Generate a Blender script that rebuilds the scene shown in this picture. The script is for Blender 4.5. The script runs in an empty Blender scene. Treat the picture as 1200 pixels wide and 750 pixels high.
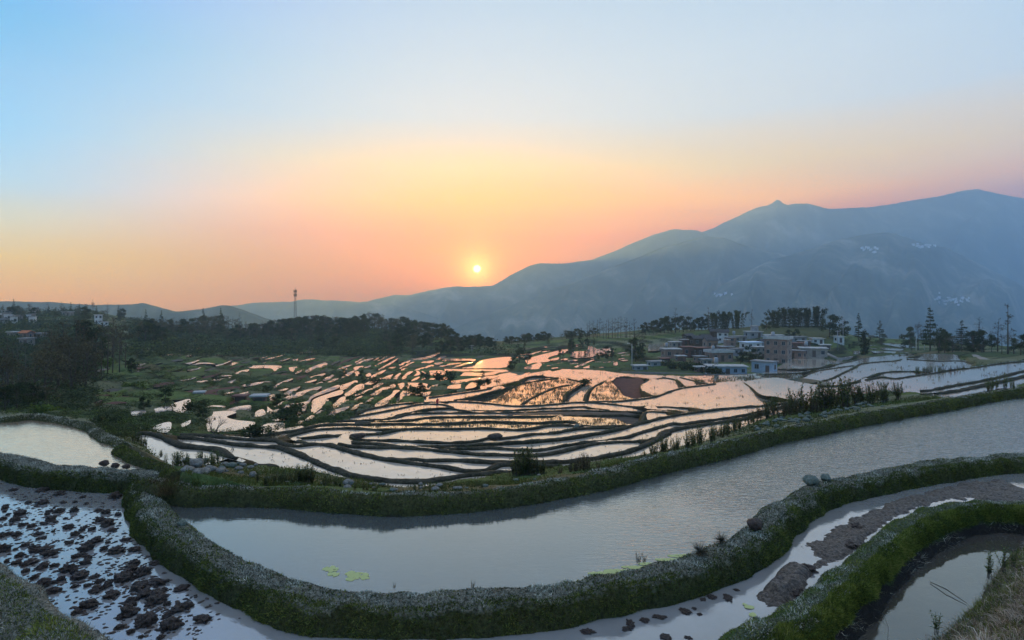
import bpy, math, random
import numpy as np
from math import radians as R

random.seed(7)
rng = np.random.default_rng(7)
SC = bpy.context.scene
COL = SC.collection

# ------------------------------------------------------------------ camera, sky, sun, exposure
FPX, U0, V0 = 715.0, 600.0, 350.0          # lens in photograph pixels: focal length, centre column, horizon row
SC.render.resolution_x, SC.render.resolution_y = 1024, 640
cam_d = bpy.data.cameras.new("camera")
cam_d.sensor_width = 36.0
cam_d.lens = 36.0 * FPX / 1200.0
cam_d.shift_y = -25.0 / 1200.0
cam_d.clip_start, cam_d.clip_end = 0.1, 80000.0
cam = bpy.data.objects.new("camera", cam_d)
COL.objects.link(cam)
cam.location = (0, 0, 0)
cam.rotation_euler = (R(90), 0, 0)
SC.camera = cam

SC.view_settings.view_transform = 'Standard'
SC.view_settings.look = 'None'
SC.view_settings.exposure = 0.0
SC.view_settings.gamma = 1.0
SC.cycles.use_denoising = True
SC.cycles.max_bounces = 9
SC.cycles.diffuse_bounces = 2
SC.cycles.glossy_bounces = 3
SC.cycles.volume_bounces = 6
SC.cycles.use_adaptive_sampling = True
SC.cycles.adaptive_threshold = 0.02
SC.cycles.sample_clamp_indirect = 4.0

SUN_AZ = math.atan((559 - U0) / FPX)        # to the right of +Y is positive
SUN_EL = math.atan((V0 - 315) / math.hypot(FPX, 41))

def lin(r, g, b):
    def f(c):
        c /= 255.0
        return c / 12.92 if c <= 0.04045 else ((c + 0.055) / 1.055) ** 2.4
    return (f(r), f(g), f(b), 1.0)

def build_world():
    w = bpy.data.worlds.new("World")
    SC.world = w
    w.use_nodes = True
    nt = w.node_tree
    nt.nodes.clear()
    N, L = nt.nodes.new, nt.links.new
    out = N('ShaderNodeOutputWorld')
    tc = N('ShaderNodeTexCoord')
    sep = N('ShaderNodeSeparateXYZ')
    L(tc.outputs['Generated'], sep.inputs[0])

    def math_(op, a, b=None, c=None, clamp=False):
        m = N('ShaderNodeMath'); m.operation = op; m.use_clamp = clamp
        for i, x in enumerate((a, b, c)):
            if x is None: continue
            if isinstance(x, (int, float)): m.inputs[i].default_value = x
            else: L(x, m.inputs[i])
        return m.outputs[0]

    def ramp(stops):
        r = N('ShaderNodeValToRGB')
        els = r.color_ramp.elements
        stops = sorted(stops)
        els[0].position, els[0].color = stops[0]
        els[1].position, els[1].color = stops[-1]
        for p, c in stops[1:-1]:
            e = els.new(p); e.color = c
        return r
    # soft streaks of thin cloud bend the gradient a little
    mp = N('ShaderNodeMapping'); mp.inputs['Scale'].default_value = (1.2, 1.2, 7.0)
    L(tc.outputs['Generated'], mp.inputs[0])
    nz = N('ShaderNodeTexNoise'); nz.inputs['Scale'].default_value = 2.2; nz.inputs['Detail'].default_value = 4
    L(mp.outputs[0], nz.inputs['Vector'])
    wob = math_('MULTIPLY_ADD', nz.outputs['Fac'], 0.045, -0.0225)
    z = math_('ADD', sep.outputs['Z'], wob)
    t = math_('MULTIPLY_ADD', z, 1.0 / 1.05, 0.05 / 1.05, clamp=True)

    def knots(rows): return [((math.sin(R(e)) + 0.05) / 1.05, (*c, 1.0)) for e, c in rows]
    A = ramp(knots(SKY_TOWARD)); B = ramp(knots(SKY_AWAY))
    L(t, A.inputs[0]); L(t, B.inputs[0])
    # how far round from the warm side of the sky
    az0 = R(SKY_AZ)
    hx, hy = math.sin(az0), math.cos(az0)
    hl = math_('SQRT', math_('ADD', math_('MULTIPLY', sep.outputs['X'], sep.outputs['X']), math_('MULTIPLY', sep.outputs['Y'], sep.outputs['Y'])))
    dt = math_('ADD', math_('MULTIPLY', sep.outputs['X'], hx), math_('MULTIPLY', sep.outputs['Y'], hy))
    cz = math_('DIVIDE', dt, math_('MAXIMUM', hl, 0.001))
    mr = N('ShaderNodeMapRange'); mr.interpolation_type = 'SMOOTHSTEP'
    mr.inputs['From Min'].default_value = math.cos(R(56)); mr.inputs['From Max'].default_value = math.cos(R(4))
    L(cz, mr.inputs['Value'])
    mix = N('ShaderNodeMix'); mix.data_type = 'RGBA'
    L(mr.outputs[0], mix.inputs[0]); L(B.outputs[0], mix.inputs[6]); L(A.outputs[0], mix.inputs[7])
    # glow round the sun
    sd = (math.sin(SUN_AZ) * math.cos(SUN_EL), math.cos(SUN_AZ) * math.cos(SUN_EL), math.sin(SUN_EL))
    dot = N('ShaderNodeVectorMath'); dot.operation = 'DOT_PRODUCT'; dot.inputs[1].default_value = sd
    L(tc.outputs['Generated'], dot.inputs[0])
    ang = math_('ARCCOSINE', math_('MINIMUM', dot.outputs['Value'], 0.999999))
    def gl(sig, col, power):
        q = math_('DIVIDE', ang, R(sig))
        g = math_('EXPONENT', math_('MULTIPLY', math_('POWER', q, power), -1.0))
        v = N('ShaderNodeVectorMath'); v.operation = 'SCALE'; v.inputs[0].default_value = col
        L(g, v.inputs['Scale'])
        return v.outputs[0]
    add1 = N('ShaderNodeVectorMath'); add2 = N('ShaderNodeVectorMath'); add3 = N('ShaderNodeVectorMath')
    L(mix.outputs[2], add1.inputs[0]); L(gl(15, GLOW_WIDE, 1.6), add1.inputs[1])
    L(add1.outputs[0], add2.inputs[0]); L(gl(1.3, GLOW_CORE, 1.0), add2.inputs[1])
    L(add2.outputs[0], add3.inputs[0]); L(gl(5, GLOW_MID, 1.3), add3.inputs[1])
    bg = N('ShaderNodeBackground'); bg.inputs['Strength'].default_value = SKY_GAIN
    L(add3.outputs[0], bg.inputs['Color'])
    sky = N('ShaderNodeTexSky'); sky.sky_type = 'NISHITA'; sky.sun_disc = False
    sky.sun_elevation = SUN_EL; sky.sun_rotation = SUN_AZ; sky.air_density = 1.5; sky.dust_density = 3.0
    bg2 = N('ShaderNodeBackground'); bg2.inputs['Strength'].default_value = 0.05
    L(sky.outputs[0], bg2.inputs['Color'])
    ad = N('ShaderNodeAddShader')
    L(bg.outputs[0], ad.inputs[0]); L(bg2.outputs[0], ad.inputs[1]); L(ad.outputs[0], out.inputs['Surface'])

SKY_GAIN = 1.25
SKY_AZ = 12.0
# colour of the clear sky behind the haze: elevation in degrees, linear colour; warm side, cool side
#SKYBEGIN
SKY_TOWARD = [(-3, (0.265, 0.000, 0.000)), (0, (0.442, 0.000, 0.000)), (3, (0.494, 0.000, 0.000)), (6, (0.893, 0.071, 0.000)), (9, (1.496, 0.474, 0.000)), (12, (1.202, 0.718, 0.244)), (16, (0.719, 0.746, 0.769)), (20, (0.617, 0.696, 0.763)), (26, (0.468, 0.598, 0.723)), (45, (0.564, 0.621, 0.677)), (90, (0.640, 0.632, 0.625))]
SKY_AWAY = [(-3, (0.641, 0.239, 0.000)), (0, (1.069, 0.399, 0.000)), (3, (1.042, 0.632, 0.088)), (6, (0.826, 0.795, 0.527)), (9, (0.411, 0.789, 1.028)), (12, (0.196, 0.710, 1.146)), (16, (0.147, 0.597, 1.022)), (20, (0.017, 0.456, 0.868)), (26, (0.000, 0.285, 0.929)), (45, (0.310, 0.458, 0.794)), (90, (0.585, 0.605, 0.640))]
#SKYEND
GLOW_WIDE = (0.0, 0.0, 0.0)
GLOW_MID = (0.30, 0.06, -0.04)
GLOW_CORE = (2.2, 1.5, 0.35)
build_world()

sun_l = bpy.data.lights.new("sun_light", 'SUN')
sun_l.energy = 2.2
sun_l.angle = R(1.0)
sun_l.color = (1.0, 0.62, 0.14)
sun_o = bpy.data.objects.new("sun_light", sun_l)
COL.objects.link(sun_o)
sun_o.rotation_euler = (R(90) - SUN_EL, 0, R(180) - SUN_AZ)   # light travels from the sun towards the camera

# ------------------------------------------------------------------ helpers: objects and meshes
def tag(o, label=None, cat=None, group=None, kind=None):
    if label: o['label'] = label
    if cat: o['category'] = cat
    if group: o['group'] = group
    if kind: o['kind'] = kind
    return o

def new_mesh(name, verts, faces, mats=(), attrs=None, smooth=False, midx=None):
    """verts (n,3); faces: (m,3)/(m,4) array or list of tuples"""
    me = bpy.data.meshes.new(name)
    verts = np.asarray(verts, dtype=np.float32)
    if isinstance(faces, np.ndarray):
        nf, k = faces.shape
        me.vertices.add(len(verts)); me.vertices.foreach_set('co', verts.ravel())
        me.loops.add(nf * k); me.loops.foreach_set('vertex_index', faces.astype(np.int32).ravel())
        me.polygons.add(nf)
        me.polygons.foreach_set('loop_start', np.arange(0, nf * k, k, dtype=np.int32))
        me.update(calc_edges=True)
    else:
        me.from_pydata([tuple(map(float, v)) for v in verts], [], [tuple(map(int, f)) for f in faces])
        me.update()
    for m in mats: me.materials.append(m)
    if attrs:
        for an, av in attrs.items():
            a = me.attributes.new(an, 'FLOAT', 'POINT')
            a.data.foreach_set('value', np.asarray(av, dtype=np.float32))
    if smooth:
        me.polygons.foreach_set('use_smooth', np.ones(len(me.polygons), dtype=bool))
    if midx is not None:
        me.polygons.foreach_set('material_index', np.asarray(midx, dtype=np.int32))
    me.validate()
    return me

def link(name, me, parent=None, loc=None, rotz=None, scale=None):
    o = bpy.data.objects.new(name, me)
    COL.objects.link(o)
    if parent is not None: o.parent = parent
    if loc is not None: o.location = loc
    if rotz is not None: o.rotation_euler = (0, 0, rotz)
    if scale is not None: o.scale = (scale,) * 3 if isinstance(scale, (int, float)) else scale
    return o

def empty(name, loc=(0, 0, 0), rotz=0, scale=1.0):
    o = bpy.data.objects.new(name, None)
    o.empty_display_size = 0.2
    COL.objects.link(o)
    o.location = loc; o.rotation_euler = (0, 0, rotz)
    o.scale = (scale,) * 3 if isinstance(scale, (int, float)) else scale
    return o

class MB:
    """collects simple solids"""
    def __init__(s): s.v, s.f, s.m = [], [], []
    def add(s, vs, fs, mi=0):
        b = len(s.v); s.v += [tuple(v) for v in vs]; s.f += [tuple(b + i for i in f) for f in fs]; s.m += [mi] * len(fs)
    def box(s, x0, x1, y0, y1, z0, z1, mi=0):
        s.add([(x0, y0, z0), (x1, y0, z0), (x1, y1, z0), (x0, y1, z0), (x0, y0, z1), (x1, y0, z1), (x1, y1, z1), (x0, y1, z1)],
              [(3, 2, 1, 0), (4, 5, 6, 7), (0, 1, 5, 4), (1, 2, 6, 5), (2, 3, 7, 6), (3, 0, 4, 7)], mi)
    def prism(s, pts, z0, z1, mi=0):
        n = len(pts)
        s.add([(p[0], p[1], z0) for p in pts] + [(p[0], p[1], z1) for p in pts],
              [tuple(range(n - 1, -1, -1)), tuple(range(n, 2 * n))] + [(i, (i + 1) % n, n + (i + 1) % n, n + i) for i in range(n)], mi)
    def tube(s, pts, radii, n=6, mi=0, cap=True):
        pts = [np.array(p, float) for p in pts]
        base = len(s.v); rings = []
        for i, p in enumerate(pts):
            d = pts[min(i + 1, len(pts) - 1)] - pts[max(i - 1, 0)]
            d /= (np.linalg.norm(d) + 1e-9)
            a = np.cross(d, (0, 0, 1)) if abs(d[2]) < 0.95 else np.cross(d, (1, 0, 0))
            a /= np.linalg.norm(a); b = np.cross(d, a)
            r = radii[i] if hasattr(radii, '__len__') else radii
            for k in range(n):
                t = 2 * math.pi * k / n
                s.v.append(tuple(p + r * (math.cos(t) * a + math.sin(t) * b)))
        for i in range(len(pts) - 1):
            for k in range(n):
                s.f.append((base + i * n + k, base + i * n + (k + 1) % n, base + (i + 1) * n + (k + 1) % n, base + (i + 1) * n + k)); s.m.append(mi)
        if cap:
            s.f.append(tuple(base + k for k in range(n - 1, -1, -1))); s.m.append(mi)
            e = base + (len(pts) - 1) * n
            s.f.append(tuple(e + k for k in range(n))); s.m.append(mi)
    def mesh(s, name, mats, smooth=False):
        return new_mesh(name, s.v, s.f, mats, smooth=smooth, midx=s.m)

# ------------------------------------------------------------------ helpers: noise
def _hash(ix, iy, iz, seed):
    h = (ix.astype(np.int64) * 374761393 + iy.astype(np.int64) * 668265263 + iz.astype(np.int64) * 2147483647 + seed * 974711) & 0xffffffff
    h = ((h ^ (h >> 13)) * 1274126177) & 0xffffffff
    h = ((h ^ (h >> 15)) * 2246822519) & 0xffffffff
    return ((h ^ (h >> 16)) & 0xffffff) / float(0xffffff)

def vnoise(x, y, z=None, seed=0):
    x = np.asarray(x, float); y = np.asarray(y, float)
    z = np.zeros_like(x) if z is None else np.asarray(z, float)
    x, y, z = np.broadcast_arrays(x, y, z)
    ix, iy, iz = np.floor(x), np.floor(y), np.floor(z)
    fx, fy, fz = x - ix, y - iy, z - iz
    sx, sy, sz = fx * fx * (3 - 2 * fx), fy * fy * (3 - 2 * fy), fz * fz * (3 - 2 * fz)
    r = 0
    for dx in (0, 1):
        wx = sx if dx else 1 - sx
        for dy in (0, 1):
            wy = sy if dy else 1 - sy
            for dz in (0, 1):
                wz = sz if dz else 1 - sz
                r = r + wx * wy * wz * _hash(ix + dx, iy + dy, iz + dz, seed)
    return r * 2 - 1

def fbm(x, y, z=None, o=4, seed=0):
    a, t, n = 1.0, 0, 0
    x = np.asarray(x, float); y = np.asarray(y, float)
    for k in range(o):
        t = t + a * vnoise(x * 2 ** k + 17 * k, y * 2 ** k - 9 * k, None if z is None else np.asarray(z) * 2 ** k, seed + k)
        n += a; a *= 0.5
    return t / n

# ------------------------------------------------------------------ helpers: materials
def mat(name, build=None, **kw):
    m = bpy.data.materials.new(name)
    m.use_nodes = True
    nt = m.node_tree
    bs = nt.nodes['Principled BSDF']
    for k, v in kw.items():
        bs.inputs[k.replace('_', ' ')].default_value = v
    if build: build(nt, bs)
    return m

def ramp_node(nt, stops):
    r = nt.nodes.new('ShaderNodeValToRGB')
    els = r.color_ramp.elements
    els[0].position, els[0].color = stops[0][0], (*stops[0][1], 1)
    els[1].position, els[1].color = stops[-1][0], (*stops[-1][1], 1)
    for p, c in stops[1:-1]:
        els.new(p).color = (*c, 1)
    return r

def noise_node(nt, scale, detail=5, rough=0.6, vec=None, dist=0.0, stretch=None, coord='Object'):
    n = nt.nodes.new('ShaderNodeTexNoise')
    n.inputs['Scale'].default_value = scale; n.inputs['Detail'].default_value = detail
    n.inputs['Roughness'].default_value = rough; n.inputs['Distortion'].default_value = dist
    if vec is None:
        tc = nt.nodes.new('ShaderNodeTexCoord'); vec = tc.outputs[coord]
    if stretch is not None:
        mp = nt.nodes.new('ShaderNodeMapping'); mp.inputs['Scale'].default_value = stretch
        nt.links.new(vec, mp.inputs[0]); vec = mp.outputs[0]
    nt.links.new(vec, n.inputs['Vector'])
    return n

def bump(nt, bs, h, strength, dist):
    b = nt.nodes.new('ShaderNodeBump'); b.inputs['Strength'].default_value = strength; b.inputs['Distance'].default_value = dist
    nt.links.new(h, b.inputs['Height'])
    if bs is not None: nt.links.new(b.outputs[0], bs.inputs['Normal'])
    return b

def speckle(name, stops, scale, rough=0.9, bs_=0.5, bd=0.05, detail=6, coord='Object', dist=0.0, stretch=None, spec=0.2):
    def f(nt, bs):
        n = noise_node(nt, scale, detail, 0.65, dist=dist, stretch=stretch, coord=coord)
        r = ramp_node(nt, stops)
        nt.links.new(n.outputs['Fac'], r.inputs[0]); nt.links.new(r.outputs[0], bs.inputs['Base Color'])
        if bs_: bump(nt, bs, n.outputs['Fac'], bs_, bd)
        bs.inputs['Roughness'].default_value = rough
        bs.inputs['Specular IOR Level'].default_value = spec
    return mat(name, f)

def attr_mat(name, stops, attr='rnd', rough=0.8, spec=0.15, transl=0.0, objvar=0.0):
    """colour from a random value carried by every blade or leaf"""
    def f(nt, bs):
        a = nt.nodes.new('ShaderNodeAttribute'); a.attribute_name = attr
        r = ramp_node(nt, stops)
        fac = a.outputs['Fac']
        if objvar:
            oi = nt.nodes.new('ShaderNodeObjectInfo')
            m = nt.nodes.new('ShaderNodeMath'); m.operation = 'MULTIPLY_ADD'; m.inputs[1].default_value = objvar; m.use_clamp = True
            nt.links.new(oi.outputs['Random'], m.inputs[0])
            s = nt.nodes.new('ShaderNodeMath'); s.operation = 'MULTIPLY'; s.inputs[1].default_value = 1 - objvar
            nt.links.new(fac, s.inputs[0]); nt.links.new(s.outputs[0], m.inputs[2])
            fac = m.outputs[0]
        nt.links.new(fac, r.inputs[0]); nt.links.new(r.outputs[0], bs.inputs['Base Color'])
        bs.inputs['Roughness'].default_value = rough
        bs.inputs['Specular IOR Level'].default_value = spec
        if transl:
            t = nt.nodes.new('ShaderNodeBsdfTranslucent'); nt.links.new(r.outputs[0], t.inputs['Color'])
            mx = nt.nodes.new('ShaderNodeMixShader'); mx.inputs[0].default_value = transl
            nt.links.new(bs.outputs[0], mx.inputs[1]); nt.links.new(t.outputs[0], mx.inputs[2])
            nt.links.new(mx.outputs[0], nt.nodes['Material Output'].inputs['Surface'])
    return mat(name, f)

def water_mat(name, bed, rip_scale, rip_strength, rough=0.03, mud=None, mud_scale=1.0, mud_lo=0.55, mud_hi=0.7, stretch=(1, 1, 1), ripple_mask=None, refl=1.0, tint=(1, 1, 1), pw=3.2, base=0.10):
    def f(nt, bs):
        N, L = nt.nodes.new, nt.links.new
        tc = N('ShaderNodeTexCoord')
        n1 = noise_node(nt, rip_scale, 3, 0.55, vec=tc.outputs['Object'], stretch=stretch, dist=0.6)
        h = n1.outputs['Fac']
        if ripple_mask:
            sp = N('ShaderNodeSeparateXYZ'); L(tc.outputs['Object'], sp.inputs[0])
            mr = N('ShaderNodeMapRange'); mr.interpolation_type = 'SMOOTHSTEP'
            mr.inputs['From Min'].default_value, mr.inputs['From Max'].default_value = ripple_mask
            mr.inputs['To Min'].default_value = 0.05
            nb = noise_node(nt, 0.35, 2, 0.5, vec=tc.outputs['Object'])
            am = N('ShaderNodeMath'); am.operation = 'MULTIPLY_ADD'; am.inputs[1].default_value = 6.0
            L(nb.outputs['Fac'], am.inputs[0]); L(sp.outputs['X'], am.inputs[2])
            L(am.outputs[0], mr.inputs['Value'])
            mu = N('ShaderNodeMath'); mu.operation = 'MULTIPLY'
            L(h, mu.inputs[0]); L(mr.outputs[0], mu.inputs[1]); h = mu.outputs[0]
        b = bump(nt, None, h, 1.0, rip_strength)
        gl = N('ShaderNodeBsdfGlossy'); gl.inputs['Roughness'].default_value = rough
        gl.inputs['Color'].default_value = (*[refl * t for t in tint], 1)
        L(b.outputs[0], gl.inputs['Normal'])
        df = N('ShaderNodeBsdfDiffuse')
        nb2 = noise_node(nt, 0.6, 4, 0.6, vec=tc.outputs['Object'])
        r = ramp_node(nt, [(0.3, tuple(0.75 * c for c in bed)), (0.7, bed)])
        L(nb2.outputs['Fac'], r.inputs[0]); L(r.outputs[0], df.inputs['Color'])
        lw = N('ShaderNodeLayerWeight'); lw.inputs['Blend'].default_value = 0.5
        L(b.outputs[0], lw.inputs['Normal'])
        # Schlick-like: base + (1-base)*facing^p
        p = N('ShaderNodeMath'); p.operation = 'POWER'; p.inputs[1].default_value = pw
        L(lw.outputs['Facing'], p.inputs[0])
        q = N('ShaderNodeMath'); q.operation = 'MULTIPLY_ADD'; q.inputs[1].default_value = 1 - base; q.inputs[2].default_value = base
        L(p.outputs[0], q.inputs[0])
        mx = N('ShaderNodeMixShader'); L(q.outputs[0], mx.inputs[0]); L(df.outputs[0], mx.inputs[1]); L(gl.outputs[0], mx.inputs[2])
        sh = mx.outputs[0]
        if mud:
            nm = noise_node(nt, mud_scale, 7, 0.68, vec=tc.outputs['Object'])
            rr = N('ShaderNodeMapRange'); rr.inputs['From Min'].default_value = mud_lo; rr.inputs['From Max'].default_value = mud_hi
            L(nm.outputs['Fac'], rr.inputs['Value'])
            md = N('ShaderNodeBsdfPrincipled'); md.inputs['Base Color'].default_value = (*mud, 1); md.inputs['Roughness'].default_value = 0.45
            bb = bump(nt, None, nm.outputs['Fac'], 0.6, 0.15); L(bb.outputs[0], md.inputs['Normal'])
            m2 = N('ShaderNodeMixShader'); L(rr.outputs[0], m2.inputs[0]); L(sh, m2.inputs[1]); L(md.outputs[0], m2.inputs[2]); sh = m2.outputs[0]
        L(sh, nt.nodes['Material Output'].inputs['Surface'])
        nt.nodes.remove(bs)
    return mat(name, f)

M = {}
M['pond'] = water_mat('pond_water', (0.10, 0.105, 0.10), 4.5, 0.038, rough=0.04, stretch=(1.0, 2.6, 1), ripple_mask=(3.0, 13.0), tint=(0.95, 1.0, 0.985))
M['pond_still'] = water_mat('still_water', (0.085, 0.075, 0.06), 2.0, 0.004, rough=0.03, pw=3.6, base=0.05, tint=(.92, .95, .9))
M['muddy'] = water_mat('muddy_water', (0.30, 0.285, 0.265), 5.0, 0.004, rough=0.05, pw=3.0, base=0.06)
M['paddy'] = water_mat('paddy_water', (0.60, 0.505, 0.40), 2.2, 0.006, rough=0.04, stretch=(1, 2, 1), pw=3.3, base=0.12, tint=(1.0, 0.955, 0.89))
M['paddy_silt'] = water_mat('silty_pond_water', (0.72, 0.54, 0.40), 3.5, 0.012, rough=0.06, stretch=(1, 2, 1), pw=1.6, base=0.2, tint=(1.0, 0.80, 0.60))
M['paddy_stubble'] = water_mat('stubble_paddy_water', (0.18, 0.15, 0.12), 2.0, 0.006, rough=0.05, mud=(0.13, 0.10, 0.075), mud_scale=0.45, mud_lo=0.58, mud_hi=0.66, pw=1.7, base=0.25, tint=(1.0, 0.955, 0.89))
M['paddy_mud'] = water_mat('silty_paddy_water', (0.16, 0.12, 0.11), 2.0, 0.01, rough=0.10, mud=(0.16, 0.115, 0.105), mud_scale=0.35, mud_lo=0.42, mud_hi=0.60, pw=2.5, base=0.12)
M['soil'] = speckle('red_soil', [(0.3, (0.07, 0.03, 0.022)), (0.7, (0.15, 0.06, 0.045))], 1.5, bd=0.2)
M['crop'] = speckle('young_crop', [(0.3, (0.035, 0.055, 0.014)), (0.7, (0.09, 0.12, 0.03))], 1.2, bd=0.25)
M['mud'] = speckle('wet_mud', [(0.3, (0.025, 0.02, 0.016)), (0.7, (0.075, 0.06, 0.05))], 5.0, rough=0.42, bs_=0.7, bd=0.05, spec=0.5)
M['mudflat'] = speckle('mud_flat', [(0.34, (0.028, 0.020, 0.014)), (0.5, (0.105, 0.078, 0.056)), (0.64, (0.22, 0.17, 0.125))], 16.0, rough=0.5, bs_=1.0, bd=0.08, spec=0.35)
M['clod'] = speckle('earth_clod', [(0.3, (0.020, 0.015, 0.012)), (0.55, (0.068, 0.046, 0.034)), (0.75, (0.136, 0.093, 0.068))], 7.0, rough=0.65, bs_=0.9, bd=0.06, spec=0.3)
M['dark_bank'] = speckle('dark_muddy_bank', [(0.3, (0.022, 0.018, 0.014)), (0.7, (0.085, 0.068, 0.058))], 0.9, rough=0.7, bd=0.2)
M['stone'] = speckle('stone', [(0.3, (0.09, 0.085, 0.07)), (0.55, (0.21, 0.195, 0.165)), (0.75, (0.36, 0.33, 0.28))], 6.0, bd=0.04)
M['stone_green'] = speckle('lichen_stone', [(0.3, (0.06, 0.075, 0.055)), (0.55, (0.14, 0.16, 0.13)), (0.75, (0.25, 0.26, 0.22))], 7.0, bd=0.04)
# ------------------------------------------------------------------ the lie of the land
# The hillside is described by how far off the ground lies along each line of sight; heights follow from the distances.
NEAR_LINE = [(-420, 492), (0, 490), (38, 487), (58, 489), (83, 493), (103, 498), (117, 507), (127, 513), (142, 520), (158, 532), (175, 539), (200, 551), (225, 573),
             (260, 573), (300, 574), (333, 575), (367, 577), (400, 580), (433, 582), (467, 583), (500, 582), (533, 580), (550, 579), (583, 575), (617, 571), (650, 565), (683, 560),
             (700, 557), (733, 548.5), (767, 540), (800, 532), (833, 525), (867, 517), (900, 508), (933, 501.5), (967, 495), (1000, 488.5), (1033, 483), (1067, 477), (1100, 472), (1117, 469), (1150, 463), (1183, 458), (1200, 456), (1280, 444), (1500, 425), (2200, 405)]
BASE = [(562, 27), (540, 34), (520, 43), (501, 52), (481, 71), (465, 93), (450, 121), (440, 151), (430, 188), (420, 230), (410, 280), (400, 343)]
LEFT = [(520, 27), (510, 31), (500, 37), (490, 46), (480, 58), (470, 73), (460, 87), (450, 102), (430, 134), (410, 172), (390, 240), (375, 335), (364, 450)]
COLS = {
    -420: LEFT, 0: LEFT, 110: LEFT,
    200: [(540, 24.5), (520, 31), (507, 37), (495, 48), (480, 64), (465, 84), (450, 110), (435, 145), (420, 185), (405, 255), (390, 350), (384, 420)],
    300: [(560, 22), (545, 29), (530, 37), (518, 44), (508, 51), (495, 59), (480, 73), (465, 93), (450, 122), (435, 165), (420, 225), (407, 310), (395, 400), (388, 440)],
    450: BASE + [(391, 410), (385, 450)],
    520: BASE + [(396, 375)],
    600: BASE + [(403, 330)],
    690: [(548, 28.5)] + BASE[2:9] + [(430, 185), (420, 222), (410, 256), (400, 296), (392, 345)],
    760: [(530, 34), (515, 42), (500, 51), (481, 70), (465, 92), (450, 121), (440, 150), (430, 182), (420, 212), (410, 242), (400, 275), (390, 318), (386, 335)],
    900: [(500, 33), (490, 42), (480, 53), (465, 77), (450, 114), (440, 151), (430, 181), (420, 198), (410, 214), (400, 235), (390, 258), (381, 292)],
    960: [(488, 36), (478, 47), (465, 68), (450, 98), (440, 130), (430, 160), (420, 185), (410, 212), (400, 240), (390, 270), (382, 298)],
    1010: [(478, 38), (465, 55), (450, 80), (440, 105), (430, 138), (420, 180), (412, 215), (402, 250), (395, 285)],
    1100: [(465, 42), (455, 55), (445, 71), (435, 93), (425, 128), (415, 175), (408, 225), (400, 275)],
    1200: [(450, 50), (440, 66), (430, 88), (420, 125), (412, 172), (406, 225)],
    1500: [(422, 75), (415, 110), (410, 160), (406, 215)],
    2200: [(404, 80), (402, 120), (401, 200)],
}
H_NEAR = 5.3
ucols = np.array(sorted(COLS), float)
_nl = np.array(NEAR_LINE, float)
def v_near(u): return np.interp(u, _nl[:, 0], _nl[:, 1])
LD = np.linspace(math.log(8.0), math.log(480.0), 420)
CR = []
_tab = []
for uc in ucols:
    rows = [r for r in COLS[int(uc)]]
    vb = float(v_near(uc)); db = H_NEAR * FPX / (vb - V0)
    rows = [r for r in rows if r[0] < vb - 5 and r[1] > db * 1.08]
    rows = sorted(rows + [(vb, db)], key=lambda r: r[1])
    ds = np.array([r[1] for r in rows]); vs = np.array([r[0] for r in rows])
    CR.append((ds[-1], vs[-1]))
    _tab.append((np.log(ds), vs))
CR = np.array(CR)
def crest_d(u): return np.interp(u, ucols, CR[:, 0])
def crest_v(u): return np.interp(u, ucols, CR[:, 1])
def v_of(u, d):
    """image row of the bare ground seen at column u, distance d (beyond the first bank)"""
    u = np.asarray(u, float); d = np.asarray(d, float)
    u, d = np.broadcast_arrays(u, d)
    ld = np.log(d)
    shp = u.shape; u = u.ravel(); ld = ld.ravel()
    allv = np.stack([np.interp(ld, a, b) for a, b in _tab])            # columns x points
    k = np.clip(np.searchsorted(ucols, u) - 1, 0, len(ucols) - 2)
    t = np.clip((u - ucols[k]) / (ucols[k + 1] - ucols[k]), 0, 1)
    i = np.arange(len(u))
    return (allv[k, i] * (1 - t) + allv[k + 1, i] * t).reshape(shp)

def H_of(u, d):
    u = np.asarray(u, float); d = np.asarray(d, float)
    u, d = np.broadcast_arrays(u, d)
    db = H_NEAR * FPX / (v_near(u) - V0)
    dc = crest_d(u)
    dd = np.clip(d, db, dc)
    H = dd * (v_of(u, dd) - V0) / FPX
    hb = H_NEAR
    # nearer than the first bank the hillside dips under the ponds; beyond the crest it drops into the valley
    t = np.clip((db + 0.45 - d) / 0.75, 0, 1); t = t * t * (3 - 2 * t)
    H = np.where(d < db, hb, H) + t * 2.3
    x = np.maximum(d - dc, 0)
    H = H + np.where(x > 0, 0.5 * x * x / (x + 60.0), 0)
    return np.minimum(H, 419.0)

_vv = np.linspace(356, 600, 1221)
def D_of(u, v):
    """distance at which the line of sight (u, v) meets the ground"""
    u = float(u); v = float(v)
    db = H_NEAR * FPX / (v_near(u) - V0)
    ds = np.geomspace(db, float(crest_d(u)), 160)
    vs = v_of(np.full(160, u), ds)
    vs = np.minimum.accumulate(vs)
    return float(np.interp(-v, -vs, ds))
def P(u, v, H):
    """point at depth H below the eye on the line of sight (u, v)"""
    d = H * FPX / (v - V0)
    return np.array(((u - U0) / FPX * d, d, -H))
def at(u, v, lift=0.0):
    d = D_of(u, v)
    return np.array(((u - U0) / FPX * d, d, -float(H_of(u, d)) + lift))
def ground_z(x, y):
    return -float(H_of(U0 + FPX * x / y, y))

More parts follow.
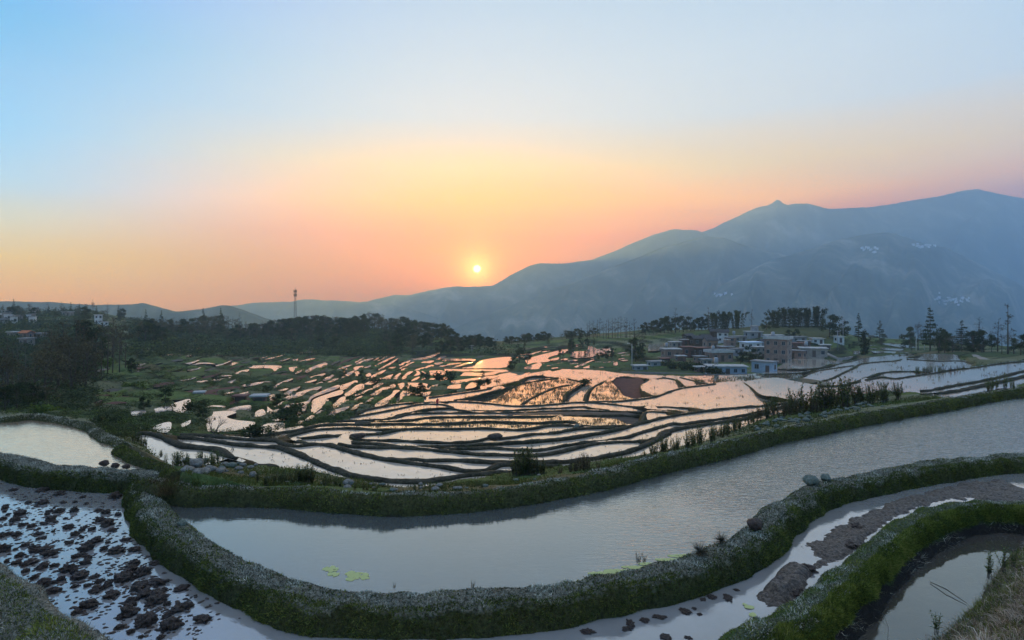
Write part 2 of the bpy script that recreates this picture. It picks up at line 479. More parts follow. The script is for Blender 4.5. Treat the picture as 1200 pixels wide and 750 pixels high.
def crom(pts, step):
    """smooth curve through the points, resampled"""
    p = np.array(pts, float)
    if len(p) == 2:
        n = max(2, int(np.linalg.norm(p[1] - p[0]) / step) + 1)
        return p[0] + (p[1] - p[0]) * np.linspace(0, 1, n)[:, None]
    q = np.vstack([2 * p[0] - p[1], p, 2 * p[-1] - p[-2]])
    o = []
    for i in range(1, len(q) - 2):
        t = np.linspace(0, 1, 14, endpoint=False)[:, None]
        a, b, c, d = q[i - 1], q[i], q[i + 1], q[i + 2]
        o.append(0.5 * (2 * b + (c - a) * t + (2 * a - 5 * b + 4 * c - d) * t * t + (3 * b - a - 3 * c + d) * t ** 3))
    o = np.vstack(o + [p[-1:]])
    L = np.concatenate([[0], np.cumsum(np.linalg.norm(np.diff(o[:, :2], axis=0), axis=1))])
    n = max(2, int(L[-1] / step) + 1)
    s = np.linspace(0, L[-1], n)
    return np.stack([np.interp(s, L, o[:, k]) for k in range(o.shape[1])], 1)

# ------------------------------------------------------------------ terraces of the middle ground: banks traced along the paddies
FAN = [(155, 508), (170, 506), (183, 507), (230, 508.5), (300, 508), (325, 505), (350, 501), (375, 496), (400, 490), (412, 486), (425, 480.5), (442, 476), (467, 472.3), (490, 470.5),
       (507, 464), (525, 460.5), (542, 457), (556, 453), (566, 450), (575, 445), (586, 440), (597, 438), (606, 440), (620, 439.5), (633, 437), (655, 434), (683, 434.5), (707, 436), (727, 439), (760, 441), (800, 442), (850, 441.5), (880, 440),
       (898, 437), (912, 432), (921, 426), (932, 421), (945, 418.5), (960, 419), (978, 422.5), (1000, 421), (1015, 421), (1022, 420), (1050, 417), (1078, 415.5), (1093, 416.5), (1117, 416.5), (1130, 420), (1145, 427), (1167, 425.5), (1200, 422.5), (1258, 416),
       (1258, 432), (1200, 449), (1180, 456), (1160, 459), (1138, 464), (1115, 467), (1095, 464), (1065, 460), (1040, 459), (1000, 463), (960, 469), (920, 481), (880, 497), (850, 508), (830, 516), (800, 523), (770, 530), (740, 536),
       (700, 540), (650, 547), (600, 554), (570, 559), (540, 563), (500, 568), (480, 570), (440, 567), (420, 562), (395, 557), (370, 551), (350, 548), (320, 547), (300, 544), (280, 539), (267, 536), (250, 541), (225, 547), (200, 547), (190, 540), (178, 530), (166, 516)]
BANKS = [
    [(155, 508), (170, 506), (183, 508), (200, 515), (217, 521), (233, 522.5), (255, 525), (267, 531), (280, 537), (300, 543), (325, 547)],
    [(183, 507.5), (203, 511), (227, 512), (250, 515), (275, 519), (300, 521), (322, 522.5), (342, 527), (367, 538), (392, 548), (417, 556), (442, 560), (467, 562), (500, 562), (517, 560), (533, 557), (556, 554), (590, 552)],
    [(230, 509), (250, 510), (275, 512), (300, 514), (325, 515), (334, 519), (350, 521), (367, 519), (387, 520), (408, 526), (433, 532.5), (458, 537.5), (483, 541), (500, 543), (517, 545), (533, 548), (550, 550), (570, 549), (580, 545), (593, 543), (620, 544), (655, 546)],
    [(325, 514.5), (350, 516), (360, 519.5)],
    [(397, 520), (417, 522), (442, 523), (467, 523), (500, 525), (520, 527.5), (542, 529), (567, 531), (592, 532), (617, 532), (638, 531), (658, 527.5), (683, 521.5), (700, 518), (722, 516.5), (745, 516), (767, 513), (780, 505), (800, 500), (833, 495), (867, 490), (900, 482)],
    [(515, 526.5), (527, 525), (550, 524.5), (575, 523.5), (593, 524.5), (617, 526), (633, 526), (658, 521.5), (683, 517.5), (700, 516), (733, 511.5), (750, 506), (783, 496.5), (800, 496), (825, 492.5), (850, 489), (875, 485), (900, 480), (925, 474)],
    [(715, 532), (742, 526), (763, 516.5), (773, 511), (781, 506)],
    [(455, 536), (475, 537), (500, 538), (533, 537.5), (558, 539), (580, 540), (605, 540)],
    [(228, 509), (265, 509.5), (300, 509.5), (325, 506.5), (350, 502.5), (375, 497), (400, 496), (433, 496), (467, 495.5), (500, 496), (533, 495), (567, 493), (600, 494), (633, 494.5), (667, 493), (682, 498)],
    [(308, 514.2), (325, 512.5), (342, 509), (367, 503), (392, 501), (417, 501), (442, 502.5), (467, 502.5), (483, 501.5), (500, 501.5), (533, 501.5), (567, 501), (592, 502), (608, 502.5), (625, 501), (642, 498), (667, 497.5), (700, 499), (733, 498)],
    [(334, 515), (345, 513), (367, 511.5), (387, 509.5), (407, 510), (414, 512)],
    [(407, 510), (408, 515), (417, 517.5), (442, 518.5), (458, 520), (470, 523)],
    [(433, 508), (450, 506.5), (468, 502.5)],
    [(412, 512), (418, 514), (450, 515), (475, 515.5), (500, 517), (533, 517.5), (558, 516), (572, 512.5), (587, 512.5), (603, 511), (625, 507.5), (650, 506), (667, 503), (683, 501), (720, 500)],
    [(468, 523), (500, 522.5), (525, 521), (550, 520), (573, 519), (600, 517.5), (633, 515), (667, 511.5), (700, 506.3), (725, 501.5), (750, 495), (775, 489), (800, 484.5), (825, 481), (850, 478), (875, 476), (900, 474), (925, 471), (955, 470)],
    [(463, 492.5), (483, 491), (500, 488.5), (533, 487.5), (567, 487.5), (600, 487.5), (640, 487)],
    [(410, 487), (425, 481), (442, 477), (467, 473), (487, 471.5), (508, 471), (533, 470), (558, 471), (575, 472.5), (600, 475), (625, 475), (650, 473), (675, 471), (700, 471.5), (717, 473), (742, 476), (767, 476), (783, 476), (800, 477.5), (817, 479), (827, 481)],
    [(398, 490.5), (425, 486), (450, 481.5), (475, 476.5), (493, 473), (517, 473), (530, 476.5)],
    [(433, 491.5), (455, 490), (470, 485), (483, 482.5), (500, 479), (525, 477.5), (550, 481), (600, 480.2), (633, 478.5), (658, 477.5), (683, 476), (693, 478), (713, 480)],
    [(462, 489), (478, 485), (500, 483.5), (550, 483), (600, 483), (625, 482), (650, 481), (683, 480.5), (717, 481.5)],
    [(753, 491), (757, 482), (783, 482.5), (799, 484.5)],
    [(762, 478.5), (792, 481.2), (806, 483)],
    [(597, 453.5), (613, 444), (625, 440.5), (647, 441), (667, 444), (683, 447.5)],
    [(612, 473), (625, 465), (642, 457), (658, 452), (683, 449)],
    [(663, 470), (662, 463), (667, 458), (674, 453.5)],
    [(686, 469.5), (687, 462), (695, 453.5), (708, 447), (724, 441)],
    [(571, 454), (600, 452), (612, 449)],
    [(633, 440), (645, 436.5), (656, 434)],
    [(760, 444), (752, 452), (755, 459), (768, 464.5)],
    [(685, 469.5), (717, 470), (742, 468), (767, 464.5), (783, 459), (800, 454), (825, 451), (850, 448), (875, 447), (892, 444.3), (913, 443.5), (930, 447)],
    [(873, 448), (883, 455), (892, 462), (907, 464), (922, 467)],
    [(798, 442), (810, 445), (833, 450)],
    [(777, 442), (792, 445), (801, 452)],
    [(726, 440), (760, 444), (777, 442.5)],
    [(896, 438.5), (925, 437.5), (947, 435), (967, 430), (988, 425), (1002, 422)],
    [(920, 432), (942, 432), (958, 431), (975, 426.5)],
    [(940, 441.5), (955, 435), (975, 431.5), (1000, 428)],
    [(960, 447), (975, 443), (987, 437), (1000, 431), (1010, 426), (1033, 423.5), (1050, 422.3), (1070, 418), (1079, 416)],
    [(1079, 421.5), (1100, 422.8), (1120, 422.3), (1131, 423.3), (1143, 427)],
    [(960, 452), (985, 451), (1003, 447), (1022, 440), (1037, 436), (1055, 435), (1073, 435), (1090, 437)],
    [(1015, 444.5), (1033, 441.5), (1050, 443), (1070, 440), (1092, 437), (1117, 433), (1142, 430), (1167, 426.3), (1183, 424.3), (1200, 423), (1258, 416)],
    [(1060, 460), (1092, 456), (1117, 451), (1142, 447), (1158, 444), (1180, 439), (1200, 434), (1258, 424)],
    [(1090, 461), (1117, 457.5), (1142, 452.5), (1167, 447.5), (1200, 440), (1258, 428)],
    [(1108, 466.5), (1138, 462.5), (1160, 458.5), (1183, 455)],
    [(507, 465), (542, 460), (575, 455), (597, 449)],
    [(533, 468.5), (550, 465.5), (575, 459), (600, 451.5), (612, 445)],
    [(542, 469), (575, 463.5), (590, 457.5), (608, 450.5)],
]
# small paddies, puddles and bare fields scattered over the farther slopes: outlines
def C(ox, oy, pts, s=6.0): return [(ox + x / s, oy + y / s) for x, y in pts]
PATCHES = [('paddy', C(200, 400, q)) for q in [
    [(-15, 450), (60, 422), (138, 408), (115, 480), (60, 503), (0, 470)],
    [(440, 235), (480, 210), (550, 197), (540, 212), (470, 234)],
    [(300, 495), (400, 488), (462, 500), (395, 530), (460, 552), (592, 570), (540, 612), (440, 628), (300, 637), (205, 612), (262, 570), (240, 550), (290, 520)],
    [(640, 592), (700, 574), (790, 572), (802, 592), (790, 620), (700, 642), (630, 642)],
    [(580, 545), (600, 495), (650, 478), (672, 520), (625, 540)],
    [(680, 458), (720, 484), (762, 475), (720, 522), (680, 512)],
    [(695, 380), (730, 374), (725, 430), (700, 432)],
    [(985, 445), (1020, 400), (1190, 343), (1205, 370), (1100, 402), (1110, 424), (1000, 512), (945, 520), (990, 475)],
    [(430, 382), (550, 352), (545, 370), (450, 391)],
    [(918, 295), (1020, 268), (1012, 280), (928, 302)],
    [(970, 252), (1082, 225), (1070, 242), (978, 262)],
    [(470, 195), (560, 173), (700, 169), (782, 174), (770, 196), (730, 210), (700, 190), (560, 190)],
    [(830, 184), (890, 178), (872, 217), (838, 207)],
    [(1140, 445), (1195, 395), (1230, 392), (1210, 440), (1150, 472)],
    [(730, 352), (820, 328), (815, 341), (738, 360)],
    [(70, 582), (140, 553), (132, 580), (82, 602)],
    [(710, 552), (800, 538), (812, 560), (740, 564)],
    [(860, 128), (900, 120), (890, 135), (862, 138)], [(1090, 85), (1140, 78), (1135, 88), (1092, 92)],
    [(250, 462), (300, 450), (380, 455), (370, 468), (262, 472)],
    [(60, 110), (140, 95), (135, 103), (70, 118)], [(900, 140), (1000, 118), (1005, 126), (905, 150)],
]] + [('paddy', C(0, 400, q)) for q in [[(1070, 615), (1100, 590), (1172, 568), (1205, 575), (1195, 628), (1150, 642), (1085, 625)], [(1115, 105), (1200, 88), (1205, 95), (1125, 110)]]] \
  + [('paddy', C(400, 400, q)) for q in [
    [(0, 380), (60, 345), (108, 308), (155, 300), (157, 335), (120, 352), (0, 404)],
    [(-30, 330), (0, 308), (60, 288), (100, 274), (112, 290), (25, 337), (-20, 345)],
    [(38, 268), (110, 248), (132, 215), (92, 215), (98, 240)],
    [(70, 390), (130, 360), (212, 330), (210, 345), (120, 378)],
    [(-30, 440), (0, 414), (52, 412), (40, 430), (0, 450)],
    [(225, 458), (260, 425), (348, 375), (370, 345), (412, 345), (382, 370), (330, 432), (260, 460)],
    [(372, 425), (400, 393), (435, 347), (492, 343), (490, 372), (440, 397), (390, 432)],
    [(465, 290), (600, 298), (632, 345), (540, 332), (480, 312)],
    [(575, 362), (632, 353), (602, 388), (575, 388)],
    [(276, 262), (330, 240), (365, 232), (352, 248), (340, 268)],
    [(358, 268), (375, 245), (410, 222), (420, 226), (400, 250), (395, 268)],
    [(415, 268), (440, 240), (470, 215), (505, 212), (480, 232), (450, 262)],
    [(480, 285), (510, 262), (545, 248), (548, 256), (500, 288)],
    [(505, 245), (530, 222), (525, 208), (545, 212), (560, 226), (530, 246)],
    [(545, 280), (570, 262), (560, 258), (600, 248), (585, 225), (562, 212), (578, 212), (608, 238), (605, 256)],
    [(395, 210), (440, 190), (470, 192), (425, 206)], [(500, 205), (560, 186), (590, 184), (540, 205)],
    [(620, 206), (705, 204), (742, 230), (690, 246), (650, 250), (620, 235)],
    [(800, 190), (920, 174), (1000, 130), (1190, 110), (1182, 160), (1160, 186), (900, 190)],
    [(726, 194), (860, 196), (1165, 200), (1150, 214), (740, 212)],
    [(830, 245), (870, 218), (1000, 222), (1162, 205), (1150, 222), (930, 250)],
    [(742, 332), (760, 310), (852, 302), (832, 330)], [(858, 338), (902, 295), (952, 288), (942, 322)],
    [(760, 280), (900, 262), (1080, 240), (1100, 250), (1000, 275), (780, 298)],
    [(718, 122), (930, 124), (925, 142), (888, 135), (720, 140)],
    [(340, 310), (370, 300), (385, 318), (370, 330), (345, 325)], [(395, 300), (440, 292), (450, 322), (415, 335)], [(455, 315), (480, 308), (478, 335), (455, 338)],
    [(20, 200), (40, 190), (35, 215), (15, 225)], [(85, 180), (150, 172), (148, 186), (95, 205)], [(170, 235), (200, 222), (210, 240), (180, 250)], [(330, 185), (385, 178), (370, 195), (335, 200)],
]] + [('paddy', C(600, 400, q)) for q in [
    [(92, 128), (200, 95), (392, 52), (382, 76), (260, 112), (262, 140), (110, 162), (100, 150)],
    [(90, 182), (200, 150), (190, 192), (90, 194)],
    [(405, 108), (430, 72), (520, 66), (542, 24), (600, 48), (690, 38), (742, 70), (640, 97), (480, 118)],
    [(955, 68), (962, 22), (1030, 4), (1092, 12), (1040, 62)],
    [(0, 242), (132, 218), (112, 242), (0, 290)],
    [(500, 185), (545, 170), (540, 192), (505, 194)], [(585, 190), (640, 180), (640, 194), (590, 196)], [(710, 152), (740, 145), (742, 166), (715, 168)], [(270, 125), (330, 112), (320, 130), (275, 135)],
    [(430, 180), (560, 132), (570, 138), (455, 188)],
]] + [('paddy', C(1000, 400, q)) for q in [
    [(210, 10), (400, 30), (435, 46), (330, 42), (215, 20)], [(190, 40), (360, 52), (350, 66), (205, 58)], [(125, 68), (310, 72), (300, 84), (160, 82)],
    [(0, 70), (45, 66), (40, 90), (0, 88)], [(340, 12), (420, 14), (410, 22), (350, 18)],
]] + [('paddy_mud', C(200, 400, q)) for q in [
    [(768, 412), (860, 370), (1040, 318), (1045, 335), (900, 392), (780, 418)],
    [(870, 440), (960, 418), (1000, 378), (1168, 308), (1172, 332), (1010, 392), (975, 432), (930, 512), (880, 565), (855, 520), (920, 470)],
    [(385, 482), (460, 460), (560, 450), (555, 488), (450, 498)],
    [(940, 205), (1000, 178), (1080, 150), (1100, 165), (1020, 200), (950, 222)],
]] + [('paddy_mud', C(0, 400, q)) for q in [[(920, 492), (1022, 488), (1000, 522), (930, 520)], [(1075, 478), (1160, 456), (1210, 468), (1195, 492), (1110, 508)]]] \
  + [('soil', C(200, 400, q)) for q in [[(240, 350), (320, 335), (420, 320), (480, 318), (470, 335), (330, 350), (332, 390), (240, 392)], [(860, 255), (960, 236), (972, 250), (900, 272)], [(90, 355), (160, 345), (150, 372), (95, 372)], [(390, 440), (480, 400), (550, 398), (545, 420), (430, 445)], [(760, 240), (800, 225), (860, 238), (800, 255)]]] \
  + [('soil', C(0, 400, [(1050, 315), (1130, 292), (1220, 288), (1215, 300), (1100, 322)]))] \
  + [('crop', C(200, 400, q)) for q in [[(0, 215), (140, 218), (230, 215), (225, 240), (90, 245), (0, 240)], [(560, 225), (680, 205), (720, 215), (640, 250), (560, 252)], [(100, 98), (145, 92), (140, 104), (105, 108)], [(235, 178), (262, 172), (262, 188), (238, 192)]]] \
  + [('crop', C(0, 400, q)) for q in [[(1030, 270), (1115, 262), (1120, 282), (1060, 300)], [(980, 210), (1055, 202), (1055, 222), (985, 228)], [(700, 120), (780, 110), (790, 150), (710, 152)], [(1000, 75), (1060, 65), (1100, 72), (1040, 88)]]]
SOIL_IN_FAN = [(722, 443), (745, 443.5), (761, 445), (752, 452), (756, 460), (767, 465), (742, 467), (731, 464), (724, 455), (716, 447)]
DARK_BANK = [(596, 484.5), (650, 482.5), (717, 483), (752, 483), (756, 491), (748, 497), (735, 497), (722, 491), (700, 489.5), (640, 487), (596, 487)]

GU0, GU1, GV0, GV1, GSV = -4, 1262, 396.0, 576.0, 0.5
GU = np.arange(GU0, GU1); GV = np.arange(GV0, GV1, GSV)
NU, NV = len(GU), len(GV)
CU, CVg = GU + 0.5, GV + GSV / 2
def poly_mask(pts):
    X, Y = np.meshgrid(CU, CVg)
    m = np.zeros(X.shape, bool)
    us = [p[0] for p in pts]; vs = [p[1] for p in pts]
    j0, j1 = max(0, int(min(us)) - GU0 - 1), min(NU, int(max(us)) - GU0 + 2)
    i0, i1 = max(0, int((min(vs) - GV0) / GSV) - 1), min(NV, int((max(vs) - GV0) / GSV) + 2)
    X = X[i0:i1, j0:j1]; Y = Y[i0:i1, j0:j1]; s = np.zeros(X.shape, bool)
    for a, b in zip(pts, pts[1:] + pts[:1]):
        if a[1] == b[1]: continue
        c = (a[1] > Y) != (b[1] > Y)
        s ^= c & (X < (b[0] - a[0]) * (Y - a[1]) / (b[1] - a[1]) + a[0])
    m[i0:i1, j0:j1] = s
    return m
fan = poly_mask(FAN)
bank_px = [crom(b, 0.3) for b in BANKS]
def stamp(mask, b, t=1):
    for u, v in b:
        j, i = int(u - GU0), int((v - GV0) / GSV)
        mask[max(0, i - t):i + t + 1, max(0, j):j + 2] = True
each = []
for b in bank_px:
    m = np.zeros_like(fan); stamp(m, b, 1); each.append(m)
lines = np.any(each, axis=0)
# every bank runs on until it meets another bank or the edge of the flooded land
for bi, b in enumerate(bank_px):
    own = each[bi].copy()
    for end in (0, -1):
        q = b if end == -1 else b[::-1]
        tail = q[-1] - q[max(-60, -len(q))]
        tail = tail / (np.linalg.norm(tail) + 1e-9)
        tail[1] = np.clip(tail[1], -0.5, 0.5)
        others = lines & ~own
        j, i = int(q[-1, 0] - GU0), int((q[-1, 1] - GV0) / GSV)
        if others[max(0, i - 3):i + 4, max(0, j - 2):j + 3].any(): continue
        p = q[-1].copy(); ext = []; hit = False
        for st in range(240):
            p = p + tail * 0.6; tail = tail * np.array((1, 0.992)); ext.append(p.copy())
            j, i = int(p[0] - GU0), int((p[1] - GV0) / GSV)
            if not (0 <= i < NV and 0 <= j < NU) or not fan[i, j] or others[i, j]: hit = True; break
        if hit and ext:
            BANKS[bi] = (BANKS[bi] + [tuple(x) for x in ext[9::10]] + [tuple(ext[-1])]) if end == -1 else ([tuple(ext[-1])] + [tuple(x) for x in ext[9::10][::-1]] + BANKS[bi])
            stamp(own, ext, 1); stamp(lines, ext, 1)
            print('extended', bi, end, len(ext))
bank_px = [crom(b, 0.3) for b in BANKS]
dark = poly_mask(DARK_BANK); soilm = poly_mask(SOIL_IN_FAN)
free = fan & ~lines & ~dark & ~soilm
# connected pieces of the water
lab = np.zeros(fan.shape, np.int32)
par = [0]
def find(a):
    while par[a] != a: par[a] = par[par[a]]; a = par[a]
    return a
for i in range(NV):
    row = free[i].astype(np.int8); d = np.diff(np.concatenate([[0], row, [0]]))
    for s, e in zip(np.where(d == 1)[0], np.where(d == -1)[0]):
        up = set(find(x) for x in np.unique(lab[i - 1, s:e]) if x) if i else set()
        if up:
            r = min(up)
            for x in up: par[x] = r
        else:
            r = len(par); par.append(r)
        lab[i, s:e] = r
root = np.array([find(a) for a in range(len(par))])
lab = root[lab]
ids, cnt = np.unique(lab[lab > 0], return_counts=True)
REG = {}
def H_at_px(us, vs):
    o = []
    for u, v in zip(us, vs):
        o.append(D_of(u, v) * (v - V0) / FPX)
    return np.array(o)
for k, n in zip(ids, cnt):
    if n < 30:
        lab[lab == k] = 0; continue
    ii, jj = np.where(lab == k)
    s = rng.choice(len(ii), min(60, len(ii)), replace=False)
    REG[k] = dict(H=float(np.median(H_at_px(CU[jj[s]], CVg[ii[s]]))) + 0.1, kind='paddy', n=int(n), c=(float(CU[jj].mean()), float(CVg[ii].mean())))
nxt = int(lab.max()) + 1
def add_region(mask, kind, dh=0.0, poly=None):
    global nxt
    ii, jj = np.where(mask)
    if len(ii) < 4: return
    s = rng.choice(len(ii), min(60, len(ii)), replace=False)
    REG[nxt] = dict(H=float(np.median(H_at_px(CU[jj[s]], CVg[ii[s]]))) + dh, kind=kind, n=len(ii), c=(float(CU[jj].mean()), float(CVg[ii].mean())), poly=poly)
    lab[mask] = nxt; nxt += 1
add_region(soilm & fan & ~lines, 'soil')
add_region(dark & ~lines, 'dark_bank')
for kind, poly in PATCHES:
    m = poly_mask(poly) & (lab == 0) & ~fan
    add_region(m, kind, 0.05, poly)
# many more narrow strips step down the far left slopes: flooded, drained or planted
def inpoly(q, x, y):
    s = False
    for a, b in zip(q, q[1:] + q[:1]):
        if (a[1] > y) != (b[1] > y) and x < (b[0] - a[0]) * (y - a[1]) / (b[1] - a[1]) + a[0]: s = not s
    return s
def strips(zone, n, slope, length, thick, kinds, seed):
    r = random.Random(seed); us_ = [q[0] for q in zone]; vs_ = [q[1] for q in zone]; made = tries = 0
    while made < n and tries < n * 60:
        tries += 1
        u, v = r.uniform(min(us_), max(us_)), r.uniform(min(vs_), max(vs_))
        if not inpoly(zone, u, v): continue
        L_ = r.uniform(*length); th = r.uniform(*thick) * (0.5 + (v - 400) / 70); k = slope(u, v) + r.uniform(-.1, .1); cu = r.uniform(-.012, .012)
        f = lambda x: v + k * (x - u) + cu * (x - u) ** 2
        xs = [u - L_ / 2 + L_ * q / 5 for q in range(6)]
        wv = [0.25, 0.8, 1.0, 1.0, 0.8, 0.25]
        poly = [(x, f(x) - th / 2 * w * r.uniform(.7, 1.2)) for x, w in zip(xs, wv)] + [(x, f(x) + th / 2 * w * r.uniform(.7, 1.2)) for x, w in zip(xs[::-1], wv)]
        grown = [(x, y + (1.1 if q > 5 else -1.1)) for q, (x, y) in enumerate(poly)]
        m = poly_mask(grown)
        if m.sum() < 6 or (m & ((lab > 0) | fan)).any(): continue
        add_region(poly_mask(poly), r.choice(kinds), 0.05, poly); made += 1
strips([(345, 432), (420, 420), (600, 417), (592, 434), (520, 452), (470, 466), (415, 480), (350, 498), (300, 500), (320, 455)], 70, lambda u, v: -0.42 if u < 480 else -0.2, (10, 34), (2.0, 4.2), ['paddy'] * 5 + ['paddy_mud'] * 4 + ['crop', 'soil', 'dark_bank'], 4)
strips([(215, 428), (330, 412), (430, 414), (345, 440), (250, 468), (205, 470)], 45, lambda u, v: -0.18, (14, 46), (1.4, 3.0), ['paddy', 'paddy_mud', 'paddy_mud', 'crop', 'crop', 'soil', 'dark_bank'], 5)
strips([(120, 420), (230, 402), (330, 402), (215, 440), (150, 470), (100, 480), (90, 462)], 42, lambda u, v: -0.10, (16, 50), (1.3, 3.0), ['crop', 'crop', 'crop', 'soil', 'dark_bank', 'paddy_mud'], 6)
strips([(605, 425), (615, 410), (690, 402), (735, 408), (735, 425), (650, 432)], 22, lambda u, v: -0.12, (8, 26), (1.2, 2.6), ['paddy'] * 4 + ['crop'], 7)
strips([(1020, 404), (1062, 404), (1066, 414), (1025, 414)], 6, lambda u, v: 0.05, (12, 28), (1.2, 2.0), ['paddy'], 8)
# which paddies look silty or full of stubble
def set_kind(u, v, kind):
    i, j = int((v - GV0) / GSV), int(u - GU0)
    k = lab[i, j]
    if k in REG: REG[k]['kind'] = kind
for u, v in [(635, 452), (585, 467), (705, 459), (560, 490), (600, 497), (668, 495), (860, 444.5), (540, 479)]:
    set_kind(u, v, 'paddy_stubble')

for u, v, H in [(655, 438, 16.2), (711, 461, 15.2), (774, 453, 15.6)]:
    k = lab[int((v - GV0) / GSV), int(u - GU0)]
    if k in REG: REG[k]['H'] = H

def build_water():
    inside = fan & ~dark
    for k, r in REG.items():
        H = r['H']
        if r.get('poly'):
            p = crom(r['poly'] + [r['poly'][0]], 0.8)[:-1]
            top = [P(u, max(v, V0 + 20), H) for u, v in p]
            n = len(top)
            bot = [t - np.array((0, 0, 1.6)) for t in top]
            if sum(top[i][0] * top[(i + 1) % n][1] - top[(i + 1) % n][0] * top[i][1] for i in range(n)) < 0:
                top.reverse(); bot.reverse()
            me = new_mesh('paddy', top + bot, [tuple(range(n))] + [(n + i, n + (i + 1) % n, (i + 1) % n, i) for i in range(n)],
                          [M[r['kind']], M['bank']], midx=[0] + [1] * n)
        else:
            m = lab == k
            # run the sheet in under the neighbouring banks
            g = m.copy()
            for _ in range(3):
                h = g.copy()
                h[1:] |= g[:-1]; h[:-1] |= g[1:]; h[:, 1:] |= g[:, :-1]; h[:, :-1] |= g[:, 1:]
                g = h & ((lab == 0) | m)
            vs, fs = [], []
            for i in np.where(g.any(1))[0]:
                d = np.diff(np.concatenate([[0], g[i].astype(np.int8), [0]]))
                for s, e in zip(np.where(d == 1)[0], np.where(d == -1)[0]):
                    b = len(vs); a0, a1 = GU[s], GU[e - 1] + 1; v0, v1 = GV[i], GV[i] + GSV
                    vs += [P(a0, v1, H), P(a1, v1, H), P(a1, v0, H), P(a0, v0, H)]
                    fs.append((b, b + 1, b + 2, b + 3))
            me = new_mesh('paddy', vs, np.array(fs), [M[r['kind']]])
        nm = {'soil': 'bare_field', 'crop': 'crop_field', 'dark_bank': 'muddy_bank', 'mud': 'muddy_bank'}.get(r['kind'], 'paddy_water')
        tag(link(nm, me), kind='structure')

def build_banks():
    prof = [(-0.42, -1.3), (-0.33, -0.34), (-0.27, -0.12), (-0.15, 0.0), (0.0, 0.03), (0.15, 0.0), (0.27, -0.12), (0.38, -0.5), (0.7, -3.2)]
    samples = []
    for bi, b in enumerate(BANKS):
        c = crom(b, 2.0)
        Hs = []
        for u, v in c:
            hs = []; below = None
            for du, dv in ((0, 1), (0, -1), (-1, 0), (1, 0)):
                for q in range(2, 9):
                    i, j = int((v + dv * q * 0.6 - GV0) / GSV), int(u + du * q - GU0)
                    if 0 <= i < NV and 0 <= j < NU and lab[i, j]:
                        hs.append(REG[lab[i, j]]['H'])
                        if dv == 1: below = hs[-1]
                        break
            g = D_of(u, v) * (v - V0) / FPX
            hs = [h for h in hs if abs(h - g) < 3.0]
            h0 = min(hs) if hs else g
            if below is not None: h0 = max(h0, below - 0.5)
            Hs.append(h0 - 0.13)
        Hs = np.array(Hs)
        w = min(13, 2 * (len(Hs) // 3) + 1)
        if len(Hs) > 4:
            pad = np.pad(Hs, w // 2, mode='edge'); Hs = np.convolve(pad, np.ones(w) / w, 'valid')[:len(Hs)]
        P3 = np.array([P(u, v, h) for (u, v), h in zip(c, Hs)])
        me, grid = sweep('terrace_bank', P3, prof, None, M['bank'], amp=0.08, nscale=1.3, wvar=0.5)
        tag(link('terrace_bank', me), kind='structure')
        samples.append(grid)
    return samples

def resample3(p, ds_of):
    L = np.concatenate([[0], np.cumsum(np.linalg.norm(np.diff(p, axis=0), axis=1))])
    n = max(3, int(L[-1] / ds_of) + 1)
    s = np.linspace(0, L[-1], n)
    return np.stack([np.interp(s, L, p[:, k]) for k in range(3)], 1)

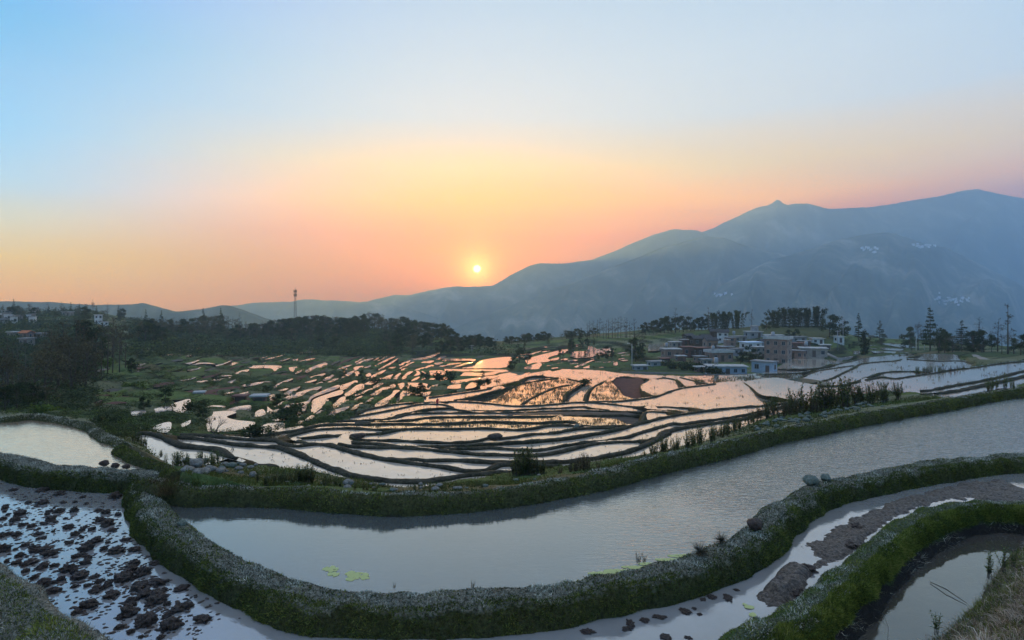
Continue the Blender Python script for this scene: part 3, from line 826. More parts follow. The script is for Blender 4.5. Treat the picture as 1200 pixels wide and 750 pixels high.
def sweep(name, spine, prof, ds, mt, amp=0.05, nscale=2.0, wvar=0.15, fine=1, seed=3):
    """bank with the given cross-section run along a spine; returns mesh and its vertex grid"""
    p = np.asarray(spine, float)
    if ds: p = resample3(p, ds)
    n = len(p)
    t = np.gradient(p[:, :2], axis=0); t /= np.linalg.norm(t, axis=1)[:, None] + 1e-9
    if n > 8:
        for k in range(2): t[:, k] = np.convolve(np.pad(t[:, k], 3, mode='edge'), np.ones(7) / 7, 'valid')
    nrm = np.stack([-t[:, 1], t[:, 0]], 1)
    pr = np.array(prof, float)
    if fine > 1:
        L = np.concatenate([[0], np.cumsum(np.hypot(*np.diff(pr, axis=0).T))])
        q = np.linspace(0, L[-1], (len(pr) - 1) * fine + 1)
        pr = np.stack([np.interp(q, L, pr[:, 0]), np.interp(q, L, pr[:, 1])], 1)
    m = len(pr)
    wv = 1 + wvar * fbm(p[:, 0] * 0.5, p[:, 1] * 0.5, o=3, seed=seed)
    hv = 0.6 * amp * fbm(p[:, 0] * 0.9, p[:, 1] * 0.9, o=3, seed=seed + 9)
    V = np.zeros((n, m, 3))
    V[:, :, 0] = p[:, 0:1] + nrm[:, 0:1] * pr[None, :, 0] * wv[:, None]
    V[:, :, 1] = p[:, 1:2] + nrm[:, 1:2] * pr[None, :, 0] * wv[:, None]
    V[:, :, 2] = p[:, 2:3] + pr[None, :, 1] + hv[:, None]
    X, Y, Z = V[..., 0], V[..., 1], V[..., 2]
    V = V + amp * np.stack([fbm(X * nscale, Y * nscale, Z * nscale, 4, seed + 1), fbm(X * nscale, Y * nscale, Z * nscale, 4, seed + 5), fbm(X * nscale, Y * nscale, Z * nscale, 4, seed + 11)], -1)
    idx = np.arange(n * m).reshape(n, m)
    f = np.stack([idx[:-1, :-1], idx[1:, :-1], idx[1:, 1:], idx[:-1, 1:]], -1).reshape(-1, 4)
    # end caps
    verts = V.reshape(-1, 3)
    f2 = [f]
    for e in (0, n - 1):
        c = len(verts); verts = np.vstack([verts, V[e].mean(0)[None]])
        a = idx[e]
        tri = np.stack([a[:-1], a[1:], np.full(m - 1, c), np.full(m - 1, c)], -1)
        f2.append(tri if e == 0 else tri[:, [1, 0, 2, 3]])
    faces = [tuple(x) for x in f2[0]] if False else None
    quads = f
    tris = np.vstack([x[:, :3] for x in f2[1:]])
    prof_a = np.tile(np.linspace(0, 1, m), n)
    prof_a = np.concatenate([prof_a, [0, 0]])
    me = bpy.data.meshes.new(name)
    nq, nt_ = len(quads), len(tris)
    me.vertices.add(len(verts)); me.vertices.foreach_set('co', verts.astype(np.float32).ravel())
    me.loops.add(nq * 4 + nt_ * 3)
    me.loops.foreach_set('vertex_index', np.concatenate([quads.ravel(), tris.ravel()]).astype(np.int32))
    me.polygons.add(nq + nt_)
    me.polygons.foreach_set('loop_start', np.concatenate([np.arange(nq) * 4, nq * 4 + np.arange(nt_) * 3]).astype(np.int32))
    me.update(calc_edges=True)
    me.polygons.foreach_set('use_smooth', np.ones(nq + nt_, dtype=bool))
    a = me.attributes.new('prof', 'FLOAT', 'POINT'); a.data.foreach_set('value', prof_a.astype(np.float32))
    me.materials.append(mt)
    me.validate()
    return me, V

def ground_mesh():
    us = np.concatenate([np.linspace(-700, -30, 40), np.arange(-20, 1222, 3.0), np.linspace(1240, 1900, 40)])
    ds = np.concatenate([np.linspace(1.0, 12, 5), np.geomspace(13, 60, 95), np.geomspace(61, 470, 190), np.geomspace(480, 1300, 40)])
    U, D = np.meshgrid(us, ds, indexing='ij')
    H = H_of(U, D)
    Vpx = V0 + FPX * H / D
    # ground under the flooded fields lies below their water
    low = H.copy()
    def look(vp):
        j = np.clip((U - GU0).astype(int), 0, NU - 1); i = ((vp - GV0) / GSV).astype(int)
        ok = (i >= 0) & (i < NV) & (U > GU0) & (U < GU1 - 1)
        return np.where(ok, lab[np.clip(i, 0, NV - 1), j], 0), np.where(ok, fan[np.clip(i, 0, NV - 1), j], False)
    l0, f0 = look(Vpx)
    for k, r in REG.items():
        d = 0.4 if r.get('poly') else 0.8
        hit = l0 == k
        lk, _ = look(V0 + FPX * r['H'] / D)
        hit |= (lk == k) & (np.abs(r['H'] - H) < 9)
        low = np.where(hit, np.maximum(low, r['H'] + d), low)
    # the banks and the land right between the paddies
    low = np.where(f0 & (l0 == 0), low + 0.9, low)
    # lowland drops a little where one field lies between others
    X = (U - U0) / FPX * D; Y = D
    # stepped fields on the slopes, hummocks everywhere
    step = np.where(U < 420, 1.25, 0.9)
    amt = np.clip((D - 45) / 40, 0, 1) * np.clip((crest_d(U) - D) / 60, 0, 1)
    Hs = low + 1.3 * fbm(X * 0.018, Y * 0.018, o=3, seed=21)
    q = Hs / step; fl = np.floor(q); fr = q - fl
    st = np.clip((fr - 0.38) / 0.24, 0, 1); st = st * st * (3 - 2 * st)
    H2 = low + (step * (fl + st) - Hs) * amt * np.where(f0 | (l0 > 0), 0, 1)
    riser = np.clip(1.6 - np.abs(fr - 0.5) * 8, 0, 1) * amt * np.where(f0 | (l0 > 0), 0, 1)
    hum = 0.10 * fbm(X * 0.8, Y * 0.8, o=3, seed=4) + np.clip(D / 120, 0, 1.2) * 0.35 * fbm(X * 0.12, Y * 0.12, o=4, seed=5)
    H2 = H2 + np.where(f0 | (l0 > 0), 0, hum) * np.where(D < 500, 1, 12)
    V = np.stack([X, Y, -H2], -1)
    n, m = U.shape
    idx = np.arange(n * m).reshape(n, m)
    f = np.stack([idx[:-1, :-1], idx[1:, :-1], idx[1:, 1:], idx[:-1, 1:]], -1).reshape(-1, 4)
    knoll = pt_in(np.array([(842, 389), (850, 382), (900, 380), (966, 380), (988, 389), (978, 398), (940, 397), (900, 393), (860, 392)], float), U, Vpx) & (D > 200)
    me = new_mesh('ground', V.reshape(-1, 3), f, [M['ground']], {'riser': riser.ravel(), 'meadow': knoll.ravel().astype(float)}, smooth=True)
    return tag(link('ground', me), kind='structure')
# ------------------------------------------------------------------ materials of ground and banks
def _ground(nt, bs):
    N, L = nt.nodes.new, nt.links.new
    tc = N('ShaderNodeTexCoord')
    n1 = noise_node(nt, 0.9, 8, 0.7, vec=tc.outputs['Object'])
    r1 = ramp_node(nt, [(0.28, (0.030, 0.046, 0.018)), (0.48, (0.085, 0.116, 0.040)), (0.62, (0.160, 0.164, 0.082)), (0.78, (0.225, 0.221, 0.126))])
    L(n1.outputs['Fac'], r1.inputs[0])
    # fields: long cells along the slope
    vo = N('ShaderNodeTexVoronoi'); vo.inputs['Scale'].default_value = 0.07
    mp = N('ShaderNodeMapping'); mp.inputs['Scale'].default_value = (0.55, 1.3, 2.0); mp.inputs['Rotation'].default_value = (0, 0, -0.25)
    nw = noise_node(nt, 0.05, 3, vec=tc.outputs['Object'])
    av = N('ShaderNodeVectorMath'); av.operation = 'MULTIPLY_ADD'; av.inputs[1].default_value = (18, 18, 0)
    L(nw.outputs['Color'], av.inputs[0]); L(tc.outputs['Object'], av.inputs[2]); L(av.outputs[0], mp.inputs[0])
    L(mp.outputs[0], vo.inputs['Vector'])
    sx = N('ShaderNodeSeparateColor'); L(vo.outputs['Color'], sx.inputs[0])
    r2 = ramp_node(nt, [(0.0, (0.047, 0.081, 0.033)), (0.28, (0.078, 0.132, 0.038)), (0.45, (0.133, 0.192, 0.048)), (0.6, (0.172, 0.174, 0.105)), (0.74, (0.070, 0.101, 0.045)), (0.85, (0.234, 0.237, 0.158)), (0.94, (0.172, 0.127, 0.075))])
    r2.color_ramp.interpolation = 'CONSTANT'
    L(sx.outputs[0], r2.inputs[0])
    mx = N('ShaderNodeMix'); mx.data_type = 'RGBA'; mx.inputs[0].default_value = 0.6
    L(r1.outputs[0], mx.inputs[6]); L(r2.outputs[0], mx.inputs[7])
    ra = N('ShaderNodeAttribute'); ra.attribute_name = 'riser'
    mr = N('ShaderNodeMix'); mr.data_type = 'RGBA'; mr.inputs[7].default_value = (0.016, 0.024, 0.012, 1)
    L(ra.outputs['Fac'], mr.inputs[0]); L(mx.outputs[2], mr.inputs[6])
    ma = N('ShaderNodeAttribute'); ma.attribute_name = 'meadow'
    mm = N('ShaderNodeMix'); mm.data_type = 'RGBA'; mm.inputs[7].default_value = (0.10, 0.105, 0.045, 1)
    L(ma.outputs['Fac'], mm.inputs[0]); L(mr.outputs[2], mm.inputs[6])
    mx = mm
    n3 = noise_node(nt, 4.0, 6, 0.7, vec=tc.outputs['Object'])
    r3 = ramp_node(nt, [(0.3, (0.45, 0.45, 0.45)), (0.7, (1.25, 1.25, 1.2))])
    L(n3.outputs['Fac'], r3.inputs[0])
    m3 = N('ShaderNodeMix'); m3.data_type = 'RGBA'; m3.blend_type = 'MULTIPLY'; m3.inputs[0].default_value = 1.0
    L(mx.outputs[2], m3.inputs[6]); L(r3.outputs[0], m3.inputs[7])
    L(m3.outputs[2], bs.inputs['Base Color'])
    bs.inputs['Roughness'].default_value = 0.95; bs.inputs['Specular IOR Level'].default_value = 0.1
    bump(nt, bs, n1.outputs['Fac'], 0.8, 0.5)
M['ground'] = mat('hillside', _ground)

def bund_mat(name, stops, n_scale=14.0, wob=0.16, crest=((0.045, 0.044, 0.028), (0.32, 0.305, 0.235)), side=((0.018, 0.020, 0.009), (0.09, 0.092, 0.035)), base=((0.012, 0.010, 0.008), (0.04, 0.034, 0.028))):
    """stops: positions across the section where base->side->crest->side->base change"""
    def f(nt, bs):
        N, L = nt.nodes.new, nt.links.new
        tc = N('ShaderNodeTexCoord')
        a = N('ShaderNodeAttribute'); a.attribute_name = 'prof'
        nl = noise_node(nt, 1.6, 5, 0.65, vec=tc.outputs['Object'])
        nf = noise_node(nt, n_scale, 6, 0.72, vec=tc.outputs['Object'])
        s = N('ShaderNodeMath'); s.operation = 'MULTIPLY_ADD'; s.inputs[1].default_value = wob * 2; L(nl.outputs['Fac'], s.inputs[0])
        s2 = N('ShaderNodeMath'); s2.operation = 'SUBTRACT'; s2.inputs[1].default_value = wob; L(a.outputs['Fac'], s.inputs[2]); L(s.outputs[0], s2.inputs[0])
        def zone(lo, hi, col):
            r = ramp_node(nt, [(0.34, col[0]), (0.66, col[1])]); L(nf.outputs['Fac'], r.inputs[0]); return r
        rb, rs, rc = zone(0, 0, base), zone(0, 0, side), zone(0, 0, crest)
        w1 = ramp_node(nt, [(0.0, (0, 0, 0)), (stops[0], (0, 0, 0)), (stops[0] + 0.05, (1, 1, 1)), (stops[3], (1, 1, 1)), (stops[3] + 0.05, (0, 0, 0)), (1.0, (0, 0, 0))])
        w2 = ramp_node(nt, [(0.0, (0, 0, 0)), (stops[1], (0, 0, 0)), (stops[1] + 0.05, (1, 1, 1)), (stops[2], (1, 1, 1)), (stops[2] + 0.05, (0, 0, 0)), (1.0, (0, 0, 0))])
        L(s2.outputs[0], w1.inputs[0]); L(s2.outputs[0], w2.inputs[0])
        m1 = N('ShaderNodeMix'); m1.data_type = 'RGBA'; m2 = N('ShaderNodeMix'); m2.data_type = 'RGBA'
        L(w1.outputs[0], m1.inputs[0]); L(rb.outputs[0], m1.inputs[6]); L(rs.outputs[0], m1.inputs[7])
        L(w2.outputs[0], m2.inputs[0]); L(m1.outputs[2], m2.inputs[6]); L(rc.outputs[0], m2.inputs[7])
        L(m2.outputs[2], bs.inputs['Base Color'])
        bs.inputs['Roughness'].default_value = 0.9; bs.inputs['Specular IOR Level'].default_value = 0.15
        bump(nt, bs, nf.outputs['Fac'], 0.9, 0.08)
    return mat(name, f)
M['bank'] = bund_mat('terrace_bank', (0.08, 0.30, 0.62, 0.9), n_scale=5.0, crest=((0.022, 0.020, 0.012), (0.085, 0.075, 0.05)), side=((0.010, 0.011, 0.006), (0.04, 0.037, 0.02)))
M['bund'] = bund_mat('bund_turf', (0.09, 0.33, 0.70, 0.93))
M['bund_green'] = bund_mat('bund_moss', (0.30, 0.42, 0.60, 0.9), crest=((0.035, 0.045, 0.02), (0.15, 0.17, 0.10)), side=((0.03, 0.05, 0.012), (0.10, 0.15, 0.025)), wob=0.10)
M['bank_soil'] = speckle('bank_soil', [(0.3, (0.03, 0.026, 0.016)), (0.55, (0.09, 0.075, 0.045)), (0.75, (0.17, 0.14, 0.09))], 6.0, bd=0.06)

M['moss'] = attr_mat('moss_blades', [(0.0, (0.013, 0.018, 0.006)), (0.4, (0.046, 0.062, 0.013)), (0.7, (0.111, 0.137, 0.026)), (1.0, (0.221, 0.227, 0.061))], transl=0.2)
M['moss_bright'] = attr_mat('bright_moss_blades', [(0.0, (0.016, 0.022, 0.006)), (0.35, (0.065, 0.088, 0.014)), (0.7, (0.182, 0.219, 0.033)), (1.0, (0.351, 0.344, 0.094))], transl=0.25)
M['drygrass'] = attr_mat('dead_grass', [(0.0, (0.025, 0.022, 0.014)), (0.40, (0.10, 0.095, 0.066)), (0.66, (0.38, 0.36, 0.27)), (1.0, (0.70, 0.66, 0.53))])
M['straw'] = attr_mat('straw', [(0.0, (0.06, 0.042, 0.026)), (0.3, (0.24, 0.175, 0.115)), (0.65, (0.50, 0.40, 0.29)), (1.0, (0.70, 0.60, 0.47))], transl=0.15)
M['weedleaf'] = attr_mat('weed_leaves', [(0.0, (0.022, 0.033, 0.010)), (0.5, (0.056, 0.077, 0.018)), (0.85, (0.112, 0.127, 0.030)), (1.0, (0.150, 0.088, 0.035))], transl=0.3, objvar=0.35)
M['weedstem'] = mat('weed_stem', None, Base_Color=(0.07, 0.055, 0.035, 1), Roughness=0.8)

# ------------------------------------------------------------------ helpers: blades of grass
def blades(points, dirs, length, width, seed=0, bend=0.4, segs=1, rnd=None, wdir=None):
    """one mesh of thin blades; points (n,3), dirs (n,3) unit, length (n,), width (n,)"""
    r = np.random.default_rng(seed)
    n = len(points)
    side = np.cross(dirs, r.normal(size=(n, 3))); side /= np.linalg.norm(side, axis=1)[:, None] + 1e-9
    bd = np.cross(side, dirs)
    if rnd is None: rnd = r.random(n)
    if segs == 1:
        v = np.stack([points - side * width[:, None] / 2, points + side * width[:, None] / 2, points + dirs * length[:, None] + bd * (bend * length)[:, None] * r.uniform(-1, 1, n)[:, None]], 1)
        f = np.arange(3 * n).reshape(n, 3)
        return v.reshape(-1, 3), f, np.repeat(rnd, 3)
    q = r.uniform(-1, 1, n)[:, None] * (bend * length)[:, None] * bd
    mid = points + dirs * (0.55 * length)[:, None] + q * 0.3
    tip = points + dirs * (0.95 * length)[:, None] + q - np.array((0, 0, 1)) * (bend * 0.5 * length)[:, None]
    w = width[:, None] / 2
    v = np.stack([points - side * w, points + side * w, mid - side * w * 0.8, mid + side * w * 0.8, tip], 1)
    b = (np.arange(n) * 5)[:, None]
    f = np.concatenate([b + np.array([[0, 1, 3]]), b + np.array([[0, 3, 2]]), b + np.array([[2, 3, 4]])])
    return v.reshape(-1, 3), f, np.repeat(rnd, 5)

def grid_points(V, n, j0, j1, seed, xlim=None):
    """random points with normals on a swept bank, between two section stations; even over its length"""
    r = np.random.default_rng(seed)
    N_, m = V.shape[:2]
    a = np.linalg.norm(np.diff(V[:, m // 2], axis=0), axis=1)
    cu = np.concatenate([[0], np.cumsum(a)]); 
    i = np.clip(np.searchsorted(cu, r.random(n) * cu[-1]) - 1, 0, N_ - 2)
    jf = j0 + (j1 - j0) * r.random(n); j = np.clip(jf.astype(int), 0, m - 2); fj = jf - j
    fi = r.random(n)
    p00, p10, p01, p11 = V[i, j], V[i + 1, j], V[i, j + 1], V[i + 1, j + 1]
    fi_, fj_ = fi[:, None], fj[:, None]
    p = p00 * (1 - fi_) * (1 - fj_) + p10 * fi_ * (1 - fj_) + p01 * (1 - fi_) * fj_ + p11 * fi_ * fj_
    nn = np.cross(p10 - p00, p01 - p00); nn /= np.linalg.norm(nn, axis=1)[:, None] + 1e-9
    nn *= np.where(nn[:, 2:3] < -0.2, -1, 1)
    return p, nn

def seen(p, lim=260):
    u = U0 + FPX * p[:, 0] / p[:, 1]; v = V0 - FPX * p[:, 2] / p[:, 1]
    return (p[:, 1] > 1) & (u > -lim) & (u < 1200 + lim) & (v < 750 + lim)

def turf(V, n, j0, j1, mt, parent, name, seed, ln=(0.05, 0.14), wd=(0.008, 0.02), up=0.5, spread=0.6, patch=0.0, segs=1, bend=0.4, rnd_pow=1.0):
    p, nn = grid_points(V, n, j0, j1, seed)
    k = seen(p)
    r = np.random.default_rng(seed + 1)
    if patch: k &= fbm(p[:, 0] * 1.2, p[:, 1] * 1.2, p[:, 2] * 1.2, 3, seed) > patch * r.uniform(-1, 0.3, len(p))
    p, nn = p[k], nn[k]; n = len(p)
    d = nn * (1 - up) + np.array((0, 0, 1)) * up + r.normal(size=(n, 3)) * spread * 0.5
    d /= np.linalg.norm(d, axis=1)[:, None]
    cl = np.clip(0.5 + 1.3 * fbm(p[:, 0] * 2.2, p[:, 1] * 2.2, p[:, 2] * 2.2, 4, seed + 2), 0, 1)
    rnd = np.clip(0.40 * cl + 0.60 * r.random(n), 0, 1) ** rnd_pow
    v, f, rn = blades(p - nn * 0.01, d, r.uniform(*ln, n) * (0.6 + 0.7 * cl), r.uniform(*wd, n), seed + 3, bend, segs, rnd)
    me = new_mesh(name, v, f, [mt], {'rnd': rn})
    return tag(link(name, me, parent), kind='stuff')

def spine(px, H):
    c = crom(px, 2.0)
    Hs = H if not callable(H) else None
    return np.array([P(u, v, H if Hs is not None else H(u)) for u, v in c])

# ------------------------------------------------------------------ the near ponds and their bunds
H_POND, H_UP, H_MUD, H_LOW = 5.69, 5.46, 5.93, 6.22
S_FRONT = [(172, 560), (173, 580), (185, 602), (207, 622), (235, 641), (270, 660), (300, 672), (333, 686), (367, 696), (400, 700), (433, 702), (467, 703), (533, 702), (600, 698), (650, 692), (700, 683), (750, 673), (800, 661),
           (835, 649), (865, 637), (890, 620), (905, 603), (925, 588), (950, 575), (975, 566), (1017, 558), (1067, 549), (1133, 539), (1200, 534), (1290, 531), (1420, 530), (1600, 532)]
S_FAR = [(168, 563), (190, 569), (225, 573), (260, 573), (300, 574), (333, 575), (367, 577), (400, 580), (433, 582), (467, 583), (500, 582), (533, 580), (550, 579), (583, 575), (617, 571), (650, 565), (683, 560),
         (700, 556.5), (733, 548.5), (767, 540), (800, 532), (833, 525), (867, 517), (900, 508), (933, 501.5), (967, 495), (1000, 488.5), (1033, 483), (1067, 477), (1100, 472), (1117, 469), (1150, 463), (1183, 458), (1200, 456), (1290, 443), (1420, 432), (1600, 422)]
S_UP1 = [(-300, 492), (-150, 491.5), (-60, 491), (0, 490), (17, 489.5), (38, 487), (58, 489), (83, 493), (103, 498), (117, 507), (127, 513), (145, 519)]
S_UP2 = [(140, 523), (148, 528), (158, 533), (175, 540), (192, 547), (205, 554)]
S_UPN = [(-300, 506), (-170, 516), (-70, 525), (-30, 529), (0, 534), (33, 543), (67, 548), (100, 550), (133, 552), (160, 553), (180, 557)]
S_CORNER = [(-250, 530), (-140, 575), (-60, 630), (-30, 655), (0, 680), (25, 702), (50, 720), (80, 738), (115, 760), (160, 790)]
S_RIGHT = [(830, 785), (860, 757), (890, 738), (930, 722), (960, 702), (990, 675), (1015, 651), (1040, 630), (1070, 609), (1107, 595), (1150, 589), (1200, 592), (1290, 600), (1420, 616), (1560, 640)]
PR_FRONT = [(-0.66, -0.85), (-0.56, -0.48), (-0.50, -0.22), (-0.36, -0.02), (0.0, 0.03), (0.28, 0.0), (0.40, -0.12), (0.46, -0.30), (0.60, -0.8)]
PR_FAR = [(-0.40, -0.85), (-0.34, -0.45), (-0.31, -0.2), (-0.24, -0.02), (0.0, 0.03), (0.35, 0.0), (0.55, -0.12), (0.9, -0.30), (1.7, -1.2)]
PR_UP = [(-0.33, -0.7), (-0.29, -0.30), (-0.25, -0.12), (-0.15, 0.0), (0.0, 0.03), (0.16, 0.0), (0.27, -0.12), (0.42, -0.4), (0.9, -1.8)]
PR_UPN = [(-0.50, -1.0), (-0.42, -0.6), (-0.38, -0.25), (-0.28, -0.02), (0.0, 0.03), (0.26, 0.0), (0.36, -0.1), (0.44, -0.3), (0.55, -0.8)]
PR_CORNER = [(-0.9, -1.4), (-0.7, -0.7), (-0.5, -0.25), (-0.30, -0.02), (0.0, 0.03), (0.26, 0.0), (0.40, -0.2), (0.52, -0.7), (0.7, -1.2)]
PR_RIGHT = [(-0.85, -1.1), (-0.60, -0.62), (-0.46, -0.35), (-0.36, -0.08), (-0.05, 0.03), (0.24, 0.0), (0.36, -0.12), (0.48, -0.42), (0.6, -0.8)]
SP = {}
GR = {}
def build_bunds():
    defs = [
        ('front', S_FRONT, 5.5, PR_FRONT, 'bund', 'broad grassy earth bund curving round the near side of the large pond'),
        ('far', S_FAR, 5.3, PR_FAR, 'bund', 'long earth bund with pale crest along the far side of the large pond'),
        ('up1', S_UP1, 5.30, PR_UP, 'bank_g', 'green rounded bund along the far edge of the upper left pond'),
        ('up2', S_UP2, 5.26, PR_UP, 'bank_g', 'short broken piece of bund between the upper left pond and the weedy paddy'),
        ('upn', S_UPN, 5.37, PR_UPN, 'bund', 'grassy bund between the upper left pond and the clod-strewn mud field'),
        ('corner', S_CORNER, 5.3, PR_CORNER, 'bund', 'mossy bund cutting across the bottom left corner of the mud field'),
        ('right', S_RIGHT, 5.6, PR_RIGHT, 'bund_green', 'bright mossy bund above the dark bank of the small lower right pond'),
    ]
    for key, px, H, pr, mt, lb in defs:
        s = spine(px, H)
        SP[key] = s
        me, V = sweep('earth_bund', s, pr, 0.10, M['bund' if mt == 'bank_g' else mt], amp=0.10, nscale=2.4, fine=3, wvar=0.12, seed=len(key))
        o = link('earth_bund', me)
        tag(o, lb, 'earth bund')
        GR[key] = (V, o)
    J = lambda k: k * 3           # section station -> fine index
    V, o = GR['front']
    turf(V, 125000, J(0.8), J(3.5), M['moss'], o, 'side_grass', 11, ln=(0.025, 0.075), wd=(0.014, 0.034), up=0.25, spread=1.3)
    turf(V, 84000, J(3.0), J(6.5), M['drygrass'], o, 'dead_grass', 12, ln=(0.025, 0.065), wd=(0.018, 0.045), up=0.2, spread=1.8)
    turf(V, 24000, J(3.0), J(6.5), M['moss'], o, 'crest_grass', 13, ln=(0.025, 0.07), wd=(0.02, 0.045), up=0.3, spread=1.6)
    V, o = GR['far']
    turf(V, 84000, J(0.8), J(3.4), M['moss'], o, 'side_grass', 21, ln=(0.03, 0.09), wd=(0.02, 0.045), up=0.25, spread=1.2)
    turf(V, 82000, J(2.8), J(5.8), M['drygrass'], o, 'dead_grass', 22, ln=(0.03, 0.08), wd=(0.025, 0.06), up=0.2, spread=1.8)
    turf(V, 24000, J(5.7), J(7.8), M['moss'], o, 'crest_grass', 23, ln=(0.04, 0.14), wd=(0.012, 0.03), up=0.6)
    V, o = GR['upn']
    turf(V, 40000, J(0.8), J(3.4), M['moss'], o, 'side_grass', 31, ln=(0.03, 0.09), wd=(0.02, 0.04), up=0.3, spread=1.2)
    turf(V, 22000, J(3.0), J(6.0), M['drygrass'], o, 'dead_grass', 32, ln=(0.03, 0.09), wd=(0.012, 0.03), up=0.35, spread=1.2)
    V, o = GR['up1']
    turf(V, 16000, J(1.0), J(6.5), M['moss'], o, 'side_grass', 41, ln=(0.025, 0.06), wd=(0.02, 0.04), up=0.25, spread=1.3)
    turf(V, 40000, J(1.6), J(6.2), M['drygrass'], o, 'dead_grass', 42, ln=(0.03, 0.08), wd=(0.014, 0.03), up=0.35, spread=1.2)
    V, o = GR['up2']
    turf(V, 9000, J(0.8), J(4.0), M['moss'], o, 'side_grass', 51, ln=(0.025, 0.07), wd=(0.02, 0.04), up=0.25, spread=1.3)
    turf(V, 7000, J(3.0), J(6.0), M['drygrass'], o, 'dead_grass', 52, ln=(0.03, 0.09), wd=(0.012, 0.03), up=0.35, spread=1.2)
    V, o = GR['corner']
    turf(V, 80000, J(0.5), J(4.6), M['moss_bright'], o, 'side_grass', 61, ln=(0.025, 0.08), wd=(0.012, 0.03), up=0.3, spread=1.3)
    turf(V, 42000, J(3.0), J(6.5), M['drygrass'], o, 'dead_grass', 62, ln=(0.03, 0.09), wd=(0.008, 0.02), up=0.35, spread=1.2, patch=0.5)
    V, o = GR['right']
    turf(V, 95000, J(2.55), J(4.2), M['moss_bright'], o, 'side_grass', 71, ln=(0.025, 0.085), wd=(0.012, 0.03), up=0.35, spread=1.2)
    turf(V, 33000, J(3.6), J(6.8), M['drygrass'], o, 'dead_grass', 72, ln=(0.02, 0.06), wd=(0.014, 0.03), up=0.2, spread=1.6)
    turf(V, 36000, J(3.6), J(7.2), M['moss_bright'], o, 'crest_grass', 73, ln=(0.02, 0.06), wd=(.012,.03), up=0.3, spread=1.5)
    turf(V, 5000, J(0.9), J(2.6), M['drygrass'], o, 'bank_litter', 74, ln=(0.05, 0.16), wd=(0.006, 0.014), up=0.1, spread=1.4, rnd_pow=2.2)

def sheet(name, pts, z, mt):
    pts = [(float(p[0]), float(p[1]), z) for p in pts]
    a = sum(pts[i - 1][0] * pts[i][1] - pts[i][0] * pts[i - 1][1] for i in range(len(pts)))
    if a < 0: pts.reverse()
    return tag(link(name, new_mesh(name, pts, [tuple(range(len(pts)))], [mt])), kind='structure')

def pt_in(poly, x, y):
    s = np.zeros(x.shape, bool)
    for a, b in zip(poly, np.roll(poly, -1, axis=0)):
        c = (a[1] > y) != (b[1] > y)
        s ^= c & (x < (b[0] - a[0]) * (y - a[1]) / (b[1] - a[1] + 1e-12) + a[0])
    return s

MUD_POLY = None
def build_ponds():
    global MUD_POLY
    A = np.vstack([SP['front'][::3], SP['far'][::-3]])
    sheet('pond_water', A, -H_POND, M['pond'])
    U = np.vstack([SP['upn'][::2], SP['up2'][::-2], SP['up1'][::-2]])
    sheet('pond_water', U, -H_UP, M['paddy_silt'])
    low = [P(830, 930, H_MUD), P(-320, 930, H_MUD)]
    MUD_POLY = np.vstack([SP['upn'][::2], SP['front'][::3], SP['right'][::-3], low])[:, :2]
    sheet('flooded_field', MUD_POLY, -H_MUD, M['muddy'])
    L2 = np.vstack([SP['right'][::3], [P(1650, 800, H_LOW)], [P(830, 900, H_LOW)]])
    sheet('pond_water', L2, -H_LOW, M['pond_still'])
    # mud rising through the shallow water
    st = 0.045
    xs, ys = np.arange(-19, 16, st), np.arange(8.2, 22.5, st)
    X, Y = np.meshgrid(xs, ys, indexing='ij')
    u = U0 + FPX * X / Y; v = V0 + FPX * H_MUD / Y
    bias = np.full(X.shape, -0.085)
    bare = np.array([(880, 700), (905, 655), (940, 640), (1010, 602), (1060, 582), (1130, 566), (1215, 556), (1215, 590), (1107, 586), (1060, 600), (1020, 628), (985, 660), (950, 695), (905, 712)], float)
    def soft(poly, w):
        m = pt_in(poly, u, v).astype(float)
        for _ in range(w):
            m = (np.roll(m, 1, 0) + np.roll(m, -1, 0) + np.roll(m, 1, 1) + np.roll(m, -1, 1) + m) / 5
        return m
    bias += 0.125 * soft(bare, 14)
    bias -= 0.13 * soft(np.array([(870, 665), (900, 650), (955, 640), (950, 668), (985, 655), (960, 690), (900, 690), (860, 700)], float), 10)
    bias += 0.05 * soft(np.array([(895, 690), (920, 665), (955, 665), (945, 690), (915, 705)], float), 6) + 0.16 * soft(np.array([(895, 690), (920, 665), (950, 668), (940, 690), (915, 702)], float), 4)
    bias += -0.05 * soft(np.array([(-80, 560), (130, 580), (160, 640), (230, 720), (230, 800), (60, 740), (-80, 640)], float), 16)
    Z = bias + 0.055 * fbm(X * 1.3, Y * 1.3, o=3, seed=31) + 0.06 * fbm(X * 4.5, Y * 4.5, o=4, seed=33) + 0.05 * np.abs(fbm(X * 7.5, Y * 7.5, o=2, seed=35))
    keep = pt_in(MUD_POLY, X, Y)
    n, m = X.shape
    idx = np.arange(n * m).reshape(n, m)
    f = np.stack([idx[:-1, :-1], idx[1:, :-1], idx[1:, 1:], idx[:-1, 1:]], -1).reshape(-1, 4)
    kz = (Z > -0.03)
    kk = keep & kz
    kf = (kk[:-1, :-1] | kk[1:, 1:] | kk[1:, :-1] | kk[:-1, 1:]).reshape(-1) & keep[:-1, :-1].reshape(-1)
    f = f[kf]
    used = np.unique(f); rm = np.full(n * m, -1); rm[used] = np.arange(len(used))
    Vv = np.stack([X, Y, Z - H_MUD], -1).reshape(-1, 3)[used]
    tag(link('mud_flat', new_mesh('mud_flat', Vv, rm[f], [M['mudflat']], smooth=True)), kind='structure')

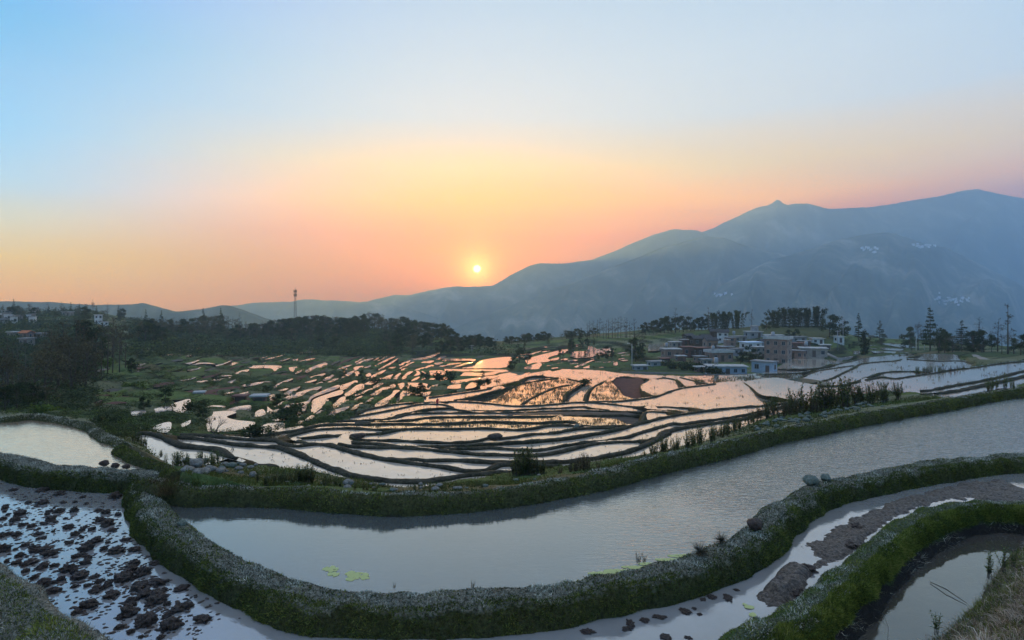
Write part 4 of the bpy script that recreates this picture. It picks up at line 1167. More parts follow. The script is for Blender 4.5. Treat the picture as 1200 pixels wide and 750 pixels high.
_ico = None
def lump(seed, flat=0.55, amp=0.5, sub=3, freq=1.6):
    """rough lump about 1 across, sitting on z = 0"""
    import bmesh
    global _ico
    bm = bmesh.new(); bmesh.ops.create_icosphere(bm, subdivisions=sub, radius=0.5)
    v = np.array([x.co[:] for x in bm.verts]); f = np.array([[y.index for y in x.verts] for x in bm.faces])
    bm.free()
    n = fbm(v[:, 0] * freq * 2 + seed, v[:, 1] * freq * 2, v[:, 2] * freq * 2, 4, seed)
    n2 = 1.4 * np.abs(fbm(v[:, 0] * 6 + seed, v[:, 1] * 6, v[:, 2] * 6, 4, seed + 3)) - .3
    v = v * (1 + amp * n + 0.35 * amp * n2)[:, None]
    v[:, 2] *= flat
    v[:, 2] -= np.percentile(v[:, 2], 22)
    return v, f

def build_clods():
    L5 = [(105, 198), (45, 225), (155, 225), (210, 238), (100, 268), (150, 270), (20, 282), (70, 308), (175, 298), (260, 298), (10, 325), (180, 328), (370, 305), (350, 330), (405, 250), (320, 218), (110, 352), (60, 380), (240, 355), (265, 380), (325, 362), (135, 378), (395, 365), (440, 400), (85, 420), (245, 410), (335, 405), (10, 385), (15, 435), (155, 435), (410, 440), (470, 435), (305, 432), (365, 432), (60, 480), (105, 480), (150, 495), (190, 490), (280, 455), (300, 480), (240, 505), (470, 480), (505, 515), (335, 528), (280, 530), (430, 535), (380, 560), (390, 595), (490, 570), (560, 552), (555, 615), (640, 570), (655, 635), (455, 630), (500, 700), (600, 705), (710, 680), (450, 660), (150, 560), (190, 580), (310, 632), (270, 655), (555, 480), (340, 575), (90, 510), (420, 708), (520, 690), (590, 665), (630, 640), (460, 505), (510, 590), (205, 300), (55, 330), (120, 440), (175, 450), (380, 345), (415, 310), (545, 605), (480, 560), (440, 540)]
    L7 = [(670, 608), (700, 598), (715, 570), (760, 605), (790, 575), (610, 650), (640, 640), (660, 660), (515, 670), (465, 682), (410, 710), (415, 690), (265, 722), (540, 742), (620, 742)]
    protos = []
    for k in range(8):
        v, f = lump(40 + k, 0.5, 0.9, 4, 2.2)
        protos.append(new_mesh('mud_clod', v, f, [M['clod']]))
    spots = [(x / 3, 500 + y / 3, rng.uniform(0.13, 0.30)) for x, y in L5]
    lb = 'dark wet clod of turned earth standing in the shallow muddy water'
    for _ in range(120):
        u, v = rng.uniform(-10, 300), rng.uniform(556, 748)
        c = L5[rng.integers(len(L5))]
        u, v = c[0] / 3 + rng.normal(0, 16), 500 + c[1] / 3 + rng.normal(0, 10)
        p = P(u, v, H_MUD)
        s = rng.uniform(0.04, 0.15)
        q = p[:2][None]
        if v < 560 or not pt_in(MUD_POLY, q[:, 0], q[:, 1])[0]: continue
        if min(np.linalg.norm(SP['front'][:, :2] - p[:2], axis=1).min(), np.linalg.norm(SP['upn'][:, :2] - p[:2], axis=1).min()) < 0.85: continue
        spots.append((u, v, s))
    for u, v, s in spots:
        p = P(u, v, H_MUD)
        o = link('mud_clod', protos[rng.integers(8)], None, (p[0], p[1], p[2] - 0.02 * s), rng.uniform(0, 6.3), (s * rng.uniform(0.9, 1.35), s, s * rng.uniform(0.8, 1.5)))
        tag(o, lb, 'earth clod', 'clods in the left mud field')
    for x, y in L7:
        p = P(600 + x / 3, 500 + y / 3, H_MUD); s = rng.uniform(0.08, 0.17)
        o = link('mud_clod', protos[rng.integers(8)], None, p, rng.uniform(0, 6.3), (s * rng.uniform(1.0, 1.8), s, s * rng.uniform(0.3, 0.6)))
        tag(o, 'small clod of mud in the shallow water in front of the broad curved bund', 'earth clod', 'small clods below the curved bund')
    big = [(310, 355, 0.30, 'large black clod on the bare mud between the two right bunds'), (290, 420, 0.30, 'black clod lying against the mossy right bund on the mud'),
           (195, 447, 0.18, 'low dark clod at the edge of the right mud flat'), (135, 505, 0.34, 'broad heap of dark mud beside the puddle at lower right'), (95, 582, 0.34, 'nearest dark mud heap beside the mossy right bund')]
    for x, y, s, l in big:
        p = P(900 + x / 3, 500 + y / 3, H_MUD)
        tag(link('mud_clod', protos[rng.integers(8)], None, p, rng.uniform(0, 6.3), (s * 1.2, s, s * 0.8)), l, 'earth clod')
    # crumbs of mud nobody could count
    v0, f0 = lump(77, 0.5, 0.6, 1)
    vs, fs, n = [], [], 0
    for k in range(1500):
        c = L5[rng.integers(len(L5))]
        u, v = c[0] / 3 + rng.normal(0, 22), 500 + c[1] / 3 + rng.normal(0, 14)
        if v < 562: continue
        p = P(u, v, H_MUD)
        if not pt_in(MUD_POLY, p[0:1], p[1:2])[0]: continue
        if np.linalg.norm(SP['front'][:, :2] - p[:2], axis=1).min() < 0.6: continue
        s = rng.uniform(0.02, 0.09); a = rng.uniform(0, 6.3)
        w = v0 * np.array((s * rng.uniform(1, 2.4), s, s * 0.6)); w = np.stack([w[:, 0] * math.cos(a) - w[:, 1] * math.sin(a), w[:, 0] * math.sin(a) + w[:, 1] * math.cos(a), w[:, 2]], 1)
        vs.append(w + p); fs.append(f0 + n); n += len(v0)
    tag(link('mud_crumbs', new_mesh('mud_crumbs', np.vstack(vs), np.vstack(fs), [M['clod']])), kind='stuff')
    # lumps sitting on the bunds
    for u, v, H, s, l, mt in [(122, 545, 5.33, 0.26, 'left clod of three on the bund beside the upper left pond', 'clod'), (135, 547, 5.33, 0.24, 'middle clod of three on the bund beside the upper left pond', 'clod'),
                              (148, 548, 5.33, 0.22, 'right clod of three on the bund beside the upper left pond', 'clod'),
                              (949, 566, 5.42, 0.42, 'grey rock on the crest of the curved bund at its right bend', 'stone_green'), (968, 562, 5.45, 0.3, 'low mossy rock beside the grey rock on the curved bund', 'stone_green'),
                              (885, 618, 5.42, 0.36, 'dark rounded clod on the inner edge of the curved bund', 'clod'), (213, 615, 5.45, 0.2, 'small dark stone on the inner edge of the curved bund', 'stone_green')]:
        v_, f_ = lump(int(u), 0.75, 0.45, 3)
        tag(link('rock' if 'stone' in mt else 'mud_clod', new_mesh('rock', v_, f_, [M[mt]]), None, P(u, v, H), 0.4, s), l, 'rock' if 'stone' in mt else 'earth clod')

def build_bank():
    """the camera's own bank at the lower right corner: dry straw and weeds"""
    px = [(1040, 790), (1066, 765), (1088, 749), (1112, 734), (1138, 715), (1152, 690), (1167, 668), (1187, 650), (1215, 638), (1270, 622)]
    s = spine(px, H_LOW)
    pr = [(-5.0, 1.9), (-3.4, 1.5), (-2.2, 1.15), (-1.4, 0.85), (-0.8, 0.55), (-0.4, 0.28), (-0.15, 0.08), (0.1, -0.12), (0.5, -0.6)]
    me, V = sweep('dry_bank', s, pr, 0.12, M['bank_soil'], amp=0.10, nscale=1.5, fine=3, wvar=0.1, seed=8)
    o = tag(link('dry_bank', me), kind='structure')
    turf(V, 26000, 0, 17, M['straw'], o, 'straw', 81, ln=(0.12, 0.42), wd=(0.006, 0.014), up=0.25, spread=1.5, segs=2, bend=0.9)
    turf(V, 14000, 12, 21, M['moss_bright'], o, 'bank_grass', 82, ln=(0.05, 0.16), wd=(0.006, 0.016), up=0.5, spread=0.9)
    turf(V, 6000, 10, 21, M['straw'], o, 'dead_stems', 83, ln=(0.10, 0.30), wd=(0.005, 0.010), up=0.6, spread=1.2, segs=2, bend=0.8)
    return V

def build_duckweed():
    """round pads floating in the pond, drawn together in patches"""
    gm = mat('duckweed', None, Base_Color=(0.44, 0.47, 0.17, 1), Roughness=0.6)
    def pads(cs, z, n, r0, seed):
        r = np.random.default_rng(seed)
        vs, fs = [], []
        for k in range(n):
            c = cs[r.integers(len(cs))]
            a = r.uniform(0, 6.3); q = r.uniform(0, 1) ** 0.5
            p = P(c[0] + c[2] * q * math.cos(a), c[1] + c[3] * q * math.sin(a), H_POND)
            R_ = r.uniform(*r0); b = len(vs)
            for t in range(7): vs.append((p[0] + R_ * math.cos(t * 0.9), p[1] + R_ * math.sin(t * 0.9), z + 0.003 + 0.004 * r.random()))
            fs.append(tuple(range(b, b + 7)))
        return new_mesh('duckweed_patch', vs, fs, [gm])
    tag(link('duckweed_patch', pads([(388, 667, 8, 3), (391, 673, 5, 2.5)], -H_POND, 75, (0.025, 0.05), 1)), 'small left patch of yellow green duckweed floating on the pond', 'duckweed')
    tag(link('duckweed_patch', pads([(412, 673, 7, 3), (424, 675, 9, 4), (411, 679, 4, 1.5)], -H_POND, 130, (0.025, 0.05), 2)), 'larger right patch of yellow green duckweed floating on the pond', 'duckweed')
    edge = [(705, 673), (725, 670), (745, 666), (765, 662), (785, 657), (800, 652.5)]
    tag(link('duckweed_patch', pads([(u, v - 1.0, 17, 1.4) for u, v in edge], -H_POND, 620, (0.02, 0.045), 3)), 'thin strip of green duckweed along the water edge of the curved bund', 'duckweed', None, 'stuff')
    lf = new_mesh('floating_leaf', [(0.09 * math.cos(t), 0.07 * math.sin(t), 0.004 * math.cos(3 * t)) for t in np.arange(0, 6.2, 0.7)], [tuple(range(9))], [gm])
    for (u, v), a, s in zip([(878, 712), (882, 721), (873, 709)], (0, 1, 2), (1.1, 1.0, .6)):
        tag(link('floating_leaf', lf, None, P(u, v, H_MUD) + np.array((0, 0, .012)), a, s), ['largest yellow green leaf floating in the muddy water at lower right', 'nearest yellow green leaf floating in the muddy water at lower right', 'smallest yellow green leaf floating in the muddy water at lower right'][a], 'leaf')
# ------------------------------------------------------------------ mountains and haze
def _forest(nt, bs):
    N, L = nt.nodes.new, nt.links.new
    tc = N('ShaderNodeTexCoord')
    n1 = noise_node(nt, 0.0035, 9, 0.68, vec=tc.outputs['Object'])
    r = ramp_node(nt, [(0.34, (0.02, 0.035, 0.03)), (0.48, (0.06, 0.08, 0.065)), (0.56, (0.12, 0.13, 0.10)), (0.66, (0.28, 0.26, 0.21))])
    L(n1.outputs['Fac'], r.inputs[0]); L(r.outputs[0], bs.inputs['Base Color'])
    bs.inputs['Roughness'].default_value = 1.0; bs.inputs['Specular IOR Level'].default_value = 0.0
M['forest'] = mat('mountain_forest', _forest)
Z_VALLEY = -420.0
SB, CB = math.sin(R(21.8)), math.cos(R(21.8))
RIDGES = {}
def ridge(key, name, outline, dc, db, amp, seed, rough=1.3, pw=1.0):
    o = np.array(outline, float)
    us = np.arange(o[0, 0], o[-1, 0] + 1, 2.5)
    v = np.interp(us, o[:, 0], o[:, 1])
    w = np.array((.2, .6, .2)); v = np.convolve(np.pad(v, 1, mode='edge'), w, 'valid')
    v = v + rough * fbm(us * 0.05, us * 0, o=5, seed=seed)
    t = np.concatenate([[-0.12, -0.07, -0.03], np.linspace(0, 1, 46)])
    U, T = np.meshgrid(us, t, indexing='ij')
    dcu = np.interp(us, *zip(*dc))[:, None] if isinstance(dc, list) else np.full((len(us), 1), float(dc))
    dc = dcu; db = dcu - db
    zc = (V0 - v)[:, None] / FPX * dc
    D = dc + (db - dc) * T
    Tp = np.clip(T, 0, 1)
    spur = np.abs(fbm(U * 0.016 + T * 0.9, T * 0.8, o=4, seed=seed + 2)) * 2 - 0.5
    fine = fbm(U * 0.07 + T, T * 7, o=4, seed=seed + 5)
    Zf = Z_VALLEY + (zc - Z_VALLEY) * (1 - Tp) ** pw - amp * spur * np.sin(math.pi * Tp) ** 0.8 * 1.5 + amp * 0.3 * fine * np.clip(Tp * 8, 0, 1)
    Zb = zc - np.maximum(-T, 0) * 3500
    Z = np.where(T < 0, Zb, Zf)
    D = D + amp * 0.5 * fbm(U * 0.03, T * 3, o=3, seed=seed + 7) * np.sin(math.pi * Tp)
    X = (U - U0) / FPX * D
    n, m = U.shape
    idx = np.arange(n * m).reshape(n, m)
    f = np.stack([idx[:-1, :-1], idx[:-1, 1:], idx[1:, 1:], idx[1:, :-1]], -1).reshape(-1, 4)
    me = new_mesh(name, np.stack([X, D, Z], -1).reshape(-1, 3), f, [M['forest']], smooth=True)
    tag(link(name, me), kind='structure')
    RIDGES[key] = (us, X, D, Z)

def on_ridge(key, u, v):
    us, X, D, Z = RIDGES[key]
    i = int(np.clip(round((u - us[0]) / 2.5), 0, len(us) - 1))
    vv = V0 - FPX * Z[i] / D[i]
    for k in range(3, len(vv) - 1):
        if (vv[k] - v) * (vv[k + 1] - v) <= 0:
            return np.array((X[i, k], D[i, k], Z[i, k]))
    return np.array((X[i, 10], D[i, 10], Z[i, 10]))

def build_mountains():
    ridge('back', 'far_mountain', [(690, 330), (740, 302), (780, 287), (815, 274), (835, 268), (860, 255), (885, 244), (900, 241), (906, 238), (911, 232.5), (916, 237), (922, 240.5), (928, 239), (950, 239), (970, 244), (1000, 244), (1040, 240), (1075, 234), (1100, 230), (1125, 224), (1145, 221.5), (1165, 226), (1200, 232), (1300, 225), (1500, 240)], [(690, 4050), (800, 4400), (900, 4650), (1200, 5700), (1500, 6500)], 1500, 100, 3)
    ridge('sunside', 'far_mountain', [(400, 372), (430, 353), (462, 346), (480, 345.6), (503, 340), (534, 335.5), (559, 336), (577, 335), (598, 323), (620, 311), (632, 308.5), (650, 309), (665, 308), (695, 304), (730, 290), (765, 275), (790, 268), (815, 270), (850, 284), (900, 312), (960, 345)], [(400, 3350), (559, 3650), (700, 4000), (800, 4300), (960, 4800)], 900, 70, 13)
    ridge('middle', 'mountain', [(520, 392), (560, 372), (620, 350), (680, 328), (730, 308), (770, 293), (800, 283), (825, 277.5), (850, 279), (875, 288), (905, 295), (940, 305), (1000, 330), (1060, 352)], [(520, 2900), (700, 3150), (800, 3400), (1060, 4300)], 1200, 80, 23)
    ridge('front', 'mountain', [(740, 392), (800, 366), (830, 346), (850, 331), (880, 316), (910, 303), (950, 292), (980, 282), (1010, 275), (1040, 272), (1060, 277), (1080, 284), (1110, 291), (1140, 305), (1170, 320), (1200, 335), (1260, 348), (1400, 366), (1600, 380)], [(740, 2700), (1000, 3400), (1300, 4200), (1600, 4500)], 2300, 95, 33)
    ridge('pale', 'hill', [(200, 368), (240, 362), (280, 357), (300, 355), (325, 354), (358, 351), (396, 352), (427, 353.5), (452, 356.6), (482, 363), (515, 373), (553, 384), (591, 397), (640, 410)], [(200, 3000), (640, 3300)], 700, 45, 43)
    ridge('blue', 'hill', [(-500, 340), (-200, 350), (0, 353), (60, 354), (110, 357), (152, 356.6), (167, 355), (182, 359), (203, 365.5), (228, 363), (253, 359), (268, 358), (284, 363), (300, 369), (330, 379), (400, 396)], 1500, 450, 30, 53, rough=1.2)
    def loc(a, b): return (CB * a - SB * b, SB * a + CB * b, Z_VALLEY)      # the valley runs away to the right
    vs = [loc(-2900, -1700), loc(10400, -1700), loc(10400, 3705), loc(-2900, 3705)]
    tag(link('valley_floor', new_mesh('valley_floor', vs, [(0, 1, 2, 3)], [M['forest']])), kind='structure')
    hm = mat('white_wall_far', None, Base_Color=(0.75, 0.76, 0.78, 1), Roughness=0.8)
    rm = mat('grey_roof_far', None, Base_Color=(0.45, 0.45, 0.47, 1), Roughness=0.8)
    def cot():
        b = MB(); b.box(-1, 1, -.7, .7, -1.2, .8)
        w = b.mesh('wall', [hm])
        b = MB(); b.add([(-1.1, -.8, .8), (1.1, -.8, .8), (1.1, .8, .8), (-1.1, .8, .8), (-1.1, 0, 1.2), (1.1, 0, 1.2)], [(0, 1, 5, 4), (2, 3, 4, 5), (0, 4, 3), (1, 2, 5), (3, 2, 1, 0)])
        return w, b.mesh('roof', [rm])
    w, r = cot()
    rr = random.Random(5)
    for n, (cu, cv, su, sv), lb, gp in [(34, (1113, 354, 20, 3.6), 'tiny white house of the village low on the front mountain', 'white village low on the front mountain'),
                                        (12, (1081, 289, 12, 2.0), 'tiny white house of the hamlet near the top of the front mountain', 'white hamlet near the top of the front mountain'),
                                        (12, (1022, 294, 18, 3.0), 'tiny pale house below the summit of the front mountain', 'pale hamlet below the front mountain summit'),
                                        (8, (843, 348, 12, 2.0), 'tiny pale house on the lower middle mountainside', 'pale hamlet on the middle mountain')]:
        for _ in range(n):
            u, v = rr.gauss(cu, su * 0.5), rr.gauss(cv, sv * 0.5)
            p = on_ridge('front', u, v)
            s = rr.uniform(3.0, 6.0) * p[1] / 2600
            o = empty('far_house', p + np.array((0, -2, s * 0.6)), rr.uniform(0, 3.1), s)
            tag(o, lb, 'house', gp)
            link('wall', w, o); link('roof', r, o)

HAZE_DENSITY = 2.35e-4
def build_haze():
    x0, x1, y0, y1, z0, z1 = -3000, 10500, -1800, 3714, Z_VALLEY - 1.0, 1095
    b = MB(); b.box(x0, x1, y0, y1, z0, z1)
    m = bpy.data.materials.new('haze'); m.use_nodes = True
    nt = m.node_tree; nt.nodes.clear()
    out = nt.nodes.new('ShaderNodeOutputMaterial'); v = nt.nodes.new('ShaderNodeVolumePrincipled')
    v.inputs['Color'].default_value = HAZE_COLOR
    v.inputs['Density'].default_value = HAZE_DENSITY
    v.inputs['Anisotropy'].default_value = HAZE_G
    nt.links.new(v.outputs[0], out.inputs['Volume'])
    tag(link('haze', b.mesh('haze', [m]), None, None, math.atan2(SB, CB)), kind='stuff')
HAZE_COLOR = (0.54, 0.79, 1.0, 1)
HAZE_G = 0.5

def build_sun_disc():
    import bmesh
    bm = bmesh.new(); bmesh.ops.create_uvsphere(bm, u_segments=32, v_segments=16, radius=20000 * 4.3 / FPX)
    me = bpy.data.meshes.new('sun'); bm.to_mesh(me); bm.free()
    m = bpy.data.materials.new('sun'); m.use_nodes = True; nt = m.node_tree; nt.nodes.clear()
    o = nt.nodes.new('ShaderNodeOutputMaterial'); e = nt.nodes.new('ShaderNodeEmission')
    e.inputs['Color'].default_value = (1.0, 0.82, 0.30, 1); e.inputs['Strength'].default_value = 6.0
    nt.links.new(e.outputs[0], o.inputs['Surface']); me.materials.append(m)
    d = 20000.0
    tag(link('sun', me, None, ((559 - U0) / FPX * d, d, (V0 - 315) / FPX * d)), 'small pale yellow setting sun hanging above the hazy ridge', 'sun')

# ------------------------------------------------------------------ trees
M['bark'] = speckle('bark', [(0.3, (0.03, 0.024, 0.018)), (0.7, (0.11, 0.09, 0.07))], 3.0, bs_=0)
M['bark_pale'] = speckle('pale_bark', [(0.3, (0.06, 0.055, 0.045)), (0.7, (0.15, 0.135, 0.11))], 3.0, bs_=0)
M['leaf_dark'] = attr_mat('dark_leaves', [(0.0, (0.012, 0.018, 0.008)), (0.5, (0.034, 0.048, 0.018)), (1.0, (0.085, 0.105, 0.036))], transl=0.2, objvar=0.3)
M['leaf_mid'] = attr_mat('green_leaves', [(0.0, (0.012, 0.020, 0.008)), (0.5, (0.035, 0.052, 0.018)), (1.0, (0.085, 0.105, 0.034))], transl=0.25, objvar=0.35)
M['leaf_brown'] = attr_mat('sparse_leaves', [(0.0, (0.030, 0.026, 0.015)), (0.5, (0.08, 0.07, 0.038)), (1.0, (0.15, 0.135, 0.075))], transl=0.2, objvar=0.3)
M['leaf_fresh'] = attr_mat('fresh_leaves', [(0.0, (0.03, 0.05, 0.01)), (0.5, (0.08, 0.12, 0.02)), (1.0, (0.17, 0.22, 0.04))], transl=0.3, objvar=0.3)

def leaf_cloud(clumps, n, size, seed, long=1.0, droop=0.0):
    """clumps: list of (x,y,z,rx,rz,tone)"""
    r = np.random.default_rng(seed)
    c = np.array(clumps, float)
    w = c[:, 3] ** 2 * c[:, 4]; k = r.choice(len(c), n, p=w / w.sum())
    q = r.normal(size=(n, 3)); q /= np.linalg.norm(q, axis=1)[:, None]
    rad = r.random(n)[:, None] ** 0.45
    p = c[k, :3] + q * rad * np.stack([c[k, 3], c[k, 3], c[k, 4]], 1)
    a = r.normal(size=(n, 3)); a[:, 2] -= droop; a /= np.linalg.norm(a, axis=1)[:, None]
    b = np.cross(a, r.normal(size=(n, 3))); b /= np.linalg.norm(b, axis=1)[:, None]
    s = size * r.uniform(0.6, 1.4, n)[:, None]
    v = np.stack([p - a * s * long, p + b * s * 0.5, p + a * s * long, p - b * s * 0.5], 1).reshape(-1, 3)
    f = np.arange(4 * n).reshape(n, 4)
    rnd = np.clip(c[k, 5] + r.normal(0, 0.18, n), 0, 1)
    return v, f, np.repeat(rnd, 4)

def tree_bushy(seed, h=10.0, leafmat='leaf_dark', spread=0.38, n=1300, trunk=0.22, size=0.28):
    r = np.random.default_rng(seed)
    b = MB()
    th = h * r.uniform(0.30, 0.42)
    lean = r.uniform(-.5, .5, 2)
    top = np.array((lean[0], lean[1], h * 0.8))
    b.tube([(0, 0, -0.6), (lean[0] * .2, lean[1] * .2, th * .6), (lean[0] * .5, lean[1] * .5, th * 1.3), tuple(top)], [trunk * 1.25, trunk, trunk * .7, trunk * .15], 6)
    cl = []
    for k in range(r.integers(14, 19)):
        a = r.uniform(0, 6.28); zz = r.uniform(trunkfrac(th / h), 0.92) * h
        rr = h * spread * max(0.15, 1 - ((zz / h - 0.52) / 0.58) ** 2) * r.uniform(0.4, 1.0)
        e = np.array((math.cos(a) * rr + lean[0] * .6, math.sin(a) * rr + lean[1] * .6, zz))
        s = np.array((lean[0] * .4, lean[1] * .4, min(zz * 0.75, h * 0.7)))
        b.tube([s, (s + e) / 2 + (0, 0, .3), e], [trunk * .4, trunk * .25, trunk * .08], 4, cap=False)
        cr = h * r.uniform(0.10, 0.17)
        cl.append((*e, cr, cr * r.uniform(.6, .9), r.uniform(.25, .75)))
    cl.append((lean[0], lean[1], h * 0.88, h * .13, h * .11, r.uniform(.3, .7)))
    v, f, rn = leaf_cloud(cl, n, size * h / 10, seed + 1)
    return b.mesh('trunk', [M['bark']], True), new_mesh('crown', v, f, [M[leafmat]], {'rnd': rn})
def trunkfrac(t): return 0.16

def tree_bare(seed, h=12.0, leaves=220, trunk=0.16, up=0.9, leafmat='leaf_brown', width=0.20, bark='bark', nb=20):
    """tall thin tree, twigs showing, few leaves"""
    r = np.random.default_rng(seed)
    b = MB(); lx, ly = r.uniform(-.4, .4, 2)
    b.tube([(0, 0, -0.6), (lx * .3, ly * .3, h * .35), (lx * .7, ly * .7, h * .7), (lx, ly, h)], [trunk * 1.2, trunk * .9, trunk * .5, trunk * .1], 6)
    tw = MB(); cl = []
    for k in range(nb):
        zz = h * r.uniform(0.28, 0.97); a = r.uniform(0, 6.28)
        ln = h * width * (1.15 - zz / h) * r.uniform(.6, 1.3) + 0.4
        s = np.array((lx * zz / h, ly * zz / h, zz)); d = np.array((math.cos(a), math.sin(a), up * r.uniform(.5, 1.2))); d /= np.linalg.norm(d)
        e = s + d * ln
        tw.tube([s, (s + e) / 2 + (0, 0, .06 * ln), e], [trunk * .32, trunk * .2, trunk * .08], 3, cap=False)
        cl.append((*e, ln * .30 + .12, ln * .28 + .12, r.uniform(.2, .8)))
        for q in range(2):
            g = s + (e - s) * r.uniform(.4, .9); d2 = d + r.normal(0, .6, 3); d2 /= np.linalg.norm(d2)
            tw.tube([g, g + d2 * ln * .4], [trunk * .16, trunk * .05], 3, cap=False)
    v, f, rn = leaf_cloud(cl, leaves, 0.17 * h / 12, seed + 1)
    tw.v = [tuple(x) for x in tw.v]
    nv = len(tw.v)
    tri = []
    for q in tw.f: tri.append(tuple(q))
    me = new_mesh('crown', list(v) + tw.v, [tuple(x) for x in f] + [tuple(i + len(v) for i in q) for q in tri], [M[leafmat], M[bark]], {'rnd': np.concatenate([rn, np.full(nv, .4)])}, midx=[0] * len(f) + [1] * len(tri))
    return b.mesh('trunk', [M[bark]], True), me

def tree_conifer(seed, h=14.0, n=900, width=0.16, leafmat='leaf_dark', gap=0.35, start=0.18):
    r = np.random.default_rng(seed)
    b = MB(); b.tube([(0, 0, -0.6), (0, 0, h * .5), (.1, 0, h)], [.2, .13, .02], 6)
    cl = []
    z = h * start
    while z < h * 0.98:
        w = h * width * (1.05 - z / h) ** 0.8 * r.uniform(.7, 1.2)
        for k in range(4):
            a = r.uniform(0, 6.28)
            e = (math.cos(a) * w * .65, math.sin(a) * w * .65, z + r.uniform(-.2, .2))
            b.tube([(0, 0, z), e], [.05, .015], 3, cap=False)
            cl.append((*e, w * .5 + .12, h * .028, r.uniform(.2, .75)))
        z += h * .055 * (1 + gap * r.random())
    v, f, rn = leaf_cloud(cl, n, 0.22, seed + 1)
    return b.mesh('trunk', [M['bark']], True), new_mesh('crown', v, f, [M[leafmat]], {'rnd': rn})

def tree_column(seed, h=8.0, n=1500):
    r = np.random.default_rng(seed)
    b = MB(); b.tube([(0, 0, -.5), (0, 0, h * .9)], [.18, .03], 6)
    cl = []
    for k in range(26):
        z = h * (0.06 + 0.9 * (k / 25)); w = h * .17 * (1 - 0.45 * (z / h) ** 2) * (0.55 if k > 23 else 1)
        a = r.uniform(0, 6.28); cl.append((math.cos(a) * w * .4, math.sin(a) * w * .4, z, w * .75, h * .06, r.uniform(.1, .5)))
    v, f, rn = leaf_cloud(cl, n, 0.22, seed + 1)
    return b.mesh('trunk', [M['bark']], True), new_mesh('crown', v, f, [M['leaf_dark']], {'rnd': rn})

def bamboo(seed, h=9.0, n=3000, w=3.4):
    r = np.random.default_rng(seed)
    b = MB(); cl = []
    for k in range(16):
        x, y = r.normal(0, w * .35, 2); dx, dy = x * .5 + r.normal(0, .4), y * .5 + r.normal(0, .4); hh = h * r.uniform(.7, 1.05)
        pts = [(x, y, -.4), (x + dx * .2, y + dy * .2, hh * .5), (x + dx * .7, y + dy * .7, hh * .85), (x + dx * 1.2, y + dy * 1.2, hh * .97)]
        b.tube(pts, [.06, .05, .03, .01], 4, cap=False)
        for t in np.linspace(.04, 1, 10):
            i = t * 3; j = min(2, int(i)); p = np.array(pts[j]) * (1 - (i - j)) + np.array(pts[j + 1]) * (i - j)
            cl.append((*p, h * .085, h * .075, r.uniform(.15, .7)))
    v, f, rn = leaf_cloud(cl, n, 0.24, seed + 1, long=1.3, droop=.5)
    return b.mesh('trunk', [M['bark']], True), new_mesh('crown', v, f, [M['leaf_dark']], {'rnd': rn})

def bush_mesh(seed, n=260, leafmat='leaf_mid', flat=.8):
    r = np.random.default_rng(seed)
    cl = [(r.normal(0, .35), r.normal(0, .35), r.uniform(.15, .7) * flat, r.uniform(.25, .42), r.uniform(.2, .36), r.uniform(.15, .8)) for _ in range(7)]
    return leaf_cloud(cl, n, 0.085, seed + 1)

KINDS = {}
def kind(k, name, fn, hs):
    KINDS.setdefault(k, []).append((name, *fn, hs))
def build_tree_kinds():
    for s in range(5): kind('bushy', 'broadleaf_tree', tree_bushy(100 + s, 10, 'leaf_dark', n=2000), 10.3)
    for s in range(3): kind('green', 'broadleaf_tree', tree_bushy(130 + s, 10, 'leaf_mid', spread=.42, n=2000), 10.3)
    for s in range(4): kind('brown', 'sparse_tree', tree_bushy(150 + s, 10, 'leaf_brown', spread=.34, n=800, size=.22), 10.3)
    for s in range(5): kind('bare', 'bare_tree', tree_bare(200 + s, 12, bark='bark_pale' if s % 2 else 'bark', nb=24), 12)
    for s in range(3): kind('wispy', 'bare_tree', tree_bare(220 + s, 12, leaves=520, width=.24, nb=26), 12)
    for s in range(2): kind('slim', 'bare_tree', tree_bare(230 + s, 12, leaves=110, width=.13, nb=18, bark='bark_pale' if s else 'bark'), 12)
    for s in range(3): kind('conifer', 'conifer_tree', tree_conifer(240 + s, 14, 1700, .19), 14)
    for s in range(2): kind('fir', 'conifer_tree', tree_conifer(250 + s, 14, 2200, .26, start=.05), 14)
    kind('column', 'column_tree', tree_column(260), 8.2)
    for s in range(3): kind('bamboo', 'bamboo_clump', bamboo(270 + s), 9.2)
    for s in range(4): kind('shrub', 'shrub', shrub(280 + s, 'leaf_dark'), 1.0)
    for s in range(3): kind('shrub_green', 'shrub', shrub(290 + s, 'leaf_fresh'), 1.0)
def shrub(seed, lm):
    r = np.random.default_rng(seed)
    b = MB()
    for k in range(5):
        a = r.uniform(0, 6.3); b.tube([(0, 0, -.1), (math.cos(a) * .2, math.sin(a) * .2, .35), (math.cos(a) * .35, math.sin(a) * .35, .7)], [.035, .025, .008], 4, cap=False)
    v, f, rn = bush_mesh(seed, 420, lm)
    v = v / v[:, 2].max()
    return b.mesh('stem', [M['bark']]), new_mesh('foliage', v, f, [M[lm]], {'rnd': rn})

def tree(k, u, vb, vt, label, cat='tree', group=None, idx=None, wide=1.0, pos=None):
    name, tr, cr, hs = KINDS[k][rng.integers(len(KINDS[k])) if idx is None else idx % len(KINDS[k])]
    p = at(u, vb) if pos is None else pos
    h = (vb - vt) / FPX * p[1]
    s = h / hs
    w = s * wide * rng.uniform(.9, 1.1)
    o = empty(name, p, rng.uniform(0, 6.28), (w, w, s))
    tag(o, label, cat, group)
    if 'shrub' in k: link('stem', tr, o); link('foliage', cr, o)
    else: link('trunk', tr, o); link('crown', cr, o)
    return o

